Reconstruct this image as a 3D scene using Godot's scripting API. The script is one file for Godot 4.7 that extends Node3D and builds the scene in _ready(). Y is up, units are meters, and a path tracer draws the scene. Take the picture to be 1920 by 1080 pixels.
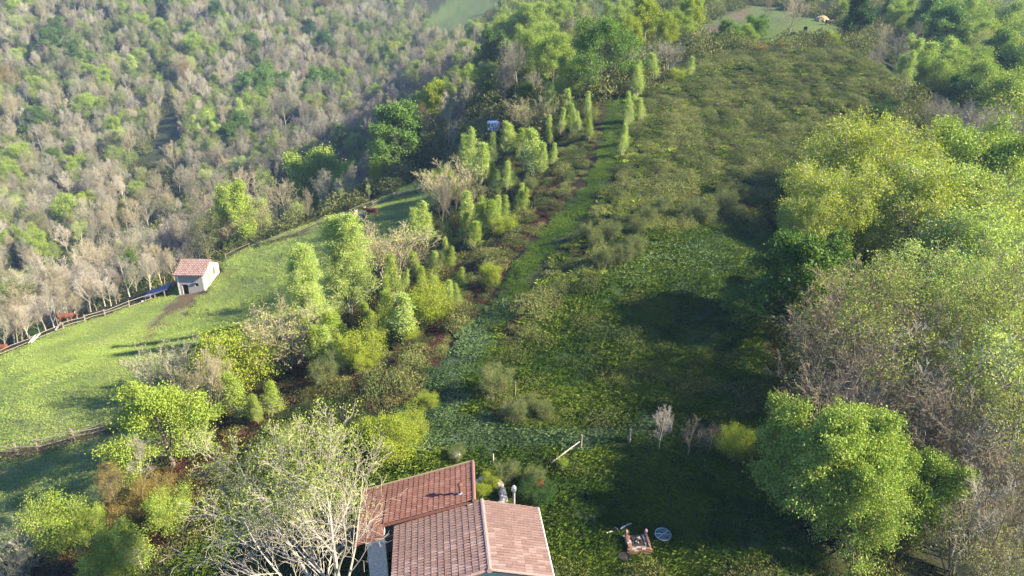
extends Node3D
# A green hillside seen from the air: a tiled cottage, a grass path, a steep pasture with a barn, and wooded valley sides.

var knots: Array[Vector3] = []
var kw := PackedFloat64Array()
var bumps := FastNoiseLite.new()
var fine := FastNoiseLite.new()
var patchy := FastNoiseLite.new()
var rng := RandomNumberGenerator.new()
var gx := PackedFloat32Array()
var gz := PackedFloat32Array()
var gy := PackedFloat32Array()
var M := {}
var proto := {}
var taken := {}
var regions := {}

func _ready() -> void:
	# camera
	var cam := Camera3D.new()
	cam.name = "camera"
	cam.fov = 45.0
	cam.near = 0.5
	cam.far = 2500.0
	cam.position = Vector3(0, 27, 0)
	cam.rotation_degrees = Vector3(-22, 0, 0)
	add_child(cam)
	cam.current = true
	# sky and exposure
	var sky_mat := ProceduralSkyMaterial.new()
	sky_mat.sky_top_color = Color(0.30, 0.47, 0.80)
	sky_mat.sky_horizon_color = Color(0.72, 0.82, 0.95)
	sky_mat.sky_curve = 0.2
	sky_mat.ground_bottom_color = Color(0.25, 0.3, 0.2)
	sky_mat.ground_horizon_color = Color(0.6, 0.66, 0.7)
	sky_mat.sun_angle_max = 20.0
	sky_mat.sky_energy_multiplier = 0.72
	var env := Environment.new()
	env.background_mode = Environment.BG_SKY
	env.sky = Sky.new()
	env.sky.sky_material = sky_mat
	env.tonemap_mode = Environment.TONE_MAPPER_LINEAR
	env.tonemap_exposure = 4.6
	env.sdfgi_enabled = true
	env.ssao_enabled = true
	env.ssil_enabled = true
	env.fog_enabled = true
	env.fog_density = 0.00022
	env.fog_light_color = Color(0.68, 0.82, 1.0)
	var we := WorldEnvironment.new()
	we.name = "environment"
	we.environment = env
	add_child(we)
	# sun: low, from the right and a little behind the camera
	var sun := DirectionalLight3D.new()
	sun.name = "sun"
	sun.light_energy = 1.6
	sun.light_color = Color(1.0, 0.93, 0.81)
	sun.light_angular_distance = 0.5
	sun.shadow_enabled = true
	add_child(sun)
	sun.look_at_from_position(Vector3.ZERO, -Vector3(0.834, 0.515, 0.197), Vector3.UP)

	rng.seed = 7
	bumps.seed = 3
	bumps.frequency = 0.09
	bumps.fractal_octaves = 3
	fine.seed = 5
	fine.frequency = 0.35
	patchy.seed = 11
	patchy.frequency = 0.05
	patchy.fractal_octaves = 4
	land_shape()
	land_regions()
	materials()
	build_ground()
	protos()
	buildings()
	fences_and_things()
	near_trees()
	far_trees()
	ground_cover()

# ---------- helpers ----------
class MB:
	var v := PackedVector3Array()
	var c := PackedColorArray()
	var n := PackedVector3Array()
	var i := PackedInt32Array()
	func tri(a: Vector3, b: Vector3, d: Vector3, col := Color.WHITE) -> void:
		var k := v.size()
		v.append(a); v.append(b); v.append(d)
		c.append(col); c.append(col); c.append(col)
		i.append(k); i.append(k + 1); i.append(k + 2)
	func quad(a: Vector3, b: Vector3, d: Vector3, e: Vector3, col := Color.WHITE) -> void:
		var k := v.size()
		v.append(a); v.append(b); v.append(d); v.append(e)
		c.append(col); c.append(col); c.append(col); c.append(col)
		i.append(k); i.append(k + 1); i.append(k + 2)
		i.append(k); i.append(k + 2); i.append(k + 3)
	func box(t: Transform3D, s: Vector3, col := Color.WHITE) -> void:
		var p: Array[Vector3] = []
		for q in 8:
			p.append(t * Vector3((0.5 if q & 1 else -0.5) * s.x, (0.5 if q & 2 else -0.5) * s.y, (0.5 if q & 4 else -0.5) * s.z))
		quad(p[0], p[1], p[3], p[2], col); quad(p[4], p[6], p[7], p[5], col)
		quad(p[0], p[2], p[6], p[4], col); quad(p[1], p[5], p[7], p[3], col)
		quad(p[2], p[3], p[7], p[6], col); quad(p[0], p[4], p[5], p[1], col)
	func sweep(pts: PackedVector3Array, rad: PackedFloat32Array, sides: int, col := Color.WHITE, cap := false) -> void:
		var first := v.size()
		var m := pts.size()
		for j in m:
			var d: Vector3 = (pts[mini(j + 1, m - 1)] - pts[maxi(j - 1, 0)]).normalized()
			var a: Vector3 = d.cross(Vector3(0.31, 0.2, 0.93)).normalized()
			var b: Vector3 = d.cross(a)
			for s in sides:
				var w := TAU * s / sides
				v.append(pts[j] + (a * cos(w) + b * sin(w)) * rad[j])
				c.append(col)
		for j in m - 1:
			for s in sides:
				var p := first + j * sides + s
				var q := first + j * sides + (s + 1) % sides
				i.append(p); i.append(p + sides); i.append(q)
				i.append(q); i.append(p + sides); i.append(q + sides)
		if cap:
			for s in range(1, sides - 1):
				i.append(first + (m - 1) * sides); i.append(first + (m - 1) * sides + s + 1); i.append(first + (m - 1) * sides + s)
				i.append(first); i.append(first + s); i.append(first + s + 1)
	func leaf(p: Vector3, nrm: Vector3, turn: float, l: float, w: float, col: Color) -> void:
		var a := nrm.cross(Vector3(sin(turn), 0.31, cos(turn))).normalized()
		var b := nrm.cross(a)
		quad(p - a * l * 0.5, p + b * w * 0.5, p + a * l * 0.5 + nrm * l * 0.12, p - b * w * 0.5, col)
	func mesh(into: ArrayMesh = null, mat: Material = null) -> ArrayMesh:
		var am := into if into else ArrayMesh.new()
		var arr := []
		arr.resize(Mesh.ARRAY_MAX)
		arr[Mesh.ARRAY_VERTEX] = v
		arr[Mesh.ARRAY_COLOR] = c
		if n.size() == v.size():
			arr[Mesh.ARRAY_NORMAL] = n
		arr[Mesh.ARRAY_INDEX] = i
		am.add_surface_from_arrays(Mesh.PRIMITIVE_TRIANGLES, arr)
		if mat:
			am.surface_set_material(am.get_surface_count() - 1, mat)
		return am

func numbered(called: String) -> String:
	if not taken.has(called):
		taken[called] = 0
		return called
	taken[called] += 1
	return "%s_%03d" % [called, taken[called]]

func tag(o: Node, label: String, category: String, group := "", kind := "") -> Node:
	if label: o.set_meta("label", label)
	if category: o.set_meta("category", category)
	if group: o.set_meta("group", group)
	if kind: o.set_meta("kind", kind)
	return o

func thing(called: String, label: String, category: String, at := Vector3.ZERO, turn := 0.0, group := "") -> Node3D:
	var o := Node3D.new()
	o.name = numbered(called)
	add_child(o)
	o.position = at
	o.rotation.y = turn
	tag(o, label, category, group)
	return o

func part(called: String, mesh: Mesh, mat: Material, parent: Node, at := Transform3D.IDENTITY) -> MeshInstance3D:
	var o := MeshInstance3D.new()
	o.name = called
	o.mesh = mesh
	if mat: o.material_override = mat
	o.transform = at
	parent.add_child(o, true)
	return o

func structure(called: String, mesh: Mesh, mat: Material) -> MeshInstance3D:
	var o := part(numbered(called), mesh, mat, self)
	o.set_meta("kind", "structure")
	return o

func lin(r: float, g: float, b: float) -> Color:
	return Color(r, g, b).linear_to_srgb()

func mat_plain(col: Color, rough := 0.9, vertex := true) -> StandardMaterial3D:
	var m := StandardMaterial3D.new()
	m.albedo_color = col
	m.roughness = rough
	m.vertex_color_use_as_albedo = vertex
	m.metallic_specular = 0.3
	return m

func leaf_mat(r: float, g: float, b: float, through := 0.8) -> StandardMaterial3D:
	var m := mat_plain(lin(r, g, b), 0.6)
	m.backlight_enabled = true
	m.backlight = Color(0.95, 1.0, 0.45) * through
	m.cull_mode = BaseMaterial3D.CULL_DISABLED
	return m

func noise_tex(freq: float, lo: float, hi: float, sd: int, normal := false) -> NoiseTexture2D:
	var t := NoiseTexture2D.new()
	t.width = 512
	t.height = 512
	t.seamless = true
	var n := FastNoiseLite.new()
	n.seed = sd
	n.frequency = freq
	n.fractal_octaves = 5
	t.noise = n
	if normal:
		t.as_normal_map = true
		t.bump_strength = 6.0
	else:
		var g := Gradient.new()
		g.set_color(0, Color(lo, lo, lo))
		g.set_color(1, Color(hi, hi, hi))
		t.color_ramp = g
	return t

func textured(m: StandardMaterial3D, freq: float, lo: float, hi: float, scale: float, sd := 1) -> StandardMaterial3D:
	m.albedo_texture = noise_tex(freq, lo, hi, sd)
	m.uv1_triplanar = true
	m.uv1_world_triplanar = true
	m.uv1_scale = Vector3.ONE * scale
	return m

# ---------- land ----------
func knot(x: float, z: float, y: float) -> void:
	knots.append(Vector3(x, y, z))

func land_shape() -> void:
	knot(0.00, -27.95, -0.46)
	knot(-7.34, -28.41, -0.92)
	knot(6.63, -27.79, -0.31)
	knot(17.91, -28.18, -0.69)
	knot(28.11, -30.11, -2.58)
	knot(-3.08, -32.42, -0.06)
	knot(16.36, -31.86, 0.41)
	knot(6.88, -30.24, -0.13)
	knot(0.00, -39.64, 0.98)
	knot(4.88, -38.53, 0.90)
	knot(15.52, -39.21, 1.26)
	knot(5.58, -45.82, 1.60)
	knot(18.34, -45.82, 1.60)
	knot(-3.34, -48.65, 1.93)
	knot(0.00, -57.49, 3.77)
	knot(5.52, -69.03, 5.66)
	knot(11.08, -84.18, 8.45)
	knot(15.30, -107.91, 13.80)
	knot(20.86, -78.54, 7.84)
	knot(21.26, -59.14, 5.19)
	knot(41.41, -101.34, 10.87)
	knot(27.12, -106.59, 13.18)
	knot(45.89, -143.29, 18.60)
	knot(56.32, -143.60, 19.38)
	knot(62.76, -139.45, 19.79)
	knot(64.56, -127.49, 16.86)
	knot(63.82, -117.98, 14.69)
	knot(26.05, -34.19, -3.17)
	knot(33.16, -36.57, -5.28)
	knot(47.58, -58.16, -5.23)
	knot(25.55, -41.77, -0.41)
	knot(30.37, -60.81, 1.34)
	knot(40.49, -76.93, 3.86)
	knot(-5.83, -41.04, 1.78)
	knot(-9.77, -42.34, 0.98)
	knot(-16.26, -45.79, -1.14)
	knot(-7.61, -56.42, 1.13)
	knot(-12.76, -57.87, -0.62)
	knot(-3.40, -69.89, 2.44)
	knot(1.43, -91.84, 6.05)
	knot(5.48, -103.07, 9.82)
	knot(-19.13, -34.68, -1.95)
	knot(-22.05, -31.38, -3.43)
	knot(-19.75, -42.76, -1.97)
	knot(-16.56, -53.05, -1.88)
	knot(-12.15, -66.34, -1.00)
	knot(-7.25, -81.96, 0.29)
	knot(-33.87, -36.04, -6.59)
	knot(-40.86, -46.44, -6.22)
	knot(-29.10, -47.05, -3.38)
	knot(-40.38, -57.28, -4.74)
	knot(-26.63, -54.64, -3.28)
	knot(-59.63, -72.08, -10.83)
	knot(-56.53, -82.81, -10.97)
	knot(-47.61, -89.44, -10.58)
	knot(-46.22, -90.55, -10.48)
	knot(-43.90, -99.80, -8.94)
	knot(-41.50, -73.67, -9.55)
	knot(-27.16, -70.07, -5.13)
	knot(-36.69, -98.82, -6.04)
	knot(-25.40, -86.36, -4.85)
	knot(-23.29, -100.46, -1.98)
	knot(-18.74, -89.59, -2.20)
	knot(-15.64, -99.26, 0.39)
	knot(-10.58, -114.16, 2.56)
	knot(-9.85, -105.20, 1.75)
	knot(14.60, -116.07, 15.31)
	knot(3.74, -125.38, 11.66)
	knot(-0.90, -119.41, 7.55)
	knot(-7.36, -119.88, 3.38)
	knot(-23.01, -149.42, -3.59)
	knot(5.06, -173.37, 15.64)
	knot(15.34, -213.02, 20.34)
	knot(29.98, -247.74, 26.21)
	knot(-9.43, -214.22, 9.97)
	knot(43.02, -175.64, 21.27)
	knot(70.90, -231.46, 25.95)
	knot(53.91, -197.84, 22.81)
	knot(60.61, -161.89, 21.94)
	knot(75.61, -182.14, 24.00)
	knot(88.19, -248.40, 27.84)
	knot(-131.13, -179.44, -36.07)
	knot(-165.64, -217.67, -34.89)
	knot(-174.77, -263.97, -27.05)
	knot(-216.26, -307.46, -12.86)
	knot(-220.94, -352.95, 6.31)
	knot(-258.82, -405.87, 30.51)
	knot(-174.85, -307.46, -12.86)
	knot(-218.56, -405.87, 30.51)
	knot(-130.60, -263.24, -20.85)
	knot(-162.00, -337.75, -4.62)
	knot(-194.40, -422.10, 30.65)
	knot(-146.01, -358.22, 6.00)
	knot(-113.42, -297.21, -11.53)
	knot(-144.63, -443.75, 30.83)
	knot(-106.29, -410.05, 14.17)
	knot(-94.48, -476.22, 31.11)
	knot(-92.02, -309.18, -8.59)
	knot(-59.82, -310.04, -6.46)
	knot(-55.21, -380.32, 7.33)
	knot(-46.17, -460.45, 18.79)
	knot(-31.06, -484.46, 24.81)
	knot(-7.59, -355.27, 25.39)
	knot(-50.46, -508.69, 31.39)
	knot(92.02, -155.45, 11.34)
	knot(97.32, -134.48, -0.53)
	knot(72.64, -131.18, 9.99)
	knot(136.96, -197.45, 8.51)
	knot(132.06, -223.67, 20.00)
	knot(180.21, -268.42, 24.00)
	knot(101.99, -202.36, 20.67)
	knot(125.15, -259.07, 27.54)
	knot(169.79, -293.78, 33.36)
	knot(-72.00, -108.00, -22.00)
	knot(-95.00, -125.00, -38.00)
	knot(-115.00, -150.00, -45.00)
	knot(-60.00, -135.00, -30.00)
	knot(-85.00, -160.00, -42.00)
	knot(-40.00, -150.00, -22.00)
	knot(-60.00, -190.00, -34.00)
	knot(-110.00, -105.00, -42.00)
	knot(-100.00, -80.00, -36.00)
	knot(-150.00, -120.00, -46.00)
	knot(-130.00, -75.00, -44.00)
	knot(75.00, -105.00, -2.00)
	knot(95.00, -125.00, -8.00)
	knot(70.00, -70.00, -4.00)
	knot(60.00, -45.00, -4.00)
	knot(90.00, -90.00, -12.00)
	knot(-3.00, -23.00, -0.10)
	knot(-8.00, -23.00, -1.00)
	knot(4.00, -23.00, 0.00)
	knot(10.00, -23.00, 0.00)
	knot(18.00, -24.00, -0.50)
	knot(0.00, -10.00, 0.00)
	knot(0.00, 10.00, 0.00)
	knot(-40.00, 5.00, -9.00)
	knot(40.00, 5.00, -3.00)
	knot(-120.00, 0.00, -40.00)
	knot(120.00, 0.00, -14.00)
	knot(-320.00, -200.00, -5.00)
	knot(-420.00, -300.00, 60.00)
	knot(-250.00, -480.00, 70.00)
	knot(0.00, -600.00, 70.00)
	knot(200.00, -500.00, 50.00)
	knot(330.00, -300.00, 30.00)
	knot(260.00, -150.00, -10.00)
	knot(-260.00, -60.00, -30.00)
	knot(300.00, 60.00, 0.00)
	knot(-300.00, 80.00, -30.00)
	var n := knots.size()
	var m := n + 3
	var a: Array[PackedFloat64Array] = []
	for r in m:
		var row := PackedFloat64Array()
		row.resize(m + 1)
		a.append(row)
	for r in n:
		for c in n:
			var dx := knots[r].x - knots[c].x
			var dz := knots[r].z - knots[c].z
			a[r][c] = -sqrt(dx * dx + dz * dz + 81.0)
		a[r][r] += 0.6
		var lows := [1.0, knots[r].x / 100.0, knots[r].z / 100.0]
		for k in 3:
			a[r][n + k] = lows[k]
			a[n + k][r] = lows[k]
		a[r][m] = knots[r].y
	for c in m:
		var best := c
		for r in range(c, m):
			if absf(a[r][c]) > absf(a[best][c]): best = r
		var sw := a[c]; a[c] = a[best]; a[best] = sw
		for r in range(c + 1, m):
			var f := a[r][c] / a[c][c]
			if f == 0.0: continue
			for k in range(c, m + 1):
				a[r][k] -= f * a[c][k]
	kw.resize(m)
	for c in range(m - 1, -1, -1):
		var s := a[c][m]
		for k in range(c + 1, m):
			s -= a[c][k] * kw[k]
		kw[c] = s / a[c][c]
	# sampled grid: fine where the camera is near
	axis(gx, -620, 620, -62, 52, -240, 180)
	axis(gz, -760, 90, -96, -18, -330, 0)
	gy.resize(gx.size() * gz.size())
	for j in gz.size():
		for i in gx.size():
			gy[j * gx.size() + i] = shape(gx[i], gz[j])

func axis(to: PackedFloat32Array, lo: float, hi: float, f0: float, f1: float, m0: float, m1: float) -> void:
	var x := lo
	while x < hi:
		to.append(x)
		x += 1.0 if x >= f0 and x < f1 else (3.0 if x >= m0 and x < m1 else 15.0)
	to.append(hi)

func shape(x: float, z: float) -> float:
	var n := knots.size()
	var s := kw[n] + kw[n + 1] * x / 100.0 + kw[n + 2] * z / 100.0
	for k in n:
		var dx := x - knots[k].x
		var dz := z - knots[k].z
		s -= kw[k] * sqrt(dx * dx + dz * dz + 81.0)
	return s + bumps.get_noise_2d(x, z) * 0.45

func cell(ax: PackedFloat32Array, x: float) -> int:
	return clampi(ax.bsearch(x) - 1, 0, ax.size() - 2)

func ground(x: float, z: float) -> float:
	var i := cell(gx, x)
	var j := cell(gz, z)
	var fx := clampf((x - gx[i]) / (gx[i + 1] - gx[i]), 0, 1)
	var fz := clampf((z - gz[j]) / (gz[j + 1] - gz[j]), 0, 1)
	var w := gx.size()
	return lerpf(lerpf(gy[j * w + i], gy[j * w + i + 1], fx), lerpf(gy[(j + 1) * w + i], gy[(j + 1) * w + i + 1], fx), fz)

func on(x: float, z: float, lift := 0.0) -> Vector3:
	return Vector3(x, ground(x, z) + lift, z)

func region(called: String, pts: Array) -> void:
	regions[called] = PackedVector2Array(pts)

func land_regions() -> void:
	region("lane", [Vector2(36.1, -158.3), Vector2(41.8, -170.5), Vector2(55.6, -198.7), Vector2(68.1, -227.6), Vector2(76.1, -242.2), Vector2(74.5, -231.3), Vector2(61.5, -200.8), Vector2(49.7, -174.8), Vector2(39.0, -155.8)])
	region("far_field", [Vector2(22.3, -231.2), Vector2(34.0, -298.8), Vector2(50.8, -311.8), Vector2(41.1, -225.9), Vector2(28.2, -206.9)])
	region("lawn", [Vector2(4.6, -32.3), Vector2(10.4, -32.2), Vector2(10.1, -27.5), Vector2(3.3, -27.6)])
	region("clearing", [Vector2(-132.3, -249.4), Vector2(-137.8, -273.1), Vector2(-144.2, -301.6), Vector2(-136.3, -295.7), Vector2(-122.9, -261.8), Vector2(-119.0, -248.0), Vector2(-123.9, -243.4)])
	region("dirt", [Vector2(-46.1, -90.6), Vector2(-43.6, -91.5), Vector2(-42.2, -86.6), Vector2(-43.2, -83.8), Vector2(-44.1, -79.1), Vector2(-40.3, -66.0), Vector2(-43.0, -69.6), Vector2(-45.7, -80.2), Vector2(-46.1, -86.2)])
	region("ditch", [Vector2(-43.8, -92.1), Vector2(-43.7, -98.8), Vector2(-42.2, -98.2), Vector2(-41.6, -90.9), Vector2(-41.6, -84.8), Vector2(-40.9, -79.8), Vector2(-41.9, -81.0), Vector2(-43.0, -85.7)])
	region("path", [Vector2(14.5, -109.6), Vector2(12.6, -96.9), Vector2(10.1, -85.0), Vector2(6.9, -77.9), Vector2(3.0, -69.6), Vector2(0.4, -62.3), Vector2(-1.2, -57.0), Vector2(-3.3, -52.8), Vector2(-4.6, -48.0), Vector2(-5.6, -44.2), Vector2(-6.4, -41.0), Vector2(-3.9, -39.5), Vector2(-3.2, -42.7), Vector2(-2.6, -46.2), Vector2(-1.2, -50.9), Vector2(0.7, -55.3), Vector2(2.6, -60.3), Vector2(5.6, -67.4), Vector2(9.4, -75.9), Vector2(12.6, -84.6), Vector2(15.1, -95.9), Vector2(17.1, -108.6)])
	region("pasture", [Vector2(-60.4, -72.9), Vector2(-58.7, -76.2), Vector2(-56.7, -79.5), Vector2(-53.6, -83.8), Vector2(-50.6, -89.1), Vector2(-48.7, -92.3), Vector2(-47.9, -96.7), Vector2(-44.3, -100.6), Vector2(-41.0, -103.3), Vector2(-33.7, -105.4), Vector2(-27.0, -106.2), Vector2(-18.9, -109.4), Vector2(-14.2, -114.5), Vector2(-10.5, -118.3), Vector2(-8.3, -101.9), Vector2(-9.7, -94.9), Vector2(-13.8, -91.1), Vector2(-15.0, -84.5), Vector2(-17.2, -74.2), Vector2(-17.7, -65.9), Vector2(-19.8, -61.2), Vector2(-21.2, -55.6), Vector2(-24.5, -54.2), Vector2(-24.6, -48.6), Vector2(-26.0, -45.9), Vector2(-25.5, -42.0), Vector2(-26.1, -38.6), Vector2(-28.0, -37.7), Vector2(-30.1, -36.1), Vector2(-33.0, -34.9), Vector2(-35.6, -34.3), Vector2(-119.4, -132.4)])
	region("hill_field", [Vector2(40.3, -150.1), Vector2(55.4, -146.9), Vector2(69.0, -159.1), Vector2(79.4, -181.5), Vector2(86.7, -225.1), Vector2(77.4, -247.8), Vector2(43.9, -185.0)])
	region("valley_field", [Vector2(-51.2, -382.0), Vector2(-55.6, -457.0), Vector2(-43.3, -508.7), Vector2(-22.2, -526.8), Vector2(-6.9, -487.5), Vector2(-14.7, -340.5), Vector2(-25.2, -314.9)])
	region("scrub", [Vector2(17.8, -108.5), Vector2(23.6, -114.1), Vector2(36.8, -136.3), Vector2(48.0, -134.7), Vector2(56.9, -130.6), Vector2(79.7, -161.1), Vector2(79.5, -147.5), Vector2(57.4, -109.2), Vector2(42.9, -92.8), Vector2(33.7, -81.1), Vector2(26.5, -72.5), Vector2(20.9, -69.2), Vector2(11.2, -63.1), Vector2(7.6, -57.4), Vector2(4.6, -54.8), Vector2(0.8, -49.5), Vector2(-1.3, -49.8), Vector2(0.7, -54.4), Vector2(3.4, -60.0), Vector2(6.7, -66.7), Vector2(10.1, -75.5), Vector2(13.2, -85.2)])
	region("bank_scrub", [Vector2(14.2, -108.7), Vector2(12.5, -97.0), Vector2(10.0, -85.1), Vector2(7.7, -78.1), Vector2(4.2, -69.4), Vector2(1.3, -62.3), Vector2(-1.2, -57.4), Vector2(-3.1, -53.2), Vector2(-4.6, -48.4), Vector2(-5.5, -44.6), Vector2(-6.8, -43.0), Vector2(-9.7, -41.7), Vector2(-13.4, -47.7), Vector2(-12.0, -54.1), Vector2(-8.7, -57.2), Vector2(-6.0, -59.8), Vector2(-3.3, -67.9), Vector2(0.0, -77.5), Vector2(3.4, -87.8), Vector2(7.5, -98.7)])
	region("bracken", [Vector2(-7.4, -75.8), Vector2(-4.4, -67.4), Vector2(-6.7, -56.7), Vector2(-11.0, -53.3), Vector2(-12.6, -48.2), Vector2(-16.2, -45.7), Vector2(-18.9, -43.7), Vector2(-19.8, -37.9), Vector2(-21.6, -33.9), Vector2(-22.8, -31.0), Vector2(-30.3, -33.1), Vector2(-28.9, -35.4), Vector2(-26.8, -36.9), Vector2(-25.2, -38.3), Vector2(-24.2, -41.1), Vector2(-23.4, -46.7), Vector2(-22.2, -51.7), Vector2(-19.0, -54.8), Vector2(-17.7, -61.4), Vector2(-14.9, -68.7), Vector2(-11.2, -76.4)])
	region("frost", [Vector2(8.7, -59.0), Vector2(12.0, -62.2), Vector2(19.1, -66.5), Vector2(24.8, -70.7), Vector2(26.9, -68.3), Vector2(23.3, -59.0), Vector2(18.7, -51.7), Vector2(15.6, -47.7), Vector2(14.2, -48.9), Vector2(15.6, -53.3), Vector2(13.1, -56.8), Vector2(10.2, -56.3)])
	region("frost_low", [Vector2(-7.7, -41.2), Vector2(-6.3, -44.7), Vector2(-4.6, -48.9), Vector2(-2.7, -53.4), Vector2(-0.7, -57.4), Vector2(-0.1, -56.0), Vector2(-2.0, -51.5), Vector2(-3.2, -47.0), Vector2(-3.2, -41.5), Vector2(0.0, -39.5), Vector2(5.0, -39.6), Vector2(9.7, -40.0), Vector2(7.6, -38.0), Vector2(1.4, -37.6), Vector2(-2.1, -37.9), Vector2(-4.1, -36.9), Vector2(-6.4, -37.0), Vector2(-7.8, -39.5)])
	region("meadow", [Vector2(11.2, -63.1), Vector2(27.5, -71.8), Vector2(26.0, -60.8), Vector2(19.4, -49.4), Vector2(19.1, -42.2), Vector2(15.8, -34.6), Vector2(16.4, -27.4), Vector2(-19.5, -29.6), Vector2(-17.7, -34.4), Vector2(-14.1, -38.6), Vector2(-11.3, -40.4), Vector2(-8.7, -40.3), Vector2(-6.3, -41.6), Vector2(-4.0, -46.3), Vector2(0.0, -49.6), Vector2(6.6, -56.8)])

func inside(called: String, x: float, z: float) -> bool:
	return Geometry2D.is_point_in_polygon(Vector2(x, z), regions[called])

func soil_at(x: float, z: float) -> String:
	var wx := x + fine.get_noise_2d(x, z) * 1.6
	var wz := z + fine.get_noise_2d(z + 50.0, x) * 1.6
	for r in ["dirt", "ditch", "lane", "frost_low", "path", "lawn", "clearing", "pasture", "hill_field", "valley_field", "scrub", "bank_scrub", "bracken", "far_field", "frost", "meadow"]:
		if inside(r, wx, wz): return r
	return "woods"

func clear_of_path(x: float, z: float, reach: float) -> bool:
	for k in 6:
		var q := Vector2(x + cos(k * TAU / 6) * reach, z + sin(k * TAU / 6) * reach)
		if Geometry2D.is_point_in_polygon(q, regions.path): return false
	return true

func soil_color(x: float, z: float) -> Color:
	var p := patchy.get_noise_2d(x * 2.2, z * 2.2) * 0.5 + 0.5
	var q := fine.get_noise_2d(x * 3.0, z * 3.0) * 0.5 + 0.5
	match soil_at(x, z):
		"pasture": return Color(0.17, 0.22, 0.06).lerp(Color(0.29, 0.31, 0.13), clampf(p * 0.9 + q * 0.2, 0, 1))
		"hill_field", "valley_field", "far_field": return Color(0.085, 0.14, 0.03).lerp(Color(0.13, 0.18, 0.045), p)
		"clearing": return Color(0.03, 0.055, 0.02).lerp(Color(0.06, 0.075, 0.03), p)
		"path", "lawn": return Color(0.045, 0.08, 0.028).lerp(Color(0.09, 0.115, 0.045), q)
		"scrub": return Color(0.018, 0.028, 0.011).lerp(Color(0.07, 0.06, 0.03), p * q * 1.4)
		"bank_scrub": return Color(0.022, 0.026, 0.012).lerp(Color(0.075, 0.04, 0.025), p)
		"bracken": return Color(0.06, 0.026, 0.018).lerp(Color(0.11, 0.045, 0.03), p)
		"frost", "frost_low": return Color(0.05, 0.09, 0.05).lerp(Color(0.09, 0.13, 0.075), q)
		"dirt", "lane": return Color(0.20, 0.14, 0.09).lerp(Color(0.12, 0.11, 0.05), p)
		"ditch": return Color(0.055, 0.042, 0.026)
		"meadow": return Color(0.035, 0.08, 0.018).lerp(Color(0.075, 0.075, 0.03), p * p * 1.1)
	return Color(0.045, 0.04, 0.022).lerp(Color(0.035, 0.055, 0.015), p)

func build_ground() -> void:
	var far := MB.new()
	var w := gx.size()
	for j in gz.size():
		for i in w:
			far.v.append(Vector3(gx[i], gy[j * w + i], gz[j]))
			far.c.append(soil_color(gx[i], gz[j]))
			var i0 := maxi(i - 1, 0); var i1 := mini(i + 1, w - 1)
			var j0 := maxi(j - 1, 0); var j1 := mini(j + 1, gz.size() - 1)
			far.n.append(Vector3(-(gy[j * w + i1] - gy[j * w + i0]) / (gx[i1] - gx[i0]), 1.0, -(gy[j1 * w + i] - gy[j0 * w + i]) / (gz[j1] - gz[j0])).normalized())
	var lists := {"ground": PackedInt32Array(), "pasture": PackedInt32Array(), "path": PackedInt32Array()}
	for j in gz.size() - 1:
		for i in w - 1:
			var k := j * w + i
			var s := "ground"
			if gx[i] > -120.0 and gx[i] < 80.0 and gz[j] > -200.0 and gz[j] < 0.0:
				s = soil_at((gx[i] + gx[i + 1]) * 0.5, (gz[j] + gz[j + 1]) * 0.5)
			var to: String = "pasture" if s in ["pasture", "dirt", "ditch"] else ("path" if s == "path" else "ground")
			lists[to].append_array(PackedInt32Array([k, k + w + 1, k + w, k, k + 1, k + w + 1]))
	for s in lists:
		var b := MB.new()
		b.v = far.v; b.c = far.c; b.n = far.n
		b.i = lists[s]
		# keep only the vertices this piece uses
		var map := {}
		var v := PackedVector3Array(); var c := PackedColorArray(); var n := PackedVector3Array(); var idx := PackedInt32Array()
		for k in b.i:
			if not map.has(k):
				map[k] = v.size()
				v.append(b.v[k]); c.append(b.c[k]); n.append(b.n[k])
			idx.append(map[k])
		var o := MB.new()
		o.v = v; o.c = c; o.n = n; o.i = PackedInt32Array()
		for t in range(0, idx.size(), 3):
			o.i.append(idx[t]); o.i.append(idx[t + 1]); o.i.append(idx[t + 2])
		structure(s, o.mesh(), M.soil)

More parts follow.
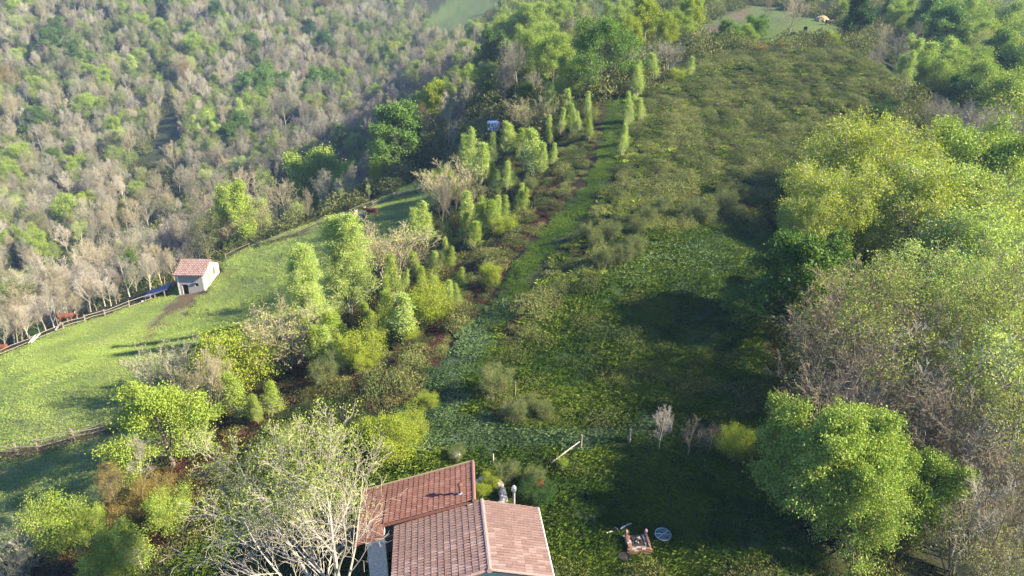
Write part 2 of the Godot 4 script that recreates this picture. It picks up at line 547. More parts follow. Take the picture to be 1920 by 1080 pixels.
func materials() -> void:
	var soil := mat_plain(Color.WHITE, 1.0)
	textured(soil, 0.02, 0.55, 1.0, 0.35, 2)
	soil.normal_enabled = true
	soil.normal_texture = noise_tex(0.06, 0, 1, 8, true)
	M.soil = soil
	M.bark = mat_plain(lin(0.16, 0.135, 0.105), 0.95)
	M.pale_bark = mat_plain(lin(0.42, 0.38, 0.32), 0.9)
	M.dark_bark = mat_plain(lin(0.10, 0.085, 0.065), 0.95)
	M.grey_twig = mat_plain(lin(0.275, 0.268, 0.20), 0.95)
	M.brown_twig = mat_plain(lin(0.265, 0.24, 0.16), 0.95)
	M.mauve_twig = mat_plain(lin(0.20, 0.19, 0.15), 0.95)
	M.white_twig = mat_plain(lin(0.37, 0.345, 0.28), 0.95)
	M.birch_leaf = leaf_mat(0.46, 0.56, 0.14)
	M.bright_leaf = leaf_mat(0.33, 0.42, 0.06)
	M.yellow_leaf = leaf_mat(0.36, 0.42, 0.035)
	M.willow_leaf = leaf_mat(0.47, 0.51, 0.06)
	M.maple_leaf = leaf_mat(0.16, 0.27, 0.05)
	M.oak_leaf = leaf_mat(0.11, 0.19, 0.03)
	M.lush_leaf = leaf_mat(0.34, 0.43, 0.08)
	M.deep_leaf = leaf_mat(0.055, 0.12, 0.025)
	M.olive_leaf = leaf_mat(0.19, 0.22, 0.075)
	M.orange_leaf = leaf_mat(0.27, 0.20, 0.05)
	M.pasture_grass = leaf_mat(0.40, 0.46, 0.14, 0.7)
	M.stem = mat_plain(lin(0.235, 0.195, 0.13), 0.95)
	M.far_leaf = leaf_mat(0.25, 0.31, 0.085)
	M.grill = mat_plain(lin(0.34, 0.42, 0.36), 0.6)
	M.pale_leaf = leaf_mat(0.30, 0.36, 0.055)
	M.bud_leaf = leaf_mat(0.40, 0.42, 0.10)
	M.scrub = leaf_mat(0.22, 0.265, 0.088, 0.5)
	M.grass = leaf_mat(0.36, 0.44, 0.10, 0.7)
	M.frost_grass = leaf_mat(0.27, 0.36, 0.19, 0.5)
	M.bracken = leaf_mat(0.135, 0.066, 0.044, 0.3)
	M.tile_a = textured(mat_plain(lin(0.325, 0.22, 0.19), 0.9), 0.03, 0.5, 1.0, 1.3, 21)
	M.tile_b = textured(mat_plain(lin(0.29, 0.19, 0.16), 0.9), 0.03, 0.5, 1.0, 1.1, 22)
	M.tile_c = textured(mat_plain(lin(0.34, 0.245, 0.22), 0.9), 0.03, 0.6, 1.0, 1.2, 23)
	M.red_a = textured(mat_plain(lin(0.28, 0.145, 0.105), 0.9), 0.03, 0.55, 1.0, 1.3, 24)
	M.red_b = textured(mat_plain(lin(0.235, 0.11, 0.085), 0.9), 0.03, 0.65, 1.0, 1.2, 25)
	M.red_c = textured(mat_plain(lin(0.30, 0.155, 0.12), 0.9), 0.03, 0.65, 1.0, 1.2, 26)
	M.ridge = textured(mat_plain(lin(0.36, 0.25, 0.22), 0.85), 0.03, 0.7, 1.0, 1.1, 27)
	M.white_wall = textured(mat_plain(lin(0.72, 0.68, 0.60), 0.9), 0.02, 0.8, 1.0, 0.5, 28)
	M.grey_wall = textured(mat_plain(lin(0.36, 0.36, 0.34), 0.95), 0.02, 0.7, 1.0, 0.5, 29)
	M.green_wall = textured(mat_plain(lin(0.33, 0.48, 0.34), 0.9), 0.02, 0.85, 1.0, 0.5, 30)
	M.dark = mat_plain(lin(0.015, 0.013, 0.012), 0.95)
	M.ochre = mat_plain(lin(0.55, 0.36, 0.15), 0.9)
	M.brown = mat_plain(lin(0.16, 0.09, 0.06), 0.9)
	M.wood = textured(mat_plain(lin(0.34, 0.29, 0.23), 0.95), 0.05, 0.6, 1.0, 1.4, 31)
	M.pale_wood = textured(mat_plain(lin(0.58, 0.52, 0.42), 0.95), 0.05, 0.7, 1.0, 1.4, 32)
	M.slate = textured(mat_plain(lin(0.15, 0.16, 0.19), 0.7), 0.03, 0.7, 1.0, 0.9, 33)
	M.stone = textured(mat_plain(lin(0.42, 0.40, 0.35), 0.95), 0.03, 0.55, 1.0, 1.2, 34)
	M.brick = textured(mat_plain(lin(0.30, 0.17, 0.12), 0.95), 0.05, 0.5, 1.0, 1.6, 35)
	M.char = mat_plain(lin(0.02, 0.019, 0.02), 1.0)
	M.metal = mat_plain(lin(0.55, 0.56, 0.58), 0.35)
	M.metal.metallic = 0.8
	M.rust = textured(mat_plain(lin(0.20, 0.11, 0.07), 0.8), 0.05, 0.5, 1.0, 2.0, 36)
	M.white = mat_plain(lin(0.75, 0.75, 0.74), 0.5)
	M.red = mat_plain(lin(0.55, 0.035, 0.03), 0.5)
	M.blue = mat_plain(lin(0.03, 0.05, 0.28), 0.5)
	M.tan_hide = textured(mat_plain(lin(0.52, 0.33, 0.19), 0.9), 0.02, 0.75, 1.0, 1.0, 37)
	M.red_hide = textured(mat_plain(lin(0.15, 0.058, 0.032), 0.9), 0.02, 0.75, 1.0, 1.0, 38)
	M.dark_hide = mat_plain(lin(0.05, 0.035, 0.03), 0.9)
	M.straw = textured(mat_plain(lin(0.42, 0.34, 0.19), 0.95), 0.04, 0.6, 1.0, 0.8, 39)
	M.glass = mat_plain(lin(0.05, 0.07, 0.08), 0.15)

# ---------- plants ----------
func rnd(a := -1.0, b := 1.0) -> float:
	return rng.randf_range(a, b)

func rdir() -> Vector3:
	return Vector3(rng.randfn(), rng.randfn(), rng.randfn()).normalized()

func grow(bark: MB, twig: MB, tips: PackedVector3Array, p: Vector3, d: Vector3, length: float, r: float, lv: int, cf: Dictionary) -> void:
	var last: bool = lv == cf.levels - 1
	var segs: int = cf.segs[lv]
	var pts := PackedVector3Array([p])
	var rad := PackedFloat32Array([r])
	var dirs: Array[Vector3] = [d]
	var q := p
	var lift: float = cf.lift[lv]
	for s in segs:
		d = (d + rdir() * cf.wobble[lv] + Vector3.UP * lift).normalized()
		q += d * length / segs
		pts.append(q)
		dirs.append(d)
		rad.append(maxf(cf.rmin, r * (1.0 - (s + 1.0) / segs * cf.taper)))
	var sides: int = 6 if lv == 0 else (5 if lv == 1 else 3)
	var shade := rng.randf_range(0.7, 1.0)
	(bark if lv < cf.split else twig).sweep(pts, rad, sides, Color(shade, shade, shade))
	if last:
		for s in range(1, pts.size()):
			tips.append(pts[s])
		return
	if lv == cf.levels - 2:
		tips.append(pts[segs])
	var kids: int = cf.kids[lv]
	var around := rng.randf() * TAU
	for k in kids:
		var f: float = lerpf(cf.from[lv], 1.0, (k + rng.randf()) / kids)
		var at := f * segs
		var si := mini(int(at), segs - 1)
		var pos := pts[si].lerp(pts[si + 1], at - si)
		var dd: Vector3 = dirs[si + 1]
		around += 2.4 + rnd() * 0.5
		var side := dd.cross(Vector3(0.2, 0.35, 0.91)).normalized().rotated(dd, around)
		var ang: float = deg_to_rad(cf.angle[lv] + rnd() * 12.0)
		var nd := (dd * cos(ang) + side * sin(ang)).normalized()
		var top: float = cf.top[lv]
		var nl: float = length * cf.ratio[lv] * lerpf(1.0, top, (f - cf.from[lv]) / (1.0 - cf.from[lv])) * rng.randf_range(0.75, 1.2)
		var nr: float = maxf(cf.rmin, lerpf(rad[si], rad[si + 1], at - si) * cf.thin[lv])
		grow(bark, twig, tips, pos, nd, nl, nr, lv + 1, cf)

func leaves(crown: MB, tips: PackedVector3Array, per: int, spread: float, size: float, slim := 0.62, hang := 0.0, up := 0.5) -> void:
	for t in tips:
		var tone := rng.randf_range(0.66, 0.94)
		var warm := rng.randf_range(0.86, 1.0)
		for k in per:
			var o := Vector3(rng.randfn(), rng.randfn(), rng.randfn()) * spread * 0.5
			o.y = o.y * 0.75 - absf(rng.randfn()) * hang
			var n := (rdir() + Vector3.UP * up).normalized()
			var j := tone * rng.randf_range(0.82, 1.06)
			var s := size * rng.randf_range(0.7, 1.25)
			crown.leaf(t + o, n, rng.randf() * TAU, s, s * slim, Color(minf(1, j * warm), minf(1, j), minf(1, j * 0.95)))

func make_tree(called: String, cf: Dictionary, per: int, spread: float, size: float, slim := 0.62, hang := 0.0, stems := 1, lean := 0.0, bare_below := 0.0) -> void:
	rng.seed = hash(called)
	var bark := MB.new(); var twig := MB.new(); var crown := MB.new()
	var tips := PackedVector3Array()
	for s in stems:
		var w := TAU * (s + rng.randf() * 0.6) / stems
		var d := (Vector3(cos(w), 0, sin(w)) * (lean if stems > 1 else lean * 0.4) * rng.randf_range(0.5, 1.2) + Vector3.UP).normalized()
		grow(bark, twig, tips, Vector3(cos(w), 0, sin(w)) * (0.12 * (stems - 1) ** 0.5) - Vector3.UP * 0.3, d, cf.length * rng.randf_range(0.8, 1.05), cf.r, 0, cf)
	var hi := 0.0
	for t in tips: hi = maxf(hi, t.y)
	if bare_below > 0.0:
		var kept := PackedVector3Array()
		for t in tips:
			if rng.randf() < smoothstep(bare_below - 0.25, bare_below + 0.15, t.y / hi): kept.append(t)
		tips = kept
	if per > 0:
		leaves(crown, tips, per, spread, size, slim, hang)
	proto[called] = {"bark": bark.mesh() if bark.v.size() else null, "twig": twig.mesh() if twig.v.size() else null, "crown": crown.mesh() if crown.v.size() else null, "h": hi}

func cfg(length: float, r: float, segs: Array, kids: Array, angle: Array, ratio: Array, lift: Array, from: Array, top: Array, thin: Array, wobble: Array, rmin := 0.012, taper := 0.75, split := 2) -> Dictionary:
	return {"length": length, "r": r, "levels": segs.size(), "segs": segs, "kids": kids, "angle": angle, "ratio": ratio, "lift": lift, "from": from, "top": top, "thin": thin, "wobble": wobble, "rmin": rmin, "taper": taper, "split": split}

func protos() -> void:
	for k in 2:
		# broad round crown
		make_tree("maple%d" % k, cfg(6.2, 0.2, [6, 4, 3, 2], [13, 6, 4], [62, 48, 45], [0.56, 0.5, 0.5], [0.02, 0.05, 0.02, 0], [0.16, 0.25, 0.3], [0.45, 0.7, 0.8], [0.55, 0.55, 0.6], [0.06, 0.14, 0.2, 0.2], 0.014), 36, 0.58, 0.14)
		# tall oak with heaped lobes
		make_tree("oak%d" % k, cfg(8.0, 0.28, [6, 5, 3, 2], [12, 6, 4], [60, 46, 45], [0.46, 0.5, 0.5], [0.02, 0.08, 0.03, 0], [0.22, 0.3, 0.3], [0.4, 0.7, 0.8], [0.5, 0.55, 0.6], [0.08, 0.2, 0.25, 0.2], 0.016), 28, 0.6, 0.21)
		# bare crown of fine twigs
		make_tree("bare%d" % k, cfg(7.6, 0.15, [6, 5, 4, 3, 1], [12, 8, 8, 5], [36, 34, 36, 36], [0.56, 0.5, 0.48, 0.5], [0.03, 0.1, 0.07, 0.05, 0], [0.25, 0.2, 0.15, 0.2], [0.55, 0.6, 0.7, 0.8], [0.5, 0.5, 0.55, 0.7], [0.07, 0.12, 0.16, 0.2, 0.1], 0.007), 0, 0, 0)
		# the same kind of tree seen near, with fewer twigs
		make_tree("open%d" % k, cfg(7.6, 0.12, [7, 6, 5, 4, 2], [10, 7, 5, 3], [38, 36, 38, 40], [0.56, 0.5, 0.5, 0.5], [0.03, 0.1, 0.06, 0.05, 0], [0.2, 0.2, 0.15, 0.2], [0.55, 0.6, 0.7, 0.8], [0.5, 0.5, 0.55, 0.7], [0.09, 0.15, 0.2, 0.22, 0.2], 0.009), 0, 0, 0)
		# many slender stems from one root
		make_tree("hazel%d" % k, cfg(3.9, 0.06, [6, 4, 3, 1], [9, 6, 4], [26, 30, 34], [0.5, 0.5, 0.5], [0.03, 0.06, 0.05, 0], [0.3, 0.2, 0.2], [0.6, 0.6, 0.7], [0.55, 0.6, 0.7], [0.08, 0.12, 0.15, 0.1], 0.009, 0.75, 1), 1, 0.2, 0.09, 0.6, 0.0, 9, 0.42)
		# young leaves, branches still showing
		make_tree("budding%d" % k, cfg(7.0, 0.17, [6, 5, 4, 2], [12, 8, 5], [46, 40, 42], [0.5, 0.5, 0.5], [0.03, 0.08, 0.04, 0], [0.22, 0.25, 0.25], [0.5, 0.6, 0.7], [0.5, 0.55, 0.6], [0.08, 0.14, 0.18, 0.2], 0.012), 7, 0.42, 0.10)
		make_tree("bush%d" % k, cfg(2.3, 0.05, [5, 4, 2], [8, 6], [34, 38], [0.5, 0.55], [0.03, 0.04, 0], [0.15, 0.2], [0.7, 0.7], [0.55, 0.6], [0.12, 0.15, 0.2], 0.008, 0.75, 1), 22, 0.36, 0.07, 0.62, 0.0, 6, 0.5)
	for k in 3:
		make_tree("birch%d" % k, cfg(6.0, 0.075, [8, 4, 2], [54, 7], [42, 38], [0.29, 0.45], [0.06, 0.07, -0.02], [0.08, 0.2], [0.16, 0.7], [0.4, 0.5], [0.04, 0.1, 0.2], 0.008, 0.9, 1), 8, 0.3, 0.10, 0.7, 0.08, 1 + k % 2, 0.12)
	for k in 2:
		# only a haze of first leaves
		make_tree("sparse%d" % k, cfg(7.6, 0.14, [7, 6, 4, 3, 1], [11, 8, 6, 3], [44, 40, 40, 40], [0.54, 0.5, 0.5, 0.5], [0.03, 0.08, 0.05, 0.03, 0], [0.2, 0.2, 0.2, 0.2], [0.5, 0.6, 0.7, 0.8], [0.5, 0.5, 0.6, 0.7], [0.09, 0.16, 0.2, 0.22, 0.1], 0.007), 2, 0.22, 0.10)
	make_tree("far_leafing", cfg(6.8, 0.17, [5, 4, 3, 1], [12, 6, 4], [50, 42, 42], [0.5, 0.5, 0.5], [0.03, 0.08, 0.04, 0], [0.25, 0.25, 0.25], [0.5, 0.6, 0.7], [0.5, 0.55, 0.6], [0.08, 0.14, 0.18, 0.2], 0.012), 9, 0.6, 0.2)
	# full-grown birch
	for k in 2:
		make_tree("tallbirch%d" % k, cfg(11.0, 0.13, [9, 5, 3, 2], [44, 8, 4], [44, 38, 36], [0.27, 0.42, 0.5], [0.05, 0.08, 0.0, -0.05], [0.1, 0.15, 0.2], [0.3, 0.7, 0.8], [0.4, 0.5, 0.6], [0.04, 0.1, 0.15, 0.2], 0.008, 0.9, 1), 12, 0.42, 0.085, 0.7, 0.14, 2, 0.12)
	# great loose crown of fine hanging sprays
	make_tree("willow0", cfg(6.4, 0.24, [6, 6, 4, 3], [12, 8, 6], [42, 38, 42], [0.72, 0.5, 0.5], [0.02, 0.05, -0.02, -0.12], [0.16, 0.2, 0.2], [0.6, 0.65, 0.75], [0.5, 0.5, 0.6], [0.08, 0.14, 0.18, 0.2], 0.011), 6, 0.5, 0.17, 0.4, 0.22, 4, 0.5)
	# large pale-barked tree by the cottage, leafing only at its crown
	make_tree("pale0", cfg(8.6, 0.15, [9, 7, 5, 3, 1], [13, 9, 6, 3], [40, 38, 40, 40], [0.6, 0.5, 0.5, 0.5], [0.03, 0.06, 0.06, 0.06, 0.0], [0.2, 0.2, 0.2, 0.2], [0.5, 0.6, 0.7, 0.8], [0.55, 0.5, 0.55, 0.7], [0.06, 0.13, 0.18, 0.2, 0.1], 0.006, 0.75, 2), 4, 0.22, 0.09, 0.6, 0.0, 2, 0.28, 0.66)
	# sycamore-like dense tree near the camera
	make_tree("near_tree0", cfg(6.6, 0.16, [7, 5, 4, 2], [17, 9, 6], [58, 46, 45], [0.5, 0.46, 0.45], [0.02, 0.08, 0.05, 0], [0.1, 0.2, 0.25], [0.42, 0.7, 0.8], [0.5, 0.55, 0.6], [0.07, 0.14, 0.18, 0.2], 0.009), 11, 0.38, 0.115, 0.66, 0.0, 3, 0.4)

func place(kind: String, called: String, x: float, z: float, tall: float, wide: float, turn: float, bark: String, leaf: String, label: String, category: String, group: String, tilt := Vector2.ZERO) -> Node3D:
	var p: Dictionary = proto[kind]
	var o := thing(called, label, category, on(x, z), 0.0, group)
	var s: float = tall / p.h
	o.transform.basis = (Basis(Vector3(0, 0, 1), -tilt.x) * Basis(Vector3(1, 0, 0), -tilt.y) * Basis(Vector3.UP, turn)).scaled_local(Vector3(s * wide, s, s * wide))
	if p.bark: part("trunk", p.bark, M[bark], o)
	if p.twig: part("twigs", p.twig, M[bark], o)
	if p.crown: part("crown", p.crown, M[leaf], o)
	return o

func near_trees() -> void:
	near("bright0", -23.94, -40.89, 6.55, 1.02, 2.07, "round bright yellow-green tree at the right end of the lower rail fence")
	near("barew1", -25.13, -38.74, 4.53, 1.02, 0.97, "small pale leafless tree at the bank edge below the lower fence")
	near("orange0", -25.76, -36.80, 3.89, 1.00, 4.83, "orange-tinged young tree beside the small pale bare tree")
	near("bush1", -28.03, -34.60, 4.13, 0.79, 0.90, "bright green leafy shrub far below the rail fence across the lower pasture")
	near("bush0", -26.17, -34.53, 3.18, 0.67, 0.51, "bright green leafy shrub far left of the red bracken bank")
	near("bush1", -21.27, -34.57, 2.75, 0.97, 2.69, "nearest bright green leafy shrub below the red bracken bank")
	near("birchd0", -21.37, -31.26, 4.08, 1.19, 0.70, "slender bright green birch just below the red bracken bank", Vector2(-0.05, -0.07))
	near("bush1", -23.46, -31.26, 3.06, 0.80, 6.15, "third nearest bright green leafy shrub below the red bracken bank")
	near("bush0", -22.38, -31.10, 2.14, 0.81, 5.13, "second nearest bright green leafy shrub below the red bracken bank")
	near("hazelg1", -30.62, -33.03, 3.95, 1.30, 0.70, "many-stemmed grey-green hazel far below the rail fence across the lower pasture")
	near("obush0", -24.08, -35.36, 2.24, 1.30, 5.47, "second nearest orange-brown leafy shrub left of the red bracken bank")
	near("obush1", -23.56, -37.24, 2.04, 1.15, 2.10, "nearest orange-brown leafy shrub left of the red bracken bank")
	near("bareb0", -22.63, -45.41, 6.57, 0.85, 4.01, "leafless brown tree far above the red bracken bank")
	near("hazel1", -23.99, -46.13, 4.87, 1.08, 5.69, "many-stemmed brown hazel far above the red bracken bank")
	near("birchd2", -20.41, -45.08, 4.34, 1.12, 0.41, "nearest slender bright green birch above the red bracken bank", Vector2(-0.06, -0.08))
	near("birchd0", -17.90, -44.45, 2.78, 1.54, 4.55, "third nearest slender bright green birch above the red bracken bank", Vector2(0.08, 0.05))
	near("birchd1", -18.65, -43.64, 2.68, 0.96, 0.41, "second nearest slender bright green birch above the red bracken bank", Vector2(-0.05, 0.01))
	near("ybush1", -23.11, -51.70, 6.38, 1.05, 5.35, "yellow-green leafy shrub far below the white-walled barn")
	near("hazel0", -19.61, -53.79, 6.44, 1.37, 5.67, "many-stemmed brown hazel far below the fallen pale pole")
	near("hazelg1", -28.45, -50.28, 5.19, 1.32, 4.64, "many-stemmed grey-green hazel far right of the rail fence across the lower pasture")
	near("hazelg0", -26.78, -51.13, 4.18, 1.05, 2.82, "many-stemmed grey-green hazel far below the dark low shed")
	near("bigbirch1", -18.97, -59.22, 10.07, 1.19, 5.13, "broad pale-green birch left of and below the tallest birch on the bank")
	near("bigbirch0", -16.41, -64.64, 11.15, 1.20, 0.44, "tallest pale-green birch on the bank, its stem showing white")
	near("birchd2", -16.08, -52.18, 4.17, 0.99, 0.66, "seventh nearest slender bright green birch below the fallen pale pole", Vector2(-0.06, -0.07))
	near("birchd0", -17.86, -54.36, 3.04, 1.24, 6.16, "ninth nearest slender bright green birch below the fallen pale pole", Vector2(0.08, 0.06))
	near("birch1", -12.07, -82.91, 6.38, 1.20, 1.91, "second nearest slender yellow-green birch above the fallen pale pole", Vector2(0.05, -0.06))
	near("birch2", -10.72, -82.99, 4.24, 1.36, 3.36, "nearest slender yellow-green birch right of the trough cows", Vector2(0.02, 0.04))
	near("bareb1", -8.97, -84.70, 7.84, 0.81, 1.21, "second nearest leafless brown tree right of the trough cows")
	near("hazel0", -13.46, -72.48, 7.43, 1.53, 1.67, "many-stemmed brown hazel just right of the fallen pale pole")
	near("hazel1", -16.52, -77.32, 5.25, 1.28, 1.90, "many-stemmed brown hazel just above the fallen pale pole")
	near("birchd0", -5.68, -78.26, 3.92, 1.15, 2.52, "eleventh nearest slender bright green birch right of the fallen pale pole", Vector2(0.07, -0.07))
	near("birchd1", -3.69, -76.42, 5.23, 0.99, 2.82, "eighth nearest slender bright green birch below the red and white vehicle", Vector2(0.03, 0.00))
	near("birchd2", -2.14, -76.17, 4.39, 1.27, 5.20, "seventh nearest slender bright green birch below the red and white vehicle", Vector2(-0.00, -0.07))
	near("birchd0", -0.93, -77.47, 3.81, 0.96, 4.29, "sixth nearest slender bright green birch below the red and white vehicle", Vector2(0.07, 0.01))
	near("birchd1", 0.95, -79.73, 3.44, 1.26, 1.15, "fifth nearest slender bright green birch below the red and white vehicle", Vector2(0.07, 0.01))
	near("birchd2", -4.15, -73.22, 3.57, 1.31, 1.38, "twelfth nearest slender bright green birch right of the fallen pale pole", Vector2(0.06, 0.00))
	near("birchd0", -11.56, -62.82, 5.45, 0.92, 5.38, "nearest slender bright green birch right of the fallen pale pole", Vector2(0.02, -0.01))
	near("birchd1", -10.26, -69.98, 3.65, 0.85, 5.76, "second nearest slender bright green birch right of the fallen pale pole", Vector2(-0.04, 0.06))
	near("birchd2", -7.20, -77.24, 3.02, 1.01, 3.24, "tenth nearest slender bright green birch right of the fallen pale pole", Vector2(-0.08, 0.02))
	near("pbush1", -7.81, -67.86, 2.69, 0.75, 4.94, "pale olive shrub just right of the fallen pale pole")
	near("birchd1", -6.95, -58.49, 3.45, 0.99, 5.54, "sixth nearest slender bright green birch right of the fallen pale pole", Vector2(0.01, -0.01))
	near("birchd2", -4.91, -61.19, 2.34, 1.07, 3.73, "ninth nearest slender bright green birch right of the fallen pale pole", Vector2(0.09, -0.05))
	near("birchd0", -4.85, -56.85, 2.27, 1.16, 4.26, "eighth nearest slender bright green birch right of the fallen pale pole", Vector2(-0.05, 0.02))
	near("birchd1", -8.56, -59.03, 2.57, 0.93, 1.60, "fourth nearest slender bright green birch right of the fallen pale pole", Vector2(-0.03, 0.04))
	near("ybush0", -2.08, -60.02, 2.40, 0.79, 3.23, "second nearest yellow-green leafy shrub right of the fallen pale pole")
	near("birchd0", -12.07, -61.12, 3.75, 0.85, 3.54, "nearest slender bright green birch below the fallen pale pole", Vector2(0.01, 0.07))
	near("birchd1", -13.80, -60.49, 2.41, 1.31, 3.90, "second nearest slender bright green birch below the fallen pale pole", Vector2(-0.08, -0.05))
	near("ybush1", -12.31, -50.83, 3.89, 1.06, 1.79, "third nearest yellow-green leafy shrub below the fallen pale pole")
	near("ybush0", -11.68, -49.05, 1.75, 0.99, 2.00, "fourth nearest yellow-green leafy shrub below the fallen pale pole")
	near("ybush1", -10.18, -55.82, 2.52, 1.26, 3.95, "nearest yellow-green leafy shrub below the fallen pale pole")
	near("ybush0", -8.54, -52.68, 1.51, 1.03, 0.27, "second nearest yellow-green leafy shrub below the fallen pale pole")
	near("birchd0", -12.28, -55.36, 3.01, 1.05, 4.10, "fourth nearest slender bright green birch below the fallen pale pole", Vector2(0.02, -0.05))
	near("ybush0", -8.99, -95.20, 4.65, 0.76, 6.22, "yellow-green leafy shrub far below the tall oak at the pasture's top")
	near("hazel1", -7.83, -89.85, 7.33, 1.31, 6.26, "many-stemmed brown hazel far right of the trough cows")
	near("bareb0", -9.47, -92.00, 5.67, 0.79, 1.69, "nearest leafless brown tree right of the trough cows")
	near("birch1", -6.29, -100.98, 7.42, 0.98, 1.59, "fifth nearest slender yellow-green birch below the red and white vehicle", Vector2(-0.06, -0.01))
	near("birch2", -4.27, -96.09, 5.78, 1.30, 1.39, "third nearest slender yellow-green birch below the red and white vehicle", Vector2(0.04, 0.07))
	near("birch0", -2.75, -101.71, 4.98, 0.94, 0.24, "second nearest slender yellow-green birch below the red and white vehicle", Vector2(0.04, 0.08))
	near("birch1", -0.24, -102.39, 5.13, 1.40, 5.71, "nearest slender yellow-green birch below the red and white vehicle", Vector2(-0.04, 0.08))
	near("birch2", 2.80, -89.93, 6.31, 1.26, 0.16, "fourth nearest slender yellow-green birch below the red and white vehicle", Vector2(-0.02, 0.08))
	near("birch0", -0.70, -88.74, 4.31, 0.95, 0.62, "eighth nearest slender yellow-green birch below the red and white vehicle", Vector2(0.06, -0.04))
	near("birch1", -2.10, -88.99, 3.61, 1.00, 0.85, "ninth nearest slender yellow-green birch below the red and white vehicle", Vector2(-0.01, -0.07))
	near("birch2", 3.81, -89.15, 4.26, 0.80, 4.86, "seventh nearest slender yellow-green birch below the red and white vehicle", Vector2(0.08, -0.03))
	near("hazel1", 3.24, -106.67, 6.14, 1.38, 1.29, "many-stemmed brown hazel just right of the red and white vehicle")
	near("birch1", 6.27, -111.13, 5.23, 1.25, 5.93, "second nearest slender yellow-green birch right of the red and white vehicle", Vector2(-0.08, -0.06))
	near("birch2", 5.35, -100.32, 3.88, 0.81, 3.81, "nearest slender yellow-green birch right of the red and white vehicle", Vector2(-0.02, -0.04))
	near("birch0", 6.91, -101.06, 3.89, 0.87, 2.27, "third nearest slender yellow-green birch right of the red and white vehicle", Vector2(0.09, -0.01))
	near("birch1", 9.30, -99.74, 3.45, 0.95, 4.16, "fourth nearest slender yellow-green birch below the grass path's upper end", Vector2(-0.08, -0.08))
	near("birch2", 10.93, -103.69, 3.79, 0.84, 4.18, "nearest slender yellow-green birch left of the grass path's upper end", Vector2(0.03, -0.06))
	near("birch0", 8.52, -107.94, 3.69, 1.43, 0.12, "third nearest slender yellow-green birch left of the grass path's upper end", Vector2(-0.00, -0.05))
	near("birch1", 9.00, -103.68, 3.17, 1.24, 2.35, "second nearest slender yellow-green birch left of the grass path's upper end", Vector2(-0.07, 0.01))
	near("birch2", 1.30, -82.40, 2.83, 1.04, 4.46, "tenth nearest slender yellow-green birch below the red and white vehicle", Vector2(-0.02, 0.09))
	near("birch0", 16.19, -97.22, 4.92, 0.78, 5.49, "nearest slender yellow-green birch below the grass path's upper end", Vector2(-0.05, -0.02))
	near("birch1", 17.56, -98.95, 3.78, 1.36, 4.26, "second nearest slender yellow-green birch below the grass path's upper end", Vector2(-0.01, -0.05))
	near("birch2", 13.90, -88.27, 4.01, 0.81, 2.95, "sixth nearest slender yellow-green birch below the grass path's upper end", Vector2(0.06, -0.00))
	near("birch0", 14.91, -92.12, 3.22, 0.92, 0.49, "third nearest slender yellow-green birch below the grass path's upper end", Vector2(-0.04, -0.05))
	near("birch1", 19.04, -108.81, 5.38, 1.10, 2.44, "nearest slender yellow-green birch right of the grass path's upper end", Vector2(-0.05, 0.07))
	near("birch2", 22.72, -116.11, 4.31, 1.35, 0.12, "second nearest slender yellow-green birch right of the grass path's upper end", Vector2(-0.08, 0.08))
	near("hazelg0", 21.22, -120.16, 4.88, 1.27, 3.69, "nearest many-stemmed grey-green hazel above the grass path's upper end")
	near("hazelg1", 26.37, -123.06, 4.98, 1.21, 5.43, "second nearest many-stemmed grey-green hazel right of the grass path's upper end")
	near("hazelg0", 25.40, -128.55, 4.24, 1.33, 4.56, "nearest many-stemmed grey-green hazel right of the grass path's upper end")
	near("birch0", 28.70, -118.00, 3.14, 1.39, 2.57, "third nearest slender yellow-green birch right of the grass path's upper end", Vector2(0.09, -0.02))
	near("ybush0", 26.42, -116.18, 2.07, 1.25, 1.91, "yellow-green leafy shrub just right of the grass path's upper end")
	near("maple1", 14.05, -113.34, 10.84, 1.00, 2.05, "big round dense green tree at the head of the grass path")
	near("lush0", 8.87, -113.10, 7.24, 0.85, 0.76, "nearest round light green tree left of the grass path's upper end")
	near("lush1", 7.16, -128.82, 9.12, 0.90, 4.70, "second nearest round light green tree left of the grass path's upper end")
	near("lush0", 4.36, -147.75, 9.31, 1.05, 1.64, "second nearest round light green tree above the red and white vehicle")
	near("olive1", 10.62, -137.43, 8.63, 0.95, 5.60, "loose olive-green tree just left of the grass path's upper end")
	near("lush0", 13.07, -148.79, 6.55, 1.04, 2.83, "nearest round light green tree above the grass path's upper end")
	near("lush1", 7.08, -161.23, 8.28, 0.94, 5.06, "third nearest round light green tree left of the grass path's upper end")
	near("bud0", 19.80, -203.65, 7.34, 1.20, 2.10, "half-bare yellowish tree far above the grass path's upper end")
	near("barem1", 1.06, -142.98, 10.47, 1.06, 0.22, "second nearest leafless dusky tree above the red and white vehicle")
	near("barem0", -1.57, -140.41, 8.44, 0.98, 1.67, "nearest leafless dusky tree above the red and white vehicle")
	near("barem1", 3.72, -124.32, 5.62, 0.98, 1.75, "leafless dusky tree just right of the red and white vehicle")
	near("oakd0", 2.27, -121.06, 5.51, 1.04, 4.27, "dark green oak just right of the red and white vehicle")
	near("lush1", 5.83, -205.37, 11.50, 1.16, 3.29, "third nearest round light green tree right of the shaded field")
	near("lush0", -1.50, -209.65, 11.62, 1.06, 6.13, "nearest round light green tree right of the shaded field")
	near("oakd1", -5.37, -186.64, 12.06, 1.05, 3.64, "dark green oak just right of the shaded field")
	near("lush0", 13.04, -216.35, 8.73, 0.99, 3.42, "second nearest round light green tree above the grass path's upper end")
	near("bud1", 7.59, -176.69, 7.27, 1.04, 4.81, "half-bare yellowish tree far right of the shaded field")
	near("lush0", 3.26, -181.80, 8.48, 0.96, 0.48, "second nearest round light green tree right of the shaded field")
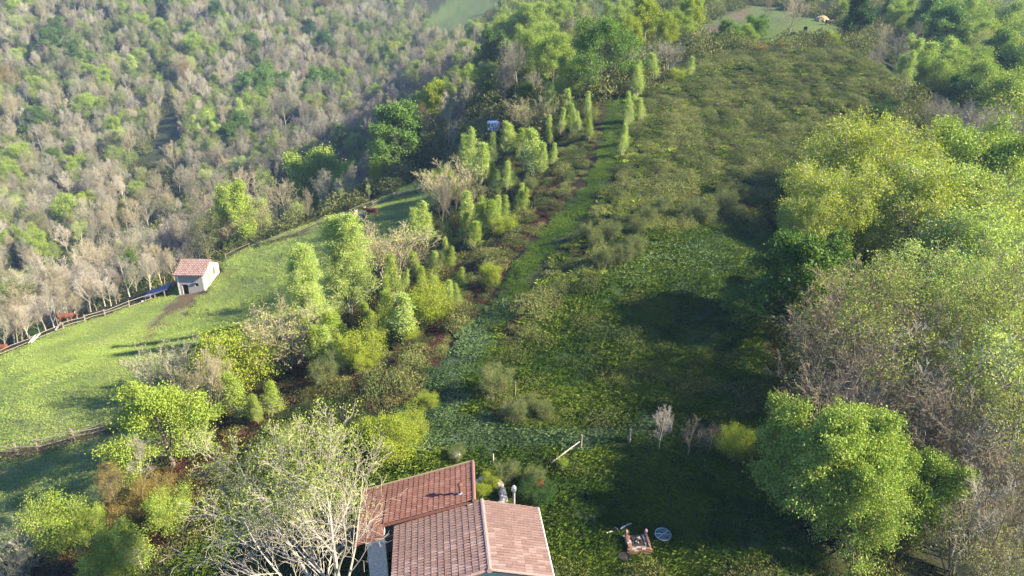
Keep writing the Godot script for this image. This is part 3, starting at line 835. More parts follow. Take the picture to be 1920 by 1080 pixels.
	near("hazelg1", 17.25, -193.26, 5.39, 1.07, 2.35, "second nearest many-stemmed grey-green hazel above the grass path's upper end")
	near("yellow0", 26.99, -149.68, 10.53, 0.98, 1.46, "big rounded yellow-green tree behind the head of the path")
	near("yellow1", 22.09, -137.43, 7.82, 0.82, 5.02, "nearest rounded yellow-green tree above the grass path's upper end")
	near("yellow0", 39.11, -162.86, 9.42, 0.94, 0.31, "rounded yellow-green tree by the hilltop lane")
	near("yellow1", 30.54, -145.14, 7.33, 0.76, 5.28, "second nearest rounded yellow-green tree above the grass path's upper end")
	near("olive0", 37.42, -173.63, 8.83, 0.96, 0.60, "loose olive-green tree far above the grass path's upper end")
	near("maple1", 43.26, -147.67, 5.59, 1.14, 0.46, "second nearest round dense green tree left of the pale straw mound on the hilltop")
	near("maple0", 50.18, -153.27, 5.78, 1.16, 0.61, "nearest round dense green tree left of the pale straw mound on the hilltop")
	near("lush1", 47.14, -151.11, 4.39, 1.26, 4.02, "round light green tree far left of the pale straw mound on the hilltop")
	near("bareb0", 58.31, -155.82, 9.01, 1.16, 1.88, "lone leafless brown tree on the hilltop meadow")
	near("bareb1", 60.74, -178.87, 5.84, 1.01, 0.22, "third nearest leafless brown tree left of the pale straw mound on the hilltop")
	near("bareb0", 72.47, -189.81, 5.28, 1.07, 0.25, "second nearest leafless brown tree left of the pale straw mound on the hilltop")
	near("bareb1", 77.56, -186.26, 4.91, 1.01, 4.73, "leafless brown tree just above the pale straw mound on the hilltop")
	near("bareb0", 84.55, -189.15, 5.18, 1.02, 5.08, "second nearest leafless brown tree right of the pale straw mound on the hilltop")
	near("bareb1", 78.16, -196.72, 3.96, 0.97, 3.85, "nearest leafless brown tree left of the pale straw mound on the hilltop")
	near("bareb0", 88.15, -205.91, 5.91, 1.01, 1.05, "nearest leafless brown tree right of the pale straw mound on the hilltop")
	near("deep1", 73.77, -157.80, 11.47, 0.81, 1.89, "dense dark green tree on the brow of the hilltop")
	near("ybush0", 62.97, -144.81, 3.37, 0.67, 1.39, "nearest yellow-green leafy shrub below the pale straw mound on the hilltop")
	near("ybush1", 65.12, -146.98, 2.14, 0.74, 4.67, "second nearest yellow-green leafy shrub below the pale straw mound on the hilltop")
	near("dbush0", 54.65, -105.67, 3.23, 1.13, 2.37, "nearest dark green shrub above the great yellow-green willow")
	near("dbush1", 58.55, -109.52, 2.91, 1.12, 2.60, "second nearest dark green shrub above the great yellow-green willow")
	near("obush0", 50.75, -136.89, 1.79, 1.55, 4.23, "orange-brown leafy shrub just below the pale straw mound on the hilltop")
	near("obush1", 46.08, -134.71, 1.77, 1.56, 5.93, "orange-brown leafy shrub just left of the pale straw mound on the hilltop")
	near("bareb0", 81.67, -160.62, 7.09, 0.98, 6.06, "third nearest leafless brown tree right of the pale straw mound on the hilltop")
	near("barem1", 79.49, -151.24, 7.63, 0.98, 1.35, "third nearest leafless dusky tree right of the pale straw mound on the hilltop")
	near("barem0", 72.47, -143.20, 5.87, 0.98, 3.88, "second nearest leafless dusky tree right of the pale straw mound on the hilltop")
	near("bareb1", 93.25, -171.56, 8.00, 0.95, 0.24, "fourth nearest leafless brown tree right of the pale straw mound on the hilltop")
	near("barem0", 74.91, -139.45, 7.63, 0.97, 1.61, "fourth nearest leafless dusky tree right of the pale straw mound on the hilltop")
	near("barem1", 66.75, -135.04, 2.98, 1.02, 5.78, "nearest leafless dusky tree right of the pale straw mound on the hilltop")
	near("birch1", 83.31, -151.16, 9.06, 1.29, 4.14, "second nearest slender yellow-green birch right of the pale straw mound on the hilltop")
	near("birch2", 82.39, -144.15, 10.44, 1.30, 0.77, "third nearest slender yellow-green birch right of the pale straw mound on the hilltop")
	near("birch0", 88.57, -148.63, 11.29, 1.36, 3.36, "fourth nearest slender yellow-green birch right of the pale straw mound on the hilltop")
	near("birch1", 71.50, -132.93, 7.65, 1.25, 0.69, "nearest slender yellow-green birch right of the pale straw mound on the hilltop")
	near("lush0", 82.72, -141.37, 10.50, 0.98, 3.95, "nearest round light green tree above the great yellow-green willow")
	near("oak1", 104.39, -178.34, 13.47, 1.14, 3.46, "third nearest tall heaped green oak right of the pale straw mound on the hilltop")
	near("oak0", 105.35, -189.91, 12.84, 1.06, 5.07, "second nearest tall heaped green oak right of the pale straw mound on the hilltop")
	near("lush1", 92.33, -147.98, 11.32, 1.01, 5.51, "third nearest round light green tree above the great yellow-green willow")
	near("lush0", 89.59, -138.69, 13.60, 0.97, 1.65, "second nearest round light green tree above the great yellow-green willow")
	near("lush1", 110.08, -176.69, 11.81, 1.03, 2.80, "third nearest round light green tree right of the pale straw mound on the hilltop")
	near("oak0", 106.98, -159.98, 14.57, 0.94, 1.69, "tall heaped green oak far above the great yellow-green willow")
	near("bud1", 107.84, -168.51, 11.85, 1.04, 3.91, "half-bare yellowish tree far above the great yellow-green willow")
	near("yellow0", 117.24, -179.90, 13.37, 1.04, 1.19, "rounded yellow-green tree far above the great yellow-green willow")
	near("lush1", 121.30, -200.49, 14.94, 0.95, 1.77, "second nearest round light green tree right of the pale straw mound on the hilltop")
	near("lush0", 107.82, -205.91, 9.58, 1.03, 3.34, "nearest round light green tree right of the pale straw mound on the hilltop")
	near("bud1", 107.67, -193.78, 8.93, 0.97, 1.25, "nearest half-bare yellowish tree right of the pale straw mound on the hilltop")
	near("bud0", 129.68, -205.64, 15.17, 1.01, 5.25, "second nearest half-bare yellowish tree right of the pale straw mound on the hilltop")
	near("lush1", 135.51, -205.37, 16.14, 1.05, 2.27, "fourth nearest round light green tree right of the pale straw mound on the hilltop")
	near("oak0", 106.17, -211.50, 8.58, 0.94, 3.36, "nearest tall heaped green oak right of the pale straw mound on the hilltop")
	near("bareb1", 113.42, -182.28, 12.00, 1.03, 5.90, "fifth nearest leafless brown tree right of the pale straw mound on the hilltop")
	near("willow0", 92.22, -135.29, 13.66, 0.77, 1.63, "yellow-green willow beyond the grey thicket")
	near("oakd1", 84.74, -135.47, 11.02, 1.06, 2.45, "nearest dark green oak above the great yellow-green willow")
	near("oakd0", 100.92, -148.11, 14.38, 0.96, 4.90, "second nearest dark green oak above the great yellow-green willow")
	near("ybush1", 86.27, -129.36, 13.97, 1.47, 5.36, "yellow-green leafy shrub far right of the great yellow-green willow")
	near("lush0", 90.11, -130.44, 17.90, 0.98, 1.48, "third nearest round light green tree right of the great yellow-green willow")
	near("bare1", 66.06, -122.63, 1.20, 1.03, 1.15, "second nearest leafless grey tree above the great yellow-green willow")
	near("barem0", 64.85, -115.75, 2.05, 1.05, 0.98, "second nearest leafless dusky tree above the great yellow-green willow")
	near("barem1", 65.02, -111.15, 4.31, 1.00, 1.99, "nearest leafless dusky tree above the great yellow-green willow")
	near("bare0", 68.75, -113.30, 5.95, 1.04, 2.08, "nearest leafless grey tree above the great yellow-green willow")
	near("barem1", 68.28, -108.94, 8.06, 0.98, 6.07, "fourth nearest leafless dusky tree above the great yellow-green willow")
	near("barem0", 69.39, -106.73, 10.11, 1.06, 5.11, "nearest leafless dusky tree right of the great yellow-green willow")
	near("bare1", 70.40, -104.54, 11.92, 0.95, 5.97, "second nearest leafless grey tree right of the great yellow-green willow")
	near("barem0", 71.32, -102.34, 13.47, 1.02, 5.88, "fourth nearest leafless dusky tree right of the great yellow-green willow")
	near("barem1", 71.77, -100.01, 14.19, 0.96, 0.55, "fifth nearest leafless dusky tree right of the great yellow-green willow")
	near("bare0", 70.37, -129.40, 4.25, 0.93, 2.45, "third nearest leafless grey tree above the great yellow-green willow")
	near("barem1", 71.17, -119.88, 5.39, 0.96, 4.25, "third nearest leafless dusky tree above the great yellow-green willow")
	near("barem0", 75.18, -117.49, 9.82, 0.95, 2.13, "fifth nearest leafless dusky tree above the great yellow-green willow")
	near("bare1", 77.61, -113.05, 13.66, 0.99, 4.14, "third nearest leafless grey tree right of the great yellow-green willow")
	near("barem0", 66.67, -92.97, 11.65, 0.97, 4.21, "third nearest leafless dusky tree right of the great yellow-green willow")
	near("barem1", 64.88, -95.39, 10.65, 1.04, 2.78, "second nearest leafless dusky tree right of the great yellow-green willow")
	near("bare0", 63.31, -97.70, 9.33, 1.01, 2.65, "nearest leafless grey tree right of the great yellow-green willow")
	near("barem1", 79.10, -110.68, 15.36, 0.95, 3.50, "sixth nearest leafless dusky tree right of the great yellow-green willow")
	near("willow0", 39.16, -76.05, 13.92, 1.14, 0.40, "great yellow-green willow, the upper crown of the right-hand group")
	near("willow0", 32.11, -66.93, 11.30, 1.15, 2.10, "great yellow-green willow, lower crown nearest the shaded meadow")
	near("willow0", 40.94, -68.42, 14.67, 1.17, 4.00, "great yellow-green willow between two others, a pale stem showing")
	near("willow0", 29.16, -63.81, 8.63, 0.79, 1.20, "lowest yellow-green willow crown, over the small grey shed")
	near("budg0", 42.52, -65.74, 14.97, 1.14, 2.24, "nearest half-bare pale-leaved tree right of the great yellow-green willow")
	near("budg1", 40.49, -58.39, 14.66, 1.07, 6.01, "third nearest half-bare pale-leaved tree right of the great yellow-green willow")
	near("lush0", 53.07, -81.48, 13.14, 1.01, 0.37, "nearest round light green tree right of the great yellow-green willow")
	near("lush1", 53.62, -76.80, 13.80, 1.00, 2.45, "second nearest round light green tree right of the great yellow-green willow")
	near("budg0", 48.58, -69.13, 12.61, 0.94, 4.69, "fourth nearest half-bare pale-leaved tree right of the great yellow-green willow")
	near("open1", 52.18, -71.72, 13.32, 0.94, 1.05, "nearest thin leafless grey tree right of the great yellow-green willow")
	near("olive0", 44.85, -67.15, 13.12, 0.90, 0.06, "loose olive-green tree far right of the great yellow-green willow")
	near("budg1", 39.46, -59.98, 12.48, 0.87, 0.18, "second nearest half-bare pale-leaved tree right of the great yellow-green willow")
	near("budg0", 40.48, -55.78, 14.07, 0.98, 0.19, "fifth nearest half-bare pale-leaved tree right of the great yellow-green willow")
	near("open1", 40.58, -53.37, 13.86, 0.87, 5.85, "second nearest thin leafless grey tree right of the great yellow-green willow")
	near("budg0", 37.12, -51.94, 12.08, 0.84, 3.36, "half-bare pale-leaved tree far above the big grey thicket")
	near("bud1", 38.77, -62.28, 11.87, 0.93, 2.29, "half-bare yellowish tree just below the great yellow-green willow")
	near("budg0", 36.04, -46.07, 11.57, 0.94, 1.61, "third nearest half-bare pale-leaved tree right of the big grey thicket")
	near("budg1", 34.79, -50.07, 9.55, 1.06, 0.66, "nearest half-bare pale-leaved tree right of the big grey thicket")
	near("oakd0", 22.04, -49.52, 9.25, 1.06, 1.95, "dark green leafy tree in front of the small grey shed")
	near("oakd1", 27.14, -54.42, 8.13, 0.98, 1.57, "dark green oak far left of the big grey thicket")
	near("open0", 25.55, -46.28, 10.49, 1.12, 4.11, "wide grey leafless tree, tallest of the big thicket", Vector2(-0.12, 0.00))
	near("open1", 25.54, -41.92, 11.44, 1.18, 0.82, "second nearest thin leafless grey tree above the big grey thicket")
	near("open0", 22.71, -43.38, 8.42, 1.04, 2.48, "third nearest thin leafless grey tree left of the big grey thicket")
	near("openw1", 25.12, -38.34, 11.36, 1.09, 3.76, "nearest thin leafless pale tree right of the big grey thicket")
	near("open0", 22.55, -37.74, 9.03, 1.14, 4.18, "nearest thin leafless grey tree left of the big grey thicket")
	near("openw1", 20.44, -36.25, 7.58, 1.04, 0.47, "nearest thin leafless pale tree below the big grey thicket")
	near("open0", 24.85, -35.59, 10.32, 1.13, 5.25, "nearest thin leafless grey tree right of the big grey thicket")
	near("sparse1", 29.51, -49.26, 10.78, 1.23, 2.18, "third nearest branchy grey tree with first leaves above the big grey thicket")
	near("openw0", 27.35, -37.31, 12.62, 1.05, 2.73, "second nearest thin leafless pale tree right of the big grey thicket")
	near("openb1", 23.31, -35.02, 8.39, 0.96, 2.16, "thin leafless dark-stemmed tree just below the big grey thicket")
	near("openb0", 27.52, -34.59, 11.62, 0.94, 0.19, "thin leafless dark-stemmed tree far right of the big grey thicket")
	near("open1", 24.48, -32.83, 8.89, 1.09, 2.36, "second nearest thin leafless grey tree below the big grey thicket")
	near("openw0", 25.19, -31.22, 9.10, 0.95, 3.04, "second nearest thin leafless pale tree below the big grey thicket")
	near("open1", 26.09, -30.28, 8.30, 1.06, 3.55, "third nearest thin leafless grey tree below the big grey thicket")
	near("openw0", 23.96, -29.55, 7.19, 1.01, 1.65, "third nearest thin leafless pale tree below the big grey thicket")
	near("bud1", 28.11, -34.03, 10.46, 0.96, 5.90, "half-bare yellowish tree far right of the big grey thicket")
	near("sparse0", 30.71, -41.46, 12.64, 0.93, 2.85, "second nearest branchy grey tree with first leaves right of the big grey thicket")
	near("open1", 24.74, -28.22, 6.68, 1.06, 2.95, "fourth nearest thin leafless grey tree below the big grey thicket")
	near("hazel0", 24.02, -29.04, 4.57, 0.98, 5.55, "nearest many-stemmed brown hazel below the big grey thicket")
	near("hazel1", 24.69, -27.73, 4.07, 1.07, 5.16, "second nearest many-stemmed brown hazel below the big grey thicket")
	near("sparse0", 26.99, -39.66, 9.73, 0.96, 4.66, "nearest branchy grey tree with first leaves right of the big grey thicket")
	near("sparse1", 31.36, -43.85, 12.84, 1.08, 3.53, "third nearest branchy grey tree with first leaves right of the big grey thicket")
	near("sparse0", 33.52, -44.12, 14.30, 1.16, 0.43, "fourth nearest branchy grey tree with first leaves right of the big grey thicket")
	near("open1", 21.17, -41.59, 6.66, 0.90, 5.62, "fourth nearest thin leafless grey tree left of the big grey thicket")
	near("budg0", 29.63, -37.98, 12.40, 0.94, 6.23, "second nearest half-bare pale-leaved tree right of the big grey thicket")
	near("open1", 24.29, -40.29, 10.05, 0.95, 3.27, "nearest thin leafless grey tree above the big grey thicket")
	near("budg0", 31.47, -51.46, 11.31, 1.05, 5.51, "half-bare pale-leaved tree far below the great yellow-green willow")
	near("open1", 24.52, -34.14, 9.43, 1.03, 3.30, "nearest thin leafless grey tree below the big grey thicket")
	near("open0", 26.67, -31.75, 9.59, 1.07, 4.37, "second nearest thin leafless grey tree right of the big grey thicket")
	near("near0", 16.85, -31.80, 8.26, 0.94, 5.11, "large leafy green tree in the near corner, its tall left crown")
	near("sparse0", 22.09, -42.31, 11.18, 1.14, 5.89, "fourth nearest branchy grey tree with first leaves above the big grey thicket")
	near("sparse1", 24.63, -41.30, 12.41, 1.11, 0.81, "second nearest branchy grey tree with first leaves above the big grey thicket")
	near("open0", 19.79, -39.62, 9.83, 1.05, 2.01, "fifth nearest thin leafless grey tree left of the big grey thicket")
	near("sparse1", 22.22, -38.70, 11.11, 1.04, 0.96, "nearest branchy grey tree with first leaves above the big grey thicket")
	near("open0", 19.94, -36.17, 9.92, 1.06, 1.04, "second nearest thin leafless grey tree left of the big grey thicket")
	near("open1", 17.94, -34.59, 8.39, 0.95, 6.25, "sixth nearest thin leafless grey tree left of the big grey thicket")
	near("near0", 21.42, -32.08, 7.37, 0.96, 2.62, "large leafy green tree in the near corner, its broad right crown")
	near("near0", 18.51, -30.16, 7.34, 0.87, 3.41, "large leafy green tree in the near corner, its front crown")
	near("barew0", 9.36, -37.34, 3.41, 0.76, 2.27, "dead white shrub beside the grey fence post")
	near("open1", 11.01, -36.37, 2.88, 1.19, 3.12, "nearest thin leafless grey tree right of the fence posts by the dead shrub")
	near("open0", 12.43, -36.72, 2.27, 1.23, 0.90, "second nearest thin leafless grey tree right of the fence posts by the dead shrub")
	near("ybush1", 13.84, -36.36, 2.96, 0.84, 5.41, "yellow-green leafy shrub far right of the fence posts by the dead shrub")
	near("pbush0", 13.92, -36.03, 1.29, 1.13, 5.10, "pale olive shrub far right of the fence posts by the dead shrub")
	near("pbush1", -1.13, -42.49, 2.83, 0.78, 1.87, "nearest pale olive shrub right of the bend of the grass path")
	near("pbush0", 0.92, -41.18, 1.56, 1.06, 0.41, "third nearest pale olive shrub right of the bend of the grass path")
	near("pbush1", 0.00, -40.02, 1.73, 0.94, 3.69, "second nearest pale olive shrub right of the bend of the grass path")
	near("pbush0", 2.17, -40.42, 1.74, 0.83, 4.90, "pale olive shrub far left of the fence posts by the dead shrub")
	near("ybush1", -1.12, -34.32, 1.38, 0.94, 4.33, "second nearest yellow-green leafy shrub above the tiled cottage")
	near("bush0", -0.15, -32.19, 0.94, 0.84, 2.11, "bright green leafy shrub just right of the tiled cottage")
	near("pbush1", 1.28, -34.22, 1.46, 0.81, 3.59, "second nearest pale olive shrub right of the tiled cottage")
	near("bush0", 3.14, -35.74, 0.89, 0.82, 3.87, "bright green leafy shrub far left of the fence posts by the dead shrub")
	near("ybush1", -1.74, -33.78, 1.05, 1.06, 5.44, "nearest yellow-green leafy shrub above the tiled cottage")
	near("dbush0", 1.56, -32.98, 1.61, 1.08, 1.00, "dark green shrub far right of the tiled cottage")
	near("pbush1", -0.32, -34.62, 1.47, 0.92, 4.32, "nearest pale olive shrub right of the tiled cottage")
	near("pbush0", -3.50, -36.26, 1.11, 1.02, 1.36, "pale olive shrub just above the tiled cottage")
	near("ybush1", -6.54, -37.90, 2.51, 0.96, 2.11, "yellow-green leafy shrub just below the bend of the grass path")
	near("ybush0", -7.16, -36.16, 2.89, 0.99, 0.14, "third nearest yellow-green leafy shrub above the tiled cottage")
	near("ybush1", -8.94, -37.73, 2.52, 1.00, 0.04, "second nearest yellow-green leafy shrub left of the bend of the grass path")
	near("ybush0", -5.90, -41.56, 1.30, 1.02, 3.64, "nearest yellow-green leafy shrub left of the bend of the grass path")
	near("pbush1", 8.06, -58.65, 2.28, 0.79, 3.92, "eleventh nearest pale olive shrub below the grass path's upper end")
	near("pbush0", 10.04, -59.20, 2.50, 0.80, 0.27, "tenth nearest pale olive shrub below the grass path's upper end")
	near("pbush1", 11.19, -60.43, 2.32, 0.83, 2.95, "eighth nearest pale olive shrub below the grass path's upper end")
	near("pbush0", 7.95, -62.19, 2.16, 0.78, 4.49, "sixth nearest pale olive shrub below the grass path's upper end")
	near("pbush1", 9.69, -64.05, 1.98, 0.85, 0.65, "fourth nearest pale olive shrub below the grass path's upper end")
	near("pbush0", 7.21, -64.97, 2.00, 0.75, 6.07, "second nearest pale olive shrub below the red and white vehicle")
	near("pbush1", 12.35, -64.69, 1.98, 0.79, 0.57, "third nearest pale olive shrub below the grass path's upper end")
	near("pbush0", 19.63, -67.99, 2.75, 0.78, 0.92, "seventh nearest pale olive shrub below the grass path's upper end")
	near("pbush1", 22.97, -72.08, 2.89, 0.75, 0.51, "ninth nearest pale olive shrub below the grass path's upper end")
	near("pbush0", 18.20, -68.97, 2.55, 0.81, 0.27, "fifth nearest pale olive shrub below the grass path's upper end")
	near("pbush1", 15.67, -70.11, 2.11, 0.86, 4.72, "nearest pale olive shrub below the grass path's upper end")
	near("pbush0", 26.22, -77.25, 2.03, 0.81, 4.09, "pale olive shrub far left of the great yellow-green willow")
	near("pbush1", 13.51, -67.23, 2.04, 0.85, 3.07, "second nearest pale olive shrub below the grass path's upper end")
	near("barew0", -50.05, -119.00, 13.20, 0.77, 5.11, "second nearest leafless pale tree above the white-walled barn")
	near("lush1", -47.78, -116.12, 14.36, 0.55, 3.58, "light green crown on a bare stem behind the pasture fence")
	near("bareb0", -42.32, -124.61, 14.50, 1.07, 1.69, "round fuzzy brown leafless tree behind the upper fence")
	near("bareb1", -44.91, -119.07, 10.72, 1.07, 3.14, "fifth nearest leafless brown tree above the white-walled barn")
	near("bare0", -33.76, -123.09, 10.41, 1.05, 3.18, "third nearest leafless grey tree above the trough cows")
	near("bare1", -29.94, -120.48, 6.49, 0.92, 4.87, "nearest leafless grey tree above the trough cows")
	near("bare0", -28.99, -125.33, 8.26, 0.98, 3.37, "second nearest leafless grey tree above the trough cows")
	near("bareb1", -36.49, -119.78, 8.12, 0.76, 0.71, "leafless brown tree just left of the trough cows")
	near("lush0", -41.33, -140.18, 20.73, 0.78, 1.21, "second nearest round light green tree above the trough cows")
	near("lush1", -36.83, -138.06, 16.43, 0.84, 1.26, "nearest round light green tree above the trough cows")
	near("budg0", -37.27, -116.78, 5.52, 0.81, 5.30, "half-bare pale-leaved tree just left of the trough cows")
	near("budg1", -24.43, -116.02, 2.67, 0.67, 1.65, "half-bare pale-leaved tree just above the trough cows")
	near("bareb0", -24.85, -118.50, 4.02, 0.82, 4.57, "leafless brown tree just above the trough cows")
	near("oak1", -21.43, -133.60, 13.81, 1.09, 3.70, "tall heaped green oak at the top of the pasture")
	near("oak0", -24.16, -126.78, 9.13, 0.73, 5.70, "lesser green oak leaning out of the tall one")
	near("yellow1", -24.72, -123.52, 6.39, 0.52, 1.50, "rounded yellow-green tree just below the tall oak at the pasture's top")
	near("yellow0", -16.57, -151.73, 11.31, 0.87, 4.74, "yellow-green oak behind the leafless grey tree above the pasture")
	near("bare1", -11.98, -132.47, 10.49, 0.97, 3.96, "leafless grey tree right of the tall heaped oak")
	near("orange0", -18.29, -145.94, 9.11, 0.58, 3.69, "loose orange-tinged tree just above the tall oak at the pasture's top")
	near("bare1", -10.76, -123.98, 5.90, 0.82, 3.06, "second nearest leafless grey tree left of the red and white vehicle")
	near("barem0", -9.66, -143.88, 3.83, 0.96, 3.16, "second nearest leafless dusky tree left of the red and white vehicle")
	near("bare1", -7.08, -146.96, 4.30, 0.98, 3.97, "nearest leafless grey tree above the red and white vehicle")
	near("oakd0", -4.29, -145.49, 4.58, 1.03, 3.31, "second nearest dark green oak above the red and white vehicle")
	near("barem1", -1.59, -143.81, 4.46, 1.03, 3.71, "third nearest leafless dusky tree above the red and white vehicle")
	near("bare0", -9.51, -161.52, 6.60, 0.98, 4.71, "third nearest leafless grey tree above the red and white vehicle")
	near("lush1", -6.06, -165.56, 6.15, 1.07, 5.78, "nearest round light green tree above the red and white vehicle")
	near("barem0", -13.92, -172.42, 10.18, 0.98, 0.32, "leafless dusky tree just below the shaded field")
	near("bare1", -10.35, -155.45, 5.55, 1.01, 3.51, "second nearest leafless grey tree above the red and white vehicle")
	near("oakd0", -2.99, -133.98, 3.23, 0.99, 5.73, "nearest dark green oak above the red and white vehicle")
	near("barem1", -5.57, -135.28, 2.49, 1.07, 3.01, "nearest leafless dusky tree left of the red and white vehicle")
	near("bare0", -6.76, -128.41, 3.31, 0.95, 2.23, "nearest leafless grey tree left of the red and white vehicle")
	near("oakd1", -4.28, -126.55, 2.79, 0.94, 4.54, "dark green oak just left of the red and white vehicle")
	near("bare0", -63.58, -78.05, 4.90, 0.88, 2.27, "leafless grey tree far above the rail fence across the lower pasture")
	near("bareb1", -64.70, -81.69, 5.32, 1.01, 1.69, "second nearest leafless brown tree above the rail fence across the lower pasture")
	near("barew0", -64.53, -83.59, 4.92, 1.03, 6.02, "leafless pale tree far above the rail fence across the lower pasture")
	near("barem1", -64.39, -85.52, 4.34, 1.15, 1.77, "leafless dusky tree far above the rail fence across the lower pasture")
	near("barew0", -63.37, -87.23, 5.09, 0.97, 5.42, "ninth nearest leafless pale tree left of the dark low shed")
	near("barem1", -61.14, -87.01, 3.27, 1.10, 1.07, "leafless dusky tree far left of the dark low shed")
	near("bareb0", -61.34, -89.37, 3.89, 0.88, 4.19, "fourth nearest leafless brown tree left of the dark low shed")
	near("bareb1", -59.80, -91.64, 5.23, 0.88, 4.75, "third nearest leafless brown tree left of the dark low shed")
	near("barew0", -57.36, -91.28, 4.82, 0.97, 2.01, "third nearest leafless pale tree left of the dark low shed")
	near("barew1", -57.43, -92.71, 3.31, 0.91, 1.34, "second nearest leafless pale tree left of the dark low shed")
	near("bare0", -55.46, -95.00, 5.12, 0.85, 2.98, "nearest leafless grey tree left of the dark low shed")
	near("bare1", -53.92, -96.45, 5.22, 0.92, 5.23, "nearest leafless grey tree above the dark low shed")
	near("barem0", -52.74, -98.07, 5.63, 0.90, 1.34, "nearest leafless dusky tree above the dark low shed")
	near("bareb1", -52.04, -99.94, 5.64, 1.09, 4.42, "nearest leafless brown tree above the dark low shed")
	near("bareb0", -71.80, -90.00, 7.85, 0.99, 3.44, "third nearest leafless brown tree above the rail fence across the lower pasture")
	near("bareb1", -67.66, -87.53, 5.42, 0.90, 0.52, "nearest leafless brown tree above the rail fence across the lower pasture")
	near("barew0", -65.83, -88.82, 6.32, 0.88, 0.69, "tenth nearest leafless pale tree left of the dark low shed")
	near("bare1", -67.63, -93.93, 7.33, 0.92, 4.73, "fourth nearest leafless grey tree left of the dark low shed")
	near("bareb0", -66.65, -95.23, 5.73, 1.07, 4.93, "sixth nearest leafless brown tree left of the dark low shed")
	near("barew1", -64.07, -96.68, 6.79, 1.15, 2.83, "sixth nearest leafless pale tree left of the dark low shed")
	near("barew0", -63.21, -99.14, 7.29, 0.93, 4.90, "fourth nearest leafless pale tree left of the dark low shed")
	near("bareb1", -60.86, -99.13, 5.22, 1.00, 0.89, "nearest leafless brown tree left of the dark low shed")
	near("barew0", -62.14, -104.29, 7.36, 1.01, 5.56, "nearest leafless pale tree left of the dark low shed")
	near("barew1", -57.50, -102.36, 6.57, 0.94, 2.68, "nearest leafless pale tree above the dark low shed")
	near("bareb0", -57.34, -105.82, 8.20, 0.87, 0.07, "second nearest leafless brown tree above the dark low shed")
	near("bare1", -56.34, -109.28, 5.90, 1.12, 4.90, "second nearest leafless grey tree above the dark low shed")
	near("barem0", -55.09, -112.25, 7.43, 0.87, 4.04, "nearest leafless dusky tree above the white-walled barn")
	near("olive1", -52.34, -113.47, 10.64, 1.10, 4.87, "loose olive-green tree just above the white-walled barn")
	near("bareb0", -49.99, -114.98, 10.41, 1.08, 5.53, "second nearest leafless brown tree above the white-walled barn")
	near("bareb1", -47.72, -114.02, 9.34, 0.99, 2.32, "third nearest leafless brown tree above the white-walled barn")
	near("budg0", -46.70, -119.71, 12.04, 0.96, 6.02, "half-bare pale-leaved tree far above the white-walled barn")
	near("bareb1", -78.70, -100.18, 11.25, 1.06, 2.06, "fourth nearest leafless brown tree above the rail fence across the lower pasture")
	near("olive0", -78.81, -103.36, 11.70, 1.11, 4.03, "loose olive-green tree far left of the dark low shed")
	near("bareb1", -74.57, -103.63, 12.20, 1.03, 1.81, "seventh nearest leafless brown tree left of the dark low shed")
	near("bare0", -73.02, -104.14, 10.90, 1.06, 4.47, "third nearest leafless grey tree left of the dark low shed")
	near("barew1", -70.33, -105.64, 9.36, 1.04, 3.51, "seventh nearest leafless pale tree left of the dark low shed")
	near("bare0", -70.02, -107.88, 10.01, 1.01, 5.72, "second nearest leafless grey tree left of the dark low shed")
	near("bareb1", -69.54, -113.93, 12.72, 1.09, 1.38, "second nearest leafless brown tree left of the dark low shed")
	near("bare0", -66.61, -114.14, 12.85, 0.93, 3.15, "fourth nearest leafless grey tree above the dark low shed")
	near("bare1", -66.35, -118.42, 14.96, 0.97, 1.41, "third nearest leafless grey tree above the dark low shed")
	near("barem0", -62.81, -118.11, 13.57, 0.85, 2.48, "second nearest leafless dusky tree above the dark low shed")
	near("bareb1", -61.62, -121.81, 16.37, 0.84, 3.24, "nearest leafless brown tree above the white-walled barn")
	near("barew0", -58.96, -124.92, 15.63, 1.05, 5.39, "nearest leafless pale tree above the white-walled barn")
	near("barem1", -56.40, -125.65, 19.22, 0.89, 3.64, "leafless dusky tree just below the dark gully in the far wood")
	near("bareb0", -53.82, -128.92, 19.06, 1.03, 1.65, "second nearest leafless brown tree right of the dark gully in the far wood")
	near("bareb1", -50.28, -128.65, 16.72, 1.03, 3.01, "fourth nearest leafless brown tree above the white-walled barn")
	near("bare0", -88.55, -115.82, 17.85, 0.97, 0.23, "fifth nearest leafless grey tree left of the dark low shed")
	near("barew1", -86.20, -118.87, 19.15, 0.90, 3.64, "eleventh nearest leafless pale tree left of the dark low shed")
	near("barew0", -84.25, -119.25, 17.38, 0.99, 3.71, "eighth nearest leafless pale tree left of the dark low shed")
	near("bareb1", -80.78, -123.31, 19.49, 1.03, 2.03, "fifth nearest leafless brown tree left of the dark low shed")
	near("barew0", -78.51, -125.65, 17.90, 1.16, 6.26, "fifth nearest leafless pale tree left of the dark low shed")
	near("bareb1", -75.57, -127.85, 18.53, 1.12, 0.06, "third nearest leafless brown tree above the dark low shed")
	near("barew0", -73.29, -129.93, 20.60, 0.92, 5.30, "second nearest leafless pale tree above the dark low shed")
	near("barew1", -69.92, -134.21, 22.52, 1.01, 1.27, "third nearest leafless pale tree above the dark low shed")
	near("barem0", -67.79, -136.96, 22.77, 0.96, 2.79, "second nearest leafless dusky tree above the white-walled barn")
	near("bareb1", -63.28, -137.99, 25.98, 0.87, 3.35, "leafless brown tree just below the dark gully in the far wood")
	near("bareb0", -60.88, -143.61, 27.26, 1.06, 3.60, "nearest leafless brown tree right of the dark gully in the far wood")
	near("bareb1", -55.21, -144.18, 27.47, 0.92, 3.95, "third nearest leafless brown tree right of the dark gully in the far wood")
	near("oakd0", -65.61, -111.78, 9.46, 0.59, 4.74, "second nearest dark green oak left of the dark low shed")
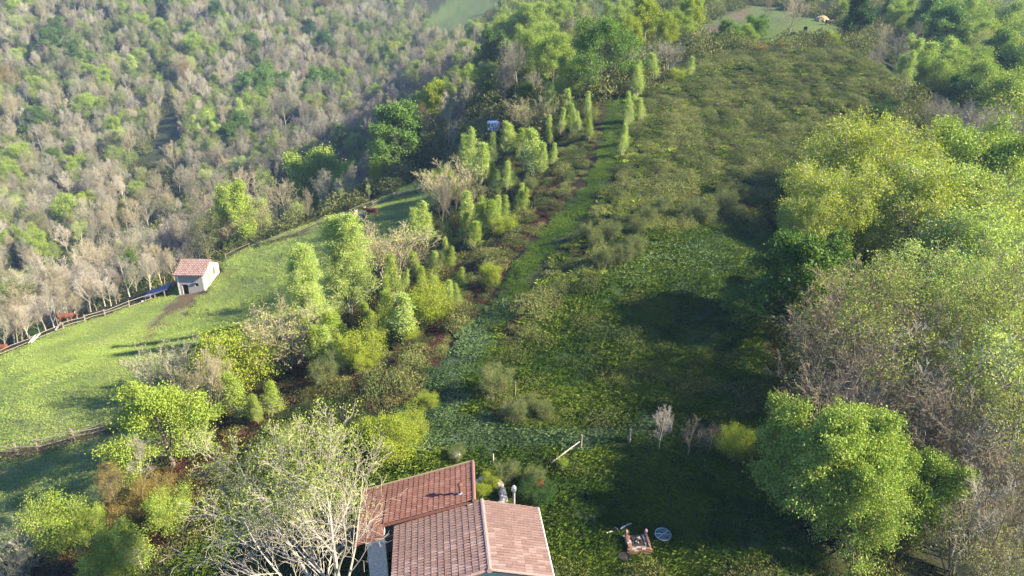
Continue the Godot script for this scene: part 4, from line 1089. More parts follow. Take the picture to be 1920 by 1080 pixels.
	near("oakd1", -60.76, -107.34, 5.63, 0.70, 1.57, "nearest dark green oak left of the dark low shed")
	near("budg0", -68.48, -116.10, 12.56, 0.69, 0.34, "half-bare pale-leaved tree just above the dark low shed")
	near("dbush1", -69.02, -90.99, 2.63, 0.94, 1.09, "dark green shrub far above the rail fence across the lower pasture")
	near("deep0", -61.66, -112.64, 5.08, 0.66, 3.02, "deep green tree just above the dark low shed")
	near("deep1", -50.52, -117.67, 9.54, 0.60, 5.48, "deep green tree just above the white-walled barn")
	near("pale0", -7.50, -24.20, 12.20, 1.05, 0.60, "tall pale-barked tree leaning beside the cottage, yellow-green leaves at its crown", Vector2(-0.34, 0.36))
	near("birchd1", 8.27, -101.64, 2.16, 1.30, 4.34, "slender bright green birch just left of the grass path's upper end", Vector2(0.06, 0.04))
	near("birchd2", 5.45, -99.07, 2.15, 1.05, 5.32, "slender bright green birch just right of the red and white vehicle", Vector2(-0.04, -0.01))
	near("birch0", 8.71, -98.80, 3.12, 1.01, 5.06, "fifth nearest slender yellow-green birch below the grass path's upper end", Vector2(0.08, 0.08))
	near("birchd1", 10.56, -95.61, 3.68, 0.82, 2.39, "slender bright green birch just below the grass path's upper end", Vector2(-0.05, -0.01))
	near("birchd2", 0.89, -98.09, 1.75, 1.23, 1.63, "second nearest slender bright green birch below the red and white vehicle", Vector2(0.01, 0.06))
	near("birchd0", 1.76, -99.22, 3.81, 1.46, 5.50, "nearest slender bright green birch below the red and white vehicle", Vector2(-0.04, 0.06))
	near("birchd1", 2.66, -91.87, 3.48, 0.94, 2.41, "third nearest slender bright green birch below the red and white vehicle", Vector2(0.00, 0.01))
	near("birch2", 5.41, -89.95, 3.15, 0.92, 1.71, "fourth nearest slender yellow-green birch right of the red and white vehicle", Vector2(0.01, 0.01))
	near("ybush1", -4.78, -97.03, 1.86, 0.94, 4.37, "nearest yellow-green leafy shrub below the red and white vehicle")
	near("birchd1", -2.54, -91.82, 3.98, 1.06, 3.09, "fourth nearest slender bright green birch below the red and white vehicle", Vector2(-0.02, -0.05))
	near("birch2", 0.35, -89.60, 2.08, 1.45, 5.00, "sixth nearest slender yellow-green birch below the red and white vehicle", Vector2(-0.08, -0.09))
	near("pbush0", 2.28, -85.48, 2.42, 0.80, 2.70, "nearest pale olive shrub below the red and white vehicle")
	near("hazel1", -5.69, -88.55, 4.41, 1.23, 3.23, "many-stemmed brown hazel far below the red and white vehicle")
	near("birch2", -5.73, -84.49, 4.27, 1.29, 4.48, "twelfth nearest slender yellow-green birch below the red and white vehicle", Vector2(0.05, 0.05))
	near("birch0", -1.72, -79.46, 3.73, 1.16, 0.64, "eleventh nearest slender yellow-green birch below the red and white vehicle", Vector2(0.05, 0.07))
	near("birch1", -8.56, -84.95, 2.43, 1.07, 1.84, "second nearest slender yellow-green birch right of the trough cows", Vector2(-0.09, -0.00))
	near("ybush1", -0.80, -74.13, 2.72, 1.06, 0.28, "second nearest yellow-green leafy shrub below the red and white vehicle")
	near("birch0", -7.38, -75.71, 2.58, 1.12, 0.40, "sixth nearest slender yellow-green birch right of the fallen pale pole", Vector2(-0.09, -0.02))
	near("ybush1", -13.86, -76.62, 1.94, 1.07, 1.94, "yellow-green leafy shrub just above the fallen pale pole")
	near("birch2", -11.95, -74.73, 4.14, 0.87, 5.10, "third nearest slender yellow-green birch right of the fallen pale pole", Vector2(-0.03, 0.04))
	near("birch0", -7.82, -68.02, 2.77, 1.23, 1.83, "fourth nearest slender yellow-green birch right of the fallen pale pole", Vector2(-0.08, -0.05))
	near("birchd1", -6.55, -68.32, 2.70, 1.13, 0.99, "seventh nearest slender bright green birch right of the fallen pale pole", Vector2(0.00, 0.06))
	near("birch2", -16.85, -75.18, 2.94, 1.13, 2.38, "nearest slender yellow-green birch above the fallen pale pole", Vector2(-0.06, -0.01))
	near("birch0", -14.12, -72.45, 2.03, 1.36, 3.01, "nearest slender yellow-green birch right of the fallen pale pole", Vector2(0.03, -0.08))
	near("birch1", -11.19, -67.06, 2.60, 0.86, 1.47, "second nearest slender yellow-green birch right of the fallen pale pole", Vector2(0.05, 0.05))
	near("birchd2", -9.02, -64.99, 2.69, 0.99, 2.68, "third nearest slender bright green birch right of the fallen pale pole", Vector2(-0.02, 0.01))
	near("birchd0", -19.18, -67.94, 3.08, 0.81, 1.67, "nearest slender bright green birch left of the fallen pale pole", Vector2(0.09, 0.08))
	near("birchd1", -7.09, -60.27, 2.48, 1.24, 3.44, "fifth nearest slender bright green birch right of the fallen pale pole", Vector2(-0.02, -0.08))
	near("birch2", -5.80, -58.81, 2.21, 1.31, 4.43, "fifth nearest slender yellow-green birch right of the fallen pale pole", Vector2(0.06, -0.04))
	near("birchd0", -11.49, -58.10, 3.39, 1.45, 1.19, "third nearest slender bright green birch below the fallen pale pole", Vector2(0.02, 0.09))
	near("ybush1", -7.20, -55.46, 4.28, 0.97, 2.24, "nearest yellow-green leafy shrub right of the fallen pale pole")
	near("birchd2", -20.51, -61.47, 3.28, 1.04, 5.65, "second nearest slender bright green birch left of the fallen pale pole", Vector2(0.01, -0.01))
	near("birch0", -17.23, -59.36, 3.07, 1.17, 3.16, "third nearest slender yellow-green birch below the fallen pale pole", Vector2(0.06, -0.07))
	near("birch1", -10.95, -53.73, 2.35, 1.06, 2.44, "nearest slender yellow-green birch below the fallen pale pole", Vector2(-0.08, -0.06))
	near("birch2", -9.02, -52.89, 4.36, 1.27, 0.25, "second nearest slender yellow-green birch below the fallen pale pole", Vector2(0.03, 0.08))
	near("birchd0", -18.65, -55.98, 4.18, 1.14, 4.66, "eighth nearest slender bright green birch below the fallen pale pole", Vector2(0.00, 0.09))
	near("birchd1", -15.45, -54.30, 4.42, 1.33, 5.78, "fifth nearest slender bright green birch below the fallen pale pole", Vector2(0.03, 0.05))
	near("birch2", -15.68, -52.34, 3.81, 1.02, 5.64, "fourth nearest slender yellow-green birch below the fallen pale pole", Vector2(0.06, -0.08))
	near("birchd0", -13.82, -50.20, 3.38, 0.95, 3.89, "sixth nearest slender bright green birch below the fallen pale pole", Vector2(-0.06, 0.05))
	near("pbush0", -14.87, -47.95, 3.07, 0.75, 1.00, "pale olive shrub far below the fallen pale pole")

func far_trees() -> void:
	far("bare1", -120.0, -503.9, 13.2, 0)
	far("olive1", -113.1, -504.2, 9.8, 0)
	far("bare0", -105.9, -510.6, 10.5, 0)
	far("olive1", -119.5, -476.8, 8.6, 0)
	far("bare1", -113.4, -480.5, 13.9, 0)
	far("oakd1", -104.5, -480.8, 12.7, 0)
	far("bare0", -93.6, -500.8, 11.7, 0)
	far("olive1", -85.3, -500.4, 11.2, 0)
	far("bare1", -77.0, -507.7, 13.3, 0)
	far("bare0", -69.3, -519.7, 12.4, 0)
	far("olive1", -61.7, -522.4, 9.2, 0)
	far("bare0", -114.3, -462.0, 12.4, 0)
	far("oakd0", -103.6, -470.2, 10.0, 0)
	far("oakd0", -99.4, -474.6, 10.3, 0)
	far("barem0", -87.3, -482.7, 10.4, 0)
	far("lush1", -78.1, -488.1, 12.8, 0)
	far("olive1", -70.8, -492.6, 10.5, 0)
	far("bare1", -59.6, -504.7, 14.0, 0)
	far("barem1", -97.3, -444.6, 10.7, 0)
	far("barem1", -92.1, -456.8, 11.0, 0)
	far("barem0", -80.0, -456.0, 10.6, 0)
	far("barem0", -71.9, -458.4, 11.9, 0)
	far("olive1", -62.2, -464.9, 10.3, 0)
	far("olive1", -58.2, -480.5, 10.8, 0)
	far("bare0", -94.3, -428.9, 11.5, 0)
	far("bare0", -84.9, -420.4, 11.3, 0)
	far("barem0", -79.4, -423.8, 11.7, 0)
	far("olive0", -68.7, -429.9, 11.3, 0)
	far("barem1", -60.4, -432.4, 12.0, 0)
	far("bare1", -78.1, -403.0, 11.8, 0)
	far("olive0", -71.7, -397.9, 9.7, 0)
	far("olive0", -62.7, -397.8, 10.9, 0)
	far("birch2", -266.7, -379.2, 10.6, 1)
	far("bareb1", -260.0, -381.5, 12.3, 1)
	far("barew0", -228.6, -392.2, 10.4, 1)
	far("bareb0", -221.5, -389.3, 12.8, 1)
	far("barew0", -256.0, -366.1, 9.5, 1)
	far("bareb1", -255.7, -377.1, 10.8, 1)
	far("barew1", -245.7, -374.5, 11.5, 1)
	far("olive0", -239.8, -380.1, 9.7, 1)
	far("bareb1", -228.1, -380.9, 9.9, 1)
	far("barew0", -217.8, -376.7, 10.3, 1)
	far("barew0", -211.6, -382.7, 8.1, 1)
	far("olive0", -202.9, -384.9, 8.3, 1)
	far("bare1", -193.5, -384.5, 11.9, 1)
	far("bareb1", -191.0, -387.1, 11.6, 1)
	far("bareb1", -246.9, -353.6, 11.9, 1)
	far("budg0", -241.2, -361.4, 10.8, 1)
	far("olive0", -231.9, -362.3, 8.2, 1)
	far("bareb1", -226.2, -362.6, 11.8, 1)
	far("bare0", -218.1, -368.4, 11.9, 1)
	far("barew1", -209.0, -369.3, 12.2, 1)
	far("bareb1", -206.3, -373.2, 10.4, 1)
	far("budg0", -195.8, -377.5, 8.0, 1)
	far("lush0", -189.3, -378.9, 10.5, 1)
	far("bare1", -243.4, -347.9, 12.3, 1)
	far("barew1", -235.8, -348.2, 12.4, 1)
	far("barew1", -231.6, -350.4, 9.2, 1)
	far("bare0", -225.9, -353.1, 10.3, 1)
	far("bare0", -214.1, -351.7, 9.8, 1)
	far("barew1", -205.8, -352.8, 8.9, 1)
	far("bareb1", -200.8, -359.9, 12.6, 1)
	far("olive0", -196.3, -360.8, 7.2, 1)
	far("olive0", -185.8, -359.8, 9.9, 1)
	far("budg0", -176.6, -360.6, 7.4, 1)
	far("olive0", -234.6, -331.1, 10.6, 1)
	far("budg0", -227.7, -334.7, 10.1, 1)
	far("bare1", -219.6, -339.0, 9.6, 1)
	far("bareb0", -216.2, -341.4, 12.6, 1)
	far("bare1", -207.3, -339.5, 11.9, 1)
	far("olive1", -201.2, -344.5, 7.0, 1)
	far("bareb1", -191.7, -345.2, 8.5, 1)
	far("barew1", -185.3, -349.8, 9.2, 1)
	far("lush0", -176.7, -348.8, 8.6, 1)
	far("barew1", -232.9, -321.6, 8.9, 1)
	far("barew1", -224.7, -326.1, 12.9, 1)
	far("barew1", -221.1, -330.9, 9.3, 1)
	far("bare0", -210.3, -328.3, 8.7, 1)
	far("bareb1", -205.1, -331.7, 10.4, 1)
	far("olive0", -200.7, -332.7, 10.8, 1)
	far("bare0", -190.2, -333.1, 10.5, 1)
	far("bareb0", -182.4, -333.2, 12.7, 1)
	far("birch2", -173.7, -333.6, 12.8, 1)
	far("olive0", -168.5, -332.3, 9.4, 1)
	far("orange1", -223.2, -316.1, 12.7, 1)
	far("bareb0", -217.3, -316.3, 10.7, 1)
	far("lush1", -207.5, -314.9, 10.1, 1)
	far("barew1", -206.3, -323.0, 8.9, 1)
	far("olive1", -196.5, -323.1, 11.0, 1)
	far("bare1", -186.6, -315.1, 9.8, 1)
	far("lush0", -184.6, -323.9, 11.9, 1)
	far("bare1", -173.6, -323.7, 8.4, 1)
	far("bare0", -165.8, -319.8, 8.5, 1)
	far("bare1", -221.4, -305.2, 12.1, 1)
	far("bare0", -215.7, -302.4, 12.3, 1)
	far("bare0", -209.3, -307.9, 12.1, 1)
	far("barew1", -201.2, -306.3, 8.9, 1)
	far("bareb1", -195.7, -309.2, 12.1, 1)
	far("barew0", -184.9, -308.1, 12.7, 1)
	far("bare0", -177.2, -304.5, 11.9, 1)
	far("barew0", -171.3, -307.7, 9.0, 1)
	far("barew1", -163.3, -306.0, 9.7, 1)
	far("bareb1", -216.7, -290.4, 8.5, 1)
	far("barew1", -212.2, -292.4, 12.3, 1)
	far("bareb0", -205.0, -293.6, 11.9, 1)
	far("barew0", -197.4, -291.8, 8.1, 1)
	far("barew0", -194.7, -297.9, 9.1, 1)
	far("barew0", -181.3, -291.3, 11.6, 1)
	far("lush1", -177.5, -295.7, 10.8, 1)
	far("olive0", -169.6, -293.6, 7.1, 1)
	far("olive0", -159.2, -294.5, 9.1, 1)
	far("barew1", -154.6, -292.2, 11.0, 1)
	far("bare1", -203.1, -275.8, 10.9, 1)
	far("bareb0", -200.5, -282.8, 9.2, 1)
	far("barew0", -193.5, -281.1, 12.3, 1)
	far("oakd0", -190.2, -283.5, 11.1, 1)
	far("barew0", -179.4, -284.0, 10.9, 1)
	far("bare0", -171.5, -281.1, 10.2, 1)
	far("bare0", -162.1, -276.5, 10.0, 1)
	far("bareb1", -153.7, -275.4, 8.8, 1)
	far("olive0", -149.3, -276.7, 8.9, 1)
	far("bare0", -196.8, -269.4, 10.9, 1)
	far("bareb1", -190.7, -265.5, 9.3, 1)
	far("bare1", -182.2, -269.9, 11.6, 1)
	far("bareb0", -181.1, -272.4, 11.3, 1)
	far("bare0", -166.8, -266.9, 10.7, 1)
	far("barew0", -164.3, -267.2, 11.3, 1)
	far("barew0", -157.3, -266.8, 8.2, 1)
	far("budg1", -142.9, -257.4, 10.9, 1)
	far("olive0", -139.6, -259.0, 8.7, 1)
	far("bare0", -191.7, -257.0, 11.2, 1)
	far("bareb0", -186.2, -258.9, 8.7, 1)
	far("bare1", -176.5, -254.4, 11.2, 1)
	far("bare1", -172.6, -258.6, 11.6, 1)
	far("bare0", -168.4, -259.5, 9.1, 1)
	far("barew0", -157.9, -255.4, 11.2, 1)
	far("bareb1", -150.9, -250.7, 8.1, 1)
	far("olive0", -145.0, -254.7, 10.7, 1)
	far("bare1", -185.8, -242.0, 9.3, 1)
	far("barew1", -179.7, -240.8, 10.3, 1)
	far("lush1", -176.7, -248.8, 11.7, 1)
	far("bareb0", -169.7, -246.9, 8.7, 1)
	far("bare0", -162.7, -241.9, 10.7, 1)
	far("bareb0", -156.6, -240.6, 8.6, 1)
	far("bareb1", -145.8, -239.1, 8.4, 1)
	far("barew1", -138.7, -237.0, 8.4, 1)
	far("bareb0", -178.7, -233.4, 10.5, 1)
	far("lush0", -170.2, -233.0, 11.5, 1)
	far("bareb1", -165.5, -235.8, 12.4, 1)
	far("bare1", -160.5, -234.8, 11.5, 1)
	far("bare0", -154.2, -234.8, 9.5, 1)
	far("barew0", -145.5, -229.9, 9.2, 1)
	far("barew0", -136.8, -225.3, 10.3, 1)
	far("bareb1", -131.5, -227.5, 8.0, 1)
	far("budg1", -172.8, -221.4, 10.4, 1)
	far("olive1", -166.6, -218.8, 10.8, 1)
	far("bareb1", -165.1, -225.5, 9.0, 1)
	far("bareb0", -156.2, -218.9, 11.4, 1)
	far("bare0", -149.2, -217.4, 10.5, 1)
	far("barew1", -141.8, -218.8, 12.2, 1)
	far("bare1", -133.2, -213.5, 11.9, 1)
	far("bareb0", -131.4, -217.2, 11.9, 1)
	far("barew1", -122.8, -215.0, 11.0, 1)
	far("barew0", -165.5, -213.6, 11.5, 1)
	far("budg0", -159.8, -210.9, 10.6, 1)
	far("budg1", -149.2, -204.0, 9.5, 1)
	far("bare0", -145.3, -207.0, 10.7, 1)
	far("bare0", -140.0, -206.7, 11.4, 1)
	far("lush1", -130.9, -202.0, 8.8, 1)
	far("barew1", -124.6, -202.9, 12.1, 1)
	far("bareb0", -123.5, -206.1, 12.0, 1)
	far("barew1", -155.8, -198.3, 11.9, 1)
	far("budg0", -153.2, -199.9, 8.4, 1)
	far("bare1", -147.1, -196.7, 12.6, 1)
	far("budg0", -143.1, -198.8, 8.1, 1)
	far("barew1", -133.5, -194.6, 12.6, 1)
	far("lush0", -128.2, -195.0, 11.9, 1)
	far("barew0", -122.6, -195.1, 12.5, 1)
	far("bareb0", -145.2, -186.9, 9.6, 1)
	far("barew0", -143.0, -186.1, 8.2, 1)
	far("barew1", -135.9, -183.1, 8.3, 1)
	far("olive1", -131.4, -185.0, 10.7, 1)
	far("barew1", -123.2, -182.5, 9.1, 1)
	far("budg0", -121.7, -187.0, 7.7, 1)
	far("barew1", -137.8, -177.7, 11.6, 1)
	far("bareb1", -133.8, -176.0, 9.0, 1)
	far("olive0", -128.6, -176.0, 9.0, 1)
	far("bare0", -133.1, -170.4, 9.9, 1)
	far("barew1", -169.0, -412.1, 14.0, 2)
	far("barew1", -142.7, -423.8, 13.4, 2)
	far("barew1", -126.8, -431.7, 11.3, 2)
	far("bare0", -114.7, -442.3, 12.3, 2)
	far("orange1", -107.5, -439.7, 13.9, 2)
	far("barew1", -85.9, -455.6, 12.2, 2)
	far("bare0", -177.3, -394.3, 12.6, 2)
	far("barew0", -167.8, -394.4, 13.3, 2)
	far("oakd1", -155.9, -394.9, 13.2, 2)
	far("budg1", -150.2, -394.5, 8.5, 2)
	far("budg1", -141.4, -399.7, 7.9, 2)
	far("barew1", -129.4, -403.3, 10.1, 2)
	far("olive1", -126.8, -416.2, 10.9, 2)
	far("bareb0", -115.9, -412.8, 10.3, 2)
	far("bare0", -103.3, -421.5, 11.0, 2)
	far("bareb0", -99.2, -431.3, 11.1, 2)
	far("barew0", -84.5, -433.0, 13.5, 2)
	far("deep0", -161.4, -374.3, 9.3, 2)
	far("bareb0", -155.2, -380.5, 10.8, 2)
	far("budg0", -145.0, -372.6, 10.6, 2)
	far("barew1", -139.2, -376.7, 13.2, 2)
	far("barew0", -131.4, -389.5, 12.3, 2)
	far("barew0", -122.6, -392.8, 12.7, 2)
	far("bareb0", -116.2, -390.1, 10.0, 2)
	far("deep1", -106.2, -385.9, 12.6, 2)
	far("olive1", -93.5, -393.6, 11.5, 2)
	far("oakd1", -83.2, -398.2, 9.3, 2)
	far("oakd0", -79.6, -402.0, 9.2, 2)
	far("bare1", -159.1, -355.4, 12.6, 2)
	far("budg1", -153.2, -360.6, 8.4, 2)
	far("olive0", -143.6, -353.4, 9.7, 2)
	far("budg1", -136.5, -356.6, 9.3, 2)
	far("oakd0", -127.5, -359.8, 10.5, 2)
	far("barew0", -123.0, -367.1, 11.7, 2)
	far("barew1", -115.5, -371.0, 9.0, 2)
	far("barew0", -102.6, -362.7, 11.9, 2)
	far("deep0", -93.1, -368.2, 11.6, 2)
	far("bare0", -87.1, -368.2, 11.1, 2)
	far("bareb1", -81.1, -379.6, 12.0, 2)
	far("orange1", -161.9, -350.8, 10.6, 2)
	far("bareb0", -156.7, -350.4, 9.0, 2)
	far("barew1", -144.6, -342.3, 10.2, 2)
	far("barew1", -131.5, -339.6, 10.3, 2)
	far("bareb0", -129.4, -348.8, 12.2, 2)
	far("barew1", -117.2, -343.1, 11.5, 2)
	far("bare1", -112.3, -348.8, 12.0, 2)
	far("barew0", -100.4, -341.0, 13.9, 2)
	far("barew1", -96.5, -347.7, 11.9, 2)
	far("bareb0", -151.4, -333.3, 13.0, 2)
	far("budg1", -148.4, -336.0, 9.9, 2)
	far("barew1", -134.3, -332.9, 11.8, 2)
	far("barew1", -128.1, -326.3, 12.1, 2)
	far("barew1", -119.1, -324.9, 12.7, 2)
	far("bare0", -107.5, -323.1, 9.5, 2)
	far("barew1", -102.2, -328.3, 12.0, 2)
	far("barew0", -94.7, -329.9, 10.6, 2)
	far("barew1", -141.7, -319.1, 11.2, 2)
	far("barew1", -132.5, -307.5, 12.3, 2)
	far("bare0", -121.1, -305.4, 12.0, 2)
	far("bare1", -116.3, -305.0, 11.0, 2)
	far("barew1", -107.5, -314.2, 12.3, 2)
	far("bareb0", -99.6, -301.0, 11.4, 2)
	far("barew0", -92.1, -305.6, 11.8, 2)
	far("budg1", -129.2, -293.0, 7.7, 2)
	far("barew1", -126.0, -296.3, 10.4, 2)
	far("oakd0", -110.9, -286.4, 9.4, 2)
	far("lush0", -104.2, -286.0, 9.3, 2)
	far("budg0", -98.9, -292.4, 9.4, 2)
	far("barew0", -89.9, -293.0, 12.6, 2)
	far("barew1", -120.8, -276.7, 11.1, 2)
	far("bare1", -114.3, -281.3, 11.8, 2)
	far("bare0", -106.8, -275.9, 11.7, 2)
	far("budg1", -73.1, -294.5, 8.2, 3)
	far("barem0", -79.9, -287.6, 12.3, 3)
	far("barem1", -68.0, -276.3, 9.4, 3)
	far("birch0", -103.2, -268.6, 12.5, 3)
	far("budg0", -101.5, -274.5, 8.0, 3)
	far("barem1", -92.0, -271.4, 12.0, 3)
	far("barem1", -86.3, -269.3, 11.7, 3)
	far("barem0", -73.7, -257.1, 12.4, 3)
	far("barem1", -67.3, -255.8, 9.1, 3)
	far("barem0", -60.7, -246.7, 12.9, 3)
	far("birch0", -116.4, -259.9, 11.0, 3)
	far("oakd0", -110.1, -260.6, 9.3, 3)
	far("barem0", -106.6, -258.8, 10.5, 3)
	far("oakd1", -99.4, -255.8, 12.8, 3)
	far("barem0", -89.0, -256.2, 10.1, 3)
	far("bare0", -84.8, -256.1, 10.0, 3)
	far("barem1", -74.5, -249.2, 10.2, 3)
	far("bare1", -71.0, -246.4, 10.3, 3)
	far("bare0", -61.1, -242.6, 9.2, 3)
	far("bare1", -55.4, -233.6, 10.8, 3)
	far("olive0", -116.9, -252.1, 8.0, 3)
	far("olive1", -110.6, -251.3, 9.3, 3)
	far("olive0", -105.0, -247.1, 9.2, 3)
	far("oakd0", -101.3, -251.9, 10.8, 3)
	far("barem0", -91.5, -243.7, 10.5, 3)
	far("barem0", -84.5, -240.4, 11.8, 3)
	far("barem0", -79.4, -241.7, 11.3, 3)
	far("bare1", -68.3, -234.4, 12.1, 3)
	far("bare1", -63.4, -234.9, 12.0, 3)
	far("birch0", -55.2, -224.9, 10.3, 3)
	far("barem1", -109.0, -239.9, 10.6, 3)
	far("bare0", -105.5, -238.2, 12.1, 3)
	far("barem0", -94.3, -233.8, 10.2, 3)
	far("bare1", -92.4, -235.0, 12.0, 3)
	far("barem0", -82.7, -235.1, 9.4, 3)
	far("barem1", -78.7, -229.5, 10.3, 3)
	far("bare1", -71.6, -231.4, 11.5, 3)
	far("barem1", -67.3, -228.4, 12.7, 3)
	far("barem0", -58.0, -221.5, 9.6, 3)
	far("oakd1", -52.5, -217.3, 12.0, 3)
	far("barem1", -103.2, -230.5, 11.7, 3)
	far("barem1", -99.0, -232.1, 12.9, 3)
	far("budg1", -88.9, -225.6, 9.9, 3)
	far("barem1", -85.5, -225.5, 9.6, 3)
	far("barem1", -79.4, -221.9, 11.7, 3)
	far("barem0", -73.6, -223.0, 10.9, 3)
	far("barem1", -102.6, -220.9, 11.2, 3)
	far("budg1", -97.3, -218.3, 10.1, 3)
	far("barem1", -92.4, -221.2, 9.7, 3)
	far("barem0", -86.7, -218.8, 9.3, 3)
	far("barem1", -91.9, -213.3, 12.7, 3)
	far("budg0", -12.8, -302.1, 7.9, 4)
	far("barem1", -22.8, -301.0, 9.6, 4)
	far("barem1", -12.8, -266.9, 11.2, 4)
	far("bare0", -45.3, -324.9, 10.6, 4)
	far("barem1", -37.5, -308.9, 9.7, 4)
	far("budg0", -29.5, -304.8, 7.9, 4)
	far("barem1", -22.8, -288.2, 8.7, 4)
	far("barem1", -16.7, -252.5, 10.8, 4)
	far("barem0", -57.8, -319.6, 8.4, 4)
	far("barem0", -47.2, -310.8, 12.0, 4)
	far("barem1", -36.9, -280.3, 11.6, 4)
	far("barem0", -33.1, -272.3, 11.3, 4)
	far("barem1", -21.4, -238.6, 8.8, 4)
	far("bare1", -13.8, -220.7, 9.8, 4)
	far("barem1", -65.2, -308.6, 10.8, 4)
	far("barem0", -57.6, -296.4, 9.8, 4)
	far("barem1", -53.7, -305.3, 9.6, 4)
	far("barem1", -42.5, -274.6, 11.6, 4)
	far("barem0", -35.0, -261.9, 10.5, 4)
	far("barem1", -23.7, -225.8, 9.5, 4)
	far("barem1", -17.3, -210.6, 11.8, 4)
	far("bare0", -66.7, -296.9, 9.1, 4)
	far("barem1", -56.2, -279.0, 9.9, 4)
	far("barem1", -51.4, -269.9, 8.5, 4)
	far("bare0", -38.3, -250.9, 10.7, 4)
	far("barem0", -33.3, -238.9, 8.7, 4)
	far("barem1", -25.0, -218.7, 11.0, 4)
	far("barem0", -21.1, -208.9, 8.6, 4)
	far("bare0", -56.9, -261.3, 8.4, 4)
	far("barem0", -45.6, -242.0, 9.1, 4)
	far("barem1", -43.0, -237.7, 10.5, 4)
	far("barem0", -33.9, -223.1, 10.4, 4)
	far("barem0", -26.3, -207.4, 8.1, 4)
	far("bare0", -47.5, -232.9, 9.1, 4)
	far("bare1", -44.2, -231.3, 9.8, 4)
	far("bare0", -36.8, -216.8, 10.5, 4)
	far("barem1", -52.3, -229.5, 10.5, 4)
	far("barem1", -44.4, -223.5, 8.3, 4)
	far("budg0", -47.1, -214.7, 8.6, 4)
	far("barem1", -41.3, -210.3, 11.9, 4)
	far("oakd1", -214.5, -344.9, 16.0, 5)
	far("oakd1", -203.6, -342.5, 13.0, 5)
	far("oakd1", -218.7, -358.6, 14.0, 5)
	far("oak0", -101.9, -296.1, 15.0, 5)
	far("oak0", -93.8, -298.7, 13.0, 5)
	far("oak0", -84.1, -305.2, 13.0, 5)
	far("oak0", -111.0, -303.5, 12.0, 5)
	far("oak1", -78.9, -312.4, 11.0, 5)
	far("lush0", -71.3, -314.9, 10.0, 5)
	far("bright0", -151.8, -240.6, 9.0, 5)
	far("oakd1", -164.6, -248.0, 10.0, 5)
	far("yellow1", -127.1, -203.0, 10.0, 5)
	far("orange0", -146.1, -322.7, 12.0, 5)
	far("lush0", -150.8, -349.2, 14.0, 5)
	far("lush1", -179.2, -404.8, 14.0, 5)
	far("lush1", -251.5, -377.6, 12.0, 5)
	far("lush0", -248.0, -385.8, 12.0, 5)
	far("yellow0", -53.8, -334.0, 11.0, 5)
	far("lush1", -31.1, -254.1, 9.0, 5)
	far("lush1", -13.8, -235.0, 9.0, 5)
	far("oak0", -106.1, -310.0, 14.0, 5)
	far("yellow0", -76.0, -272.6, 8.0, 5)
	far("birch1", -59.9, -256.1, 11.0, 5)
	far("olive0", -52.3, -402.8, 9.0, 5)
	far("birch0", -111.1, -260.0, 12.0, 5)
	far("birch1", -112.0, -251.7, 11.0, 5)
	far("birch1", -105.5, -252.6, 11.0, 5)

func near(kind: String, x: float, z: float, tall: float, wide: float, turn: float, label: String, tilt := Vector2.ZERO) -> void:
	var k: Array = KINDS[kind.left(-1)]
	place(k[6 + int(kind.right(1))], k[0], x, z, tall, wide, turn, k[1], k[2], label, k[4], k[5], tilt)

func far(kind: String, x: float, z: float, tall: float, where: int) -> void:
	var k: Array = KINDS[kind.left(-1)]
	var y := ground(x, z)
	var lead := "tall " if tall > 11.5 and not k[3].begins_with("tall") else ("low " if tall < 8.0 and not k[3].begins_with("tall") else "")
	var spot: String = ZONES[where]
	if spot.begins_with("on the far slope"):
		spot = ("high " if y > 2.0 else ("midway " if y > -17.0 else "low ")) + spot
	rng.seed = int(x * 10.0) * 7919 + int(z * 10.0)
	place(k[6 + int(kind.right(1))], k[0], x, z, tall, rng.randf_range(0.9, 1.25), rng.randf() * TAU, k[1], k[2], lead + k[3] + " " + spot, k[4], "trees of the kind " + ZONES[where] + ", " + k[3])

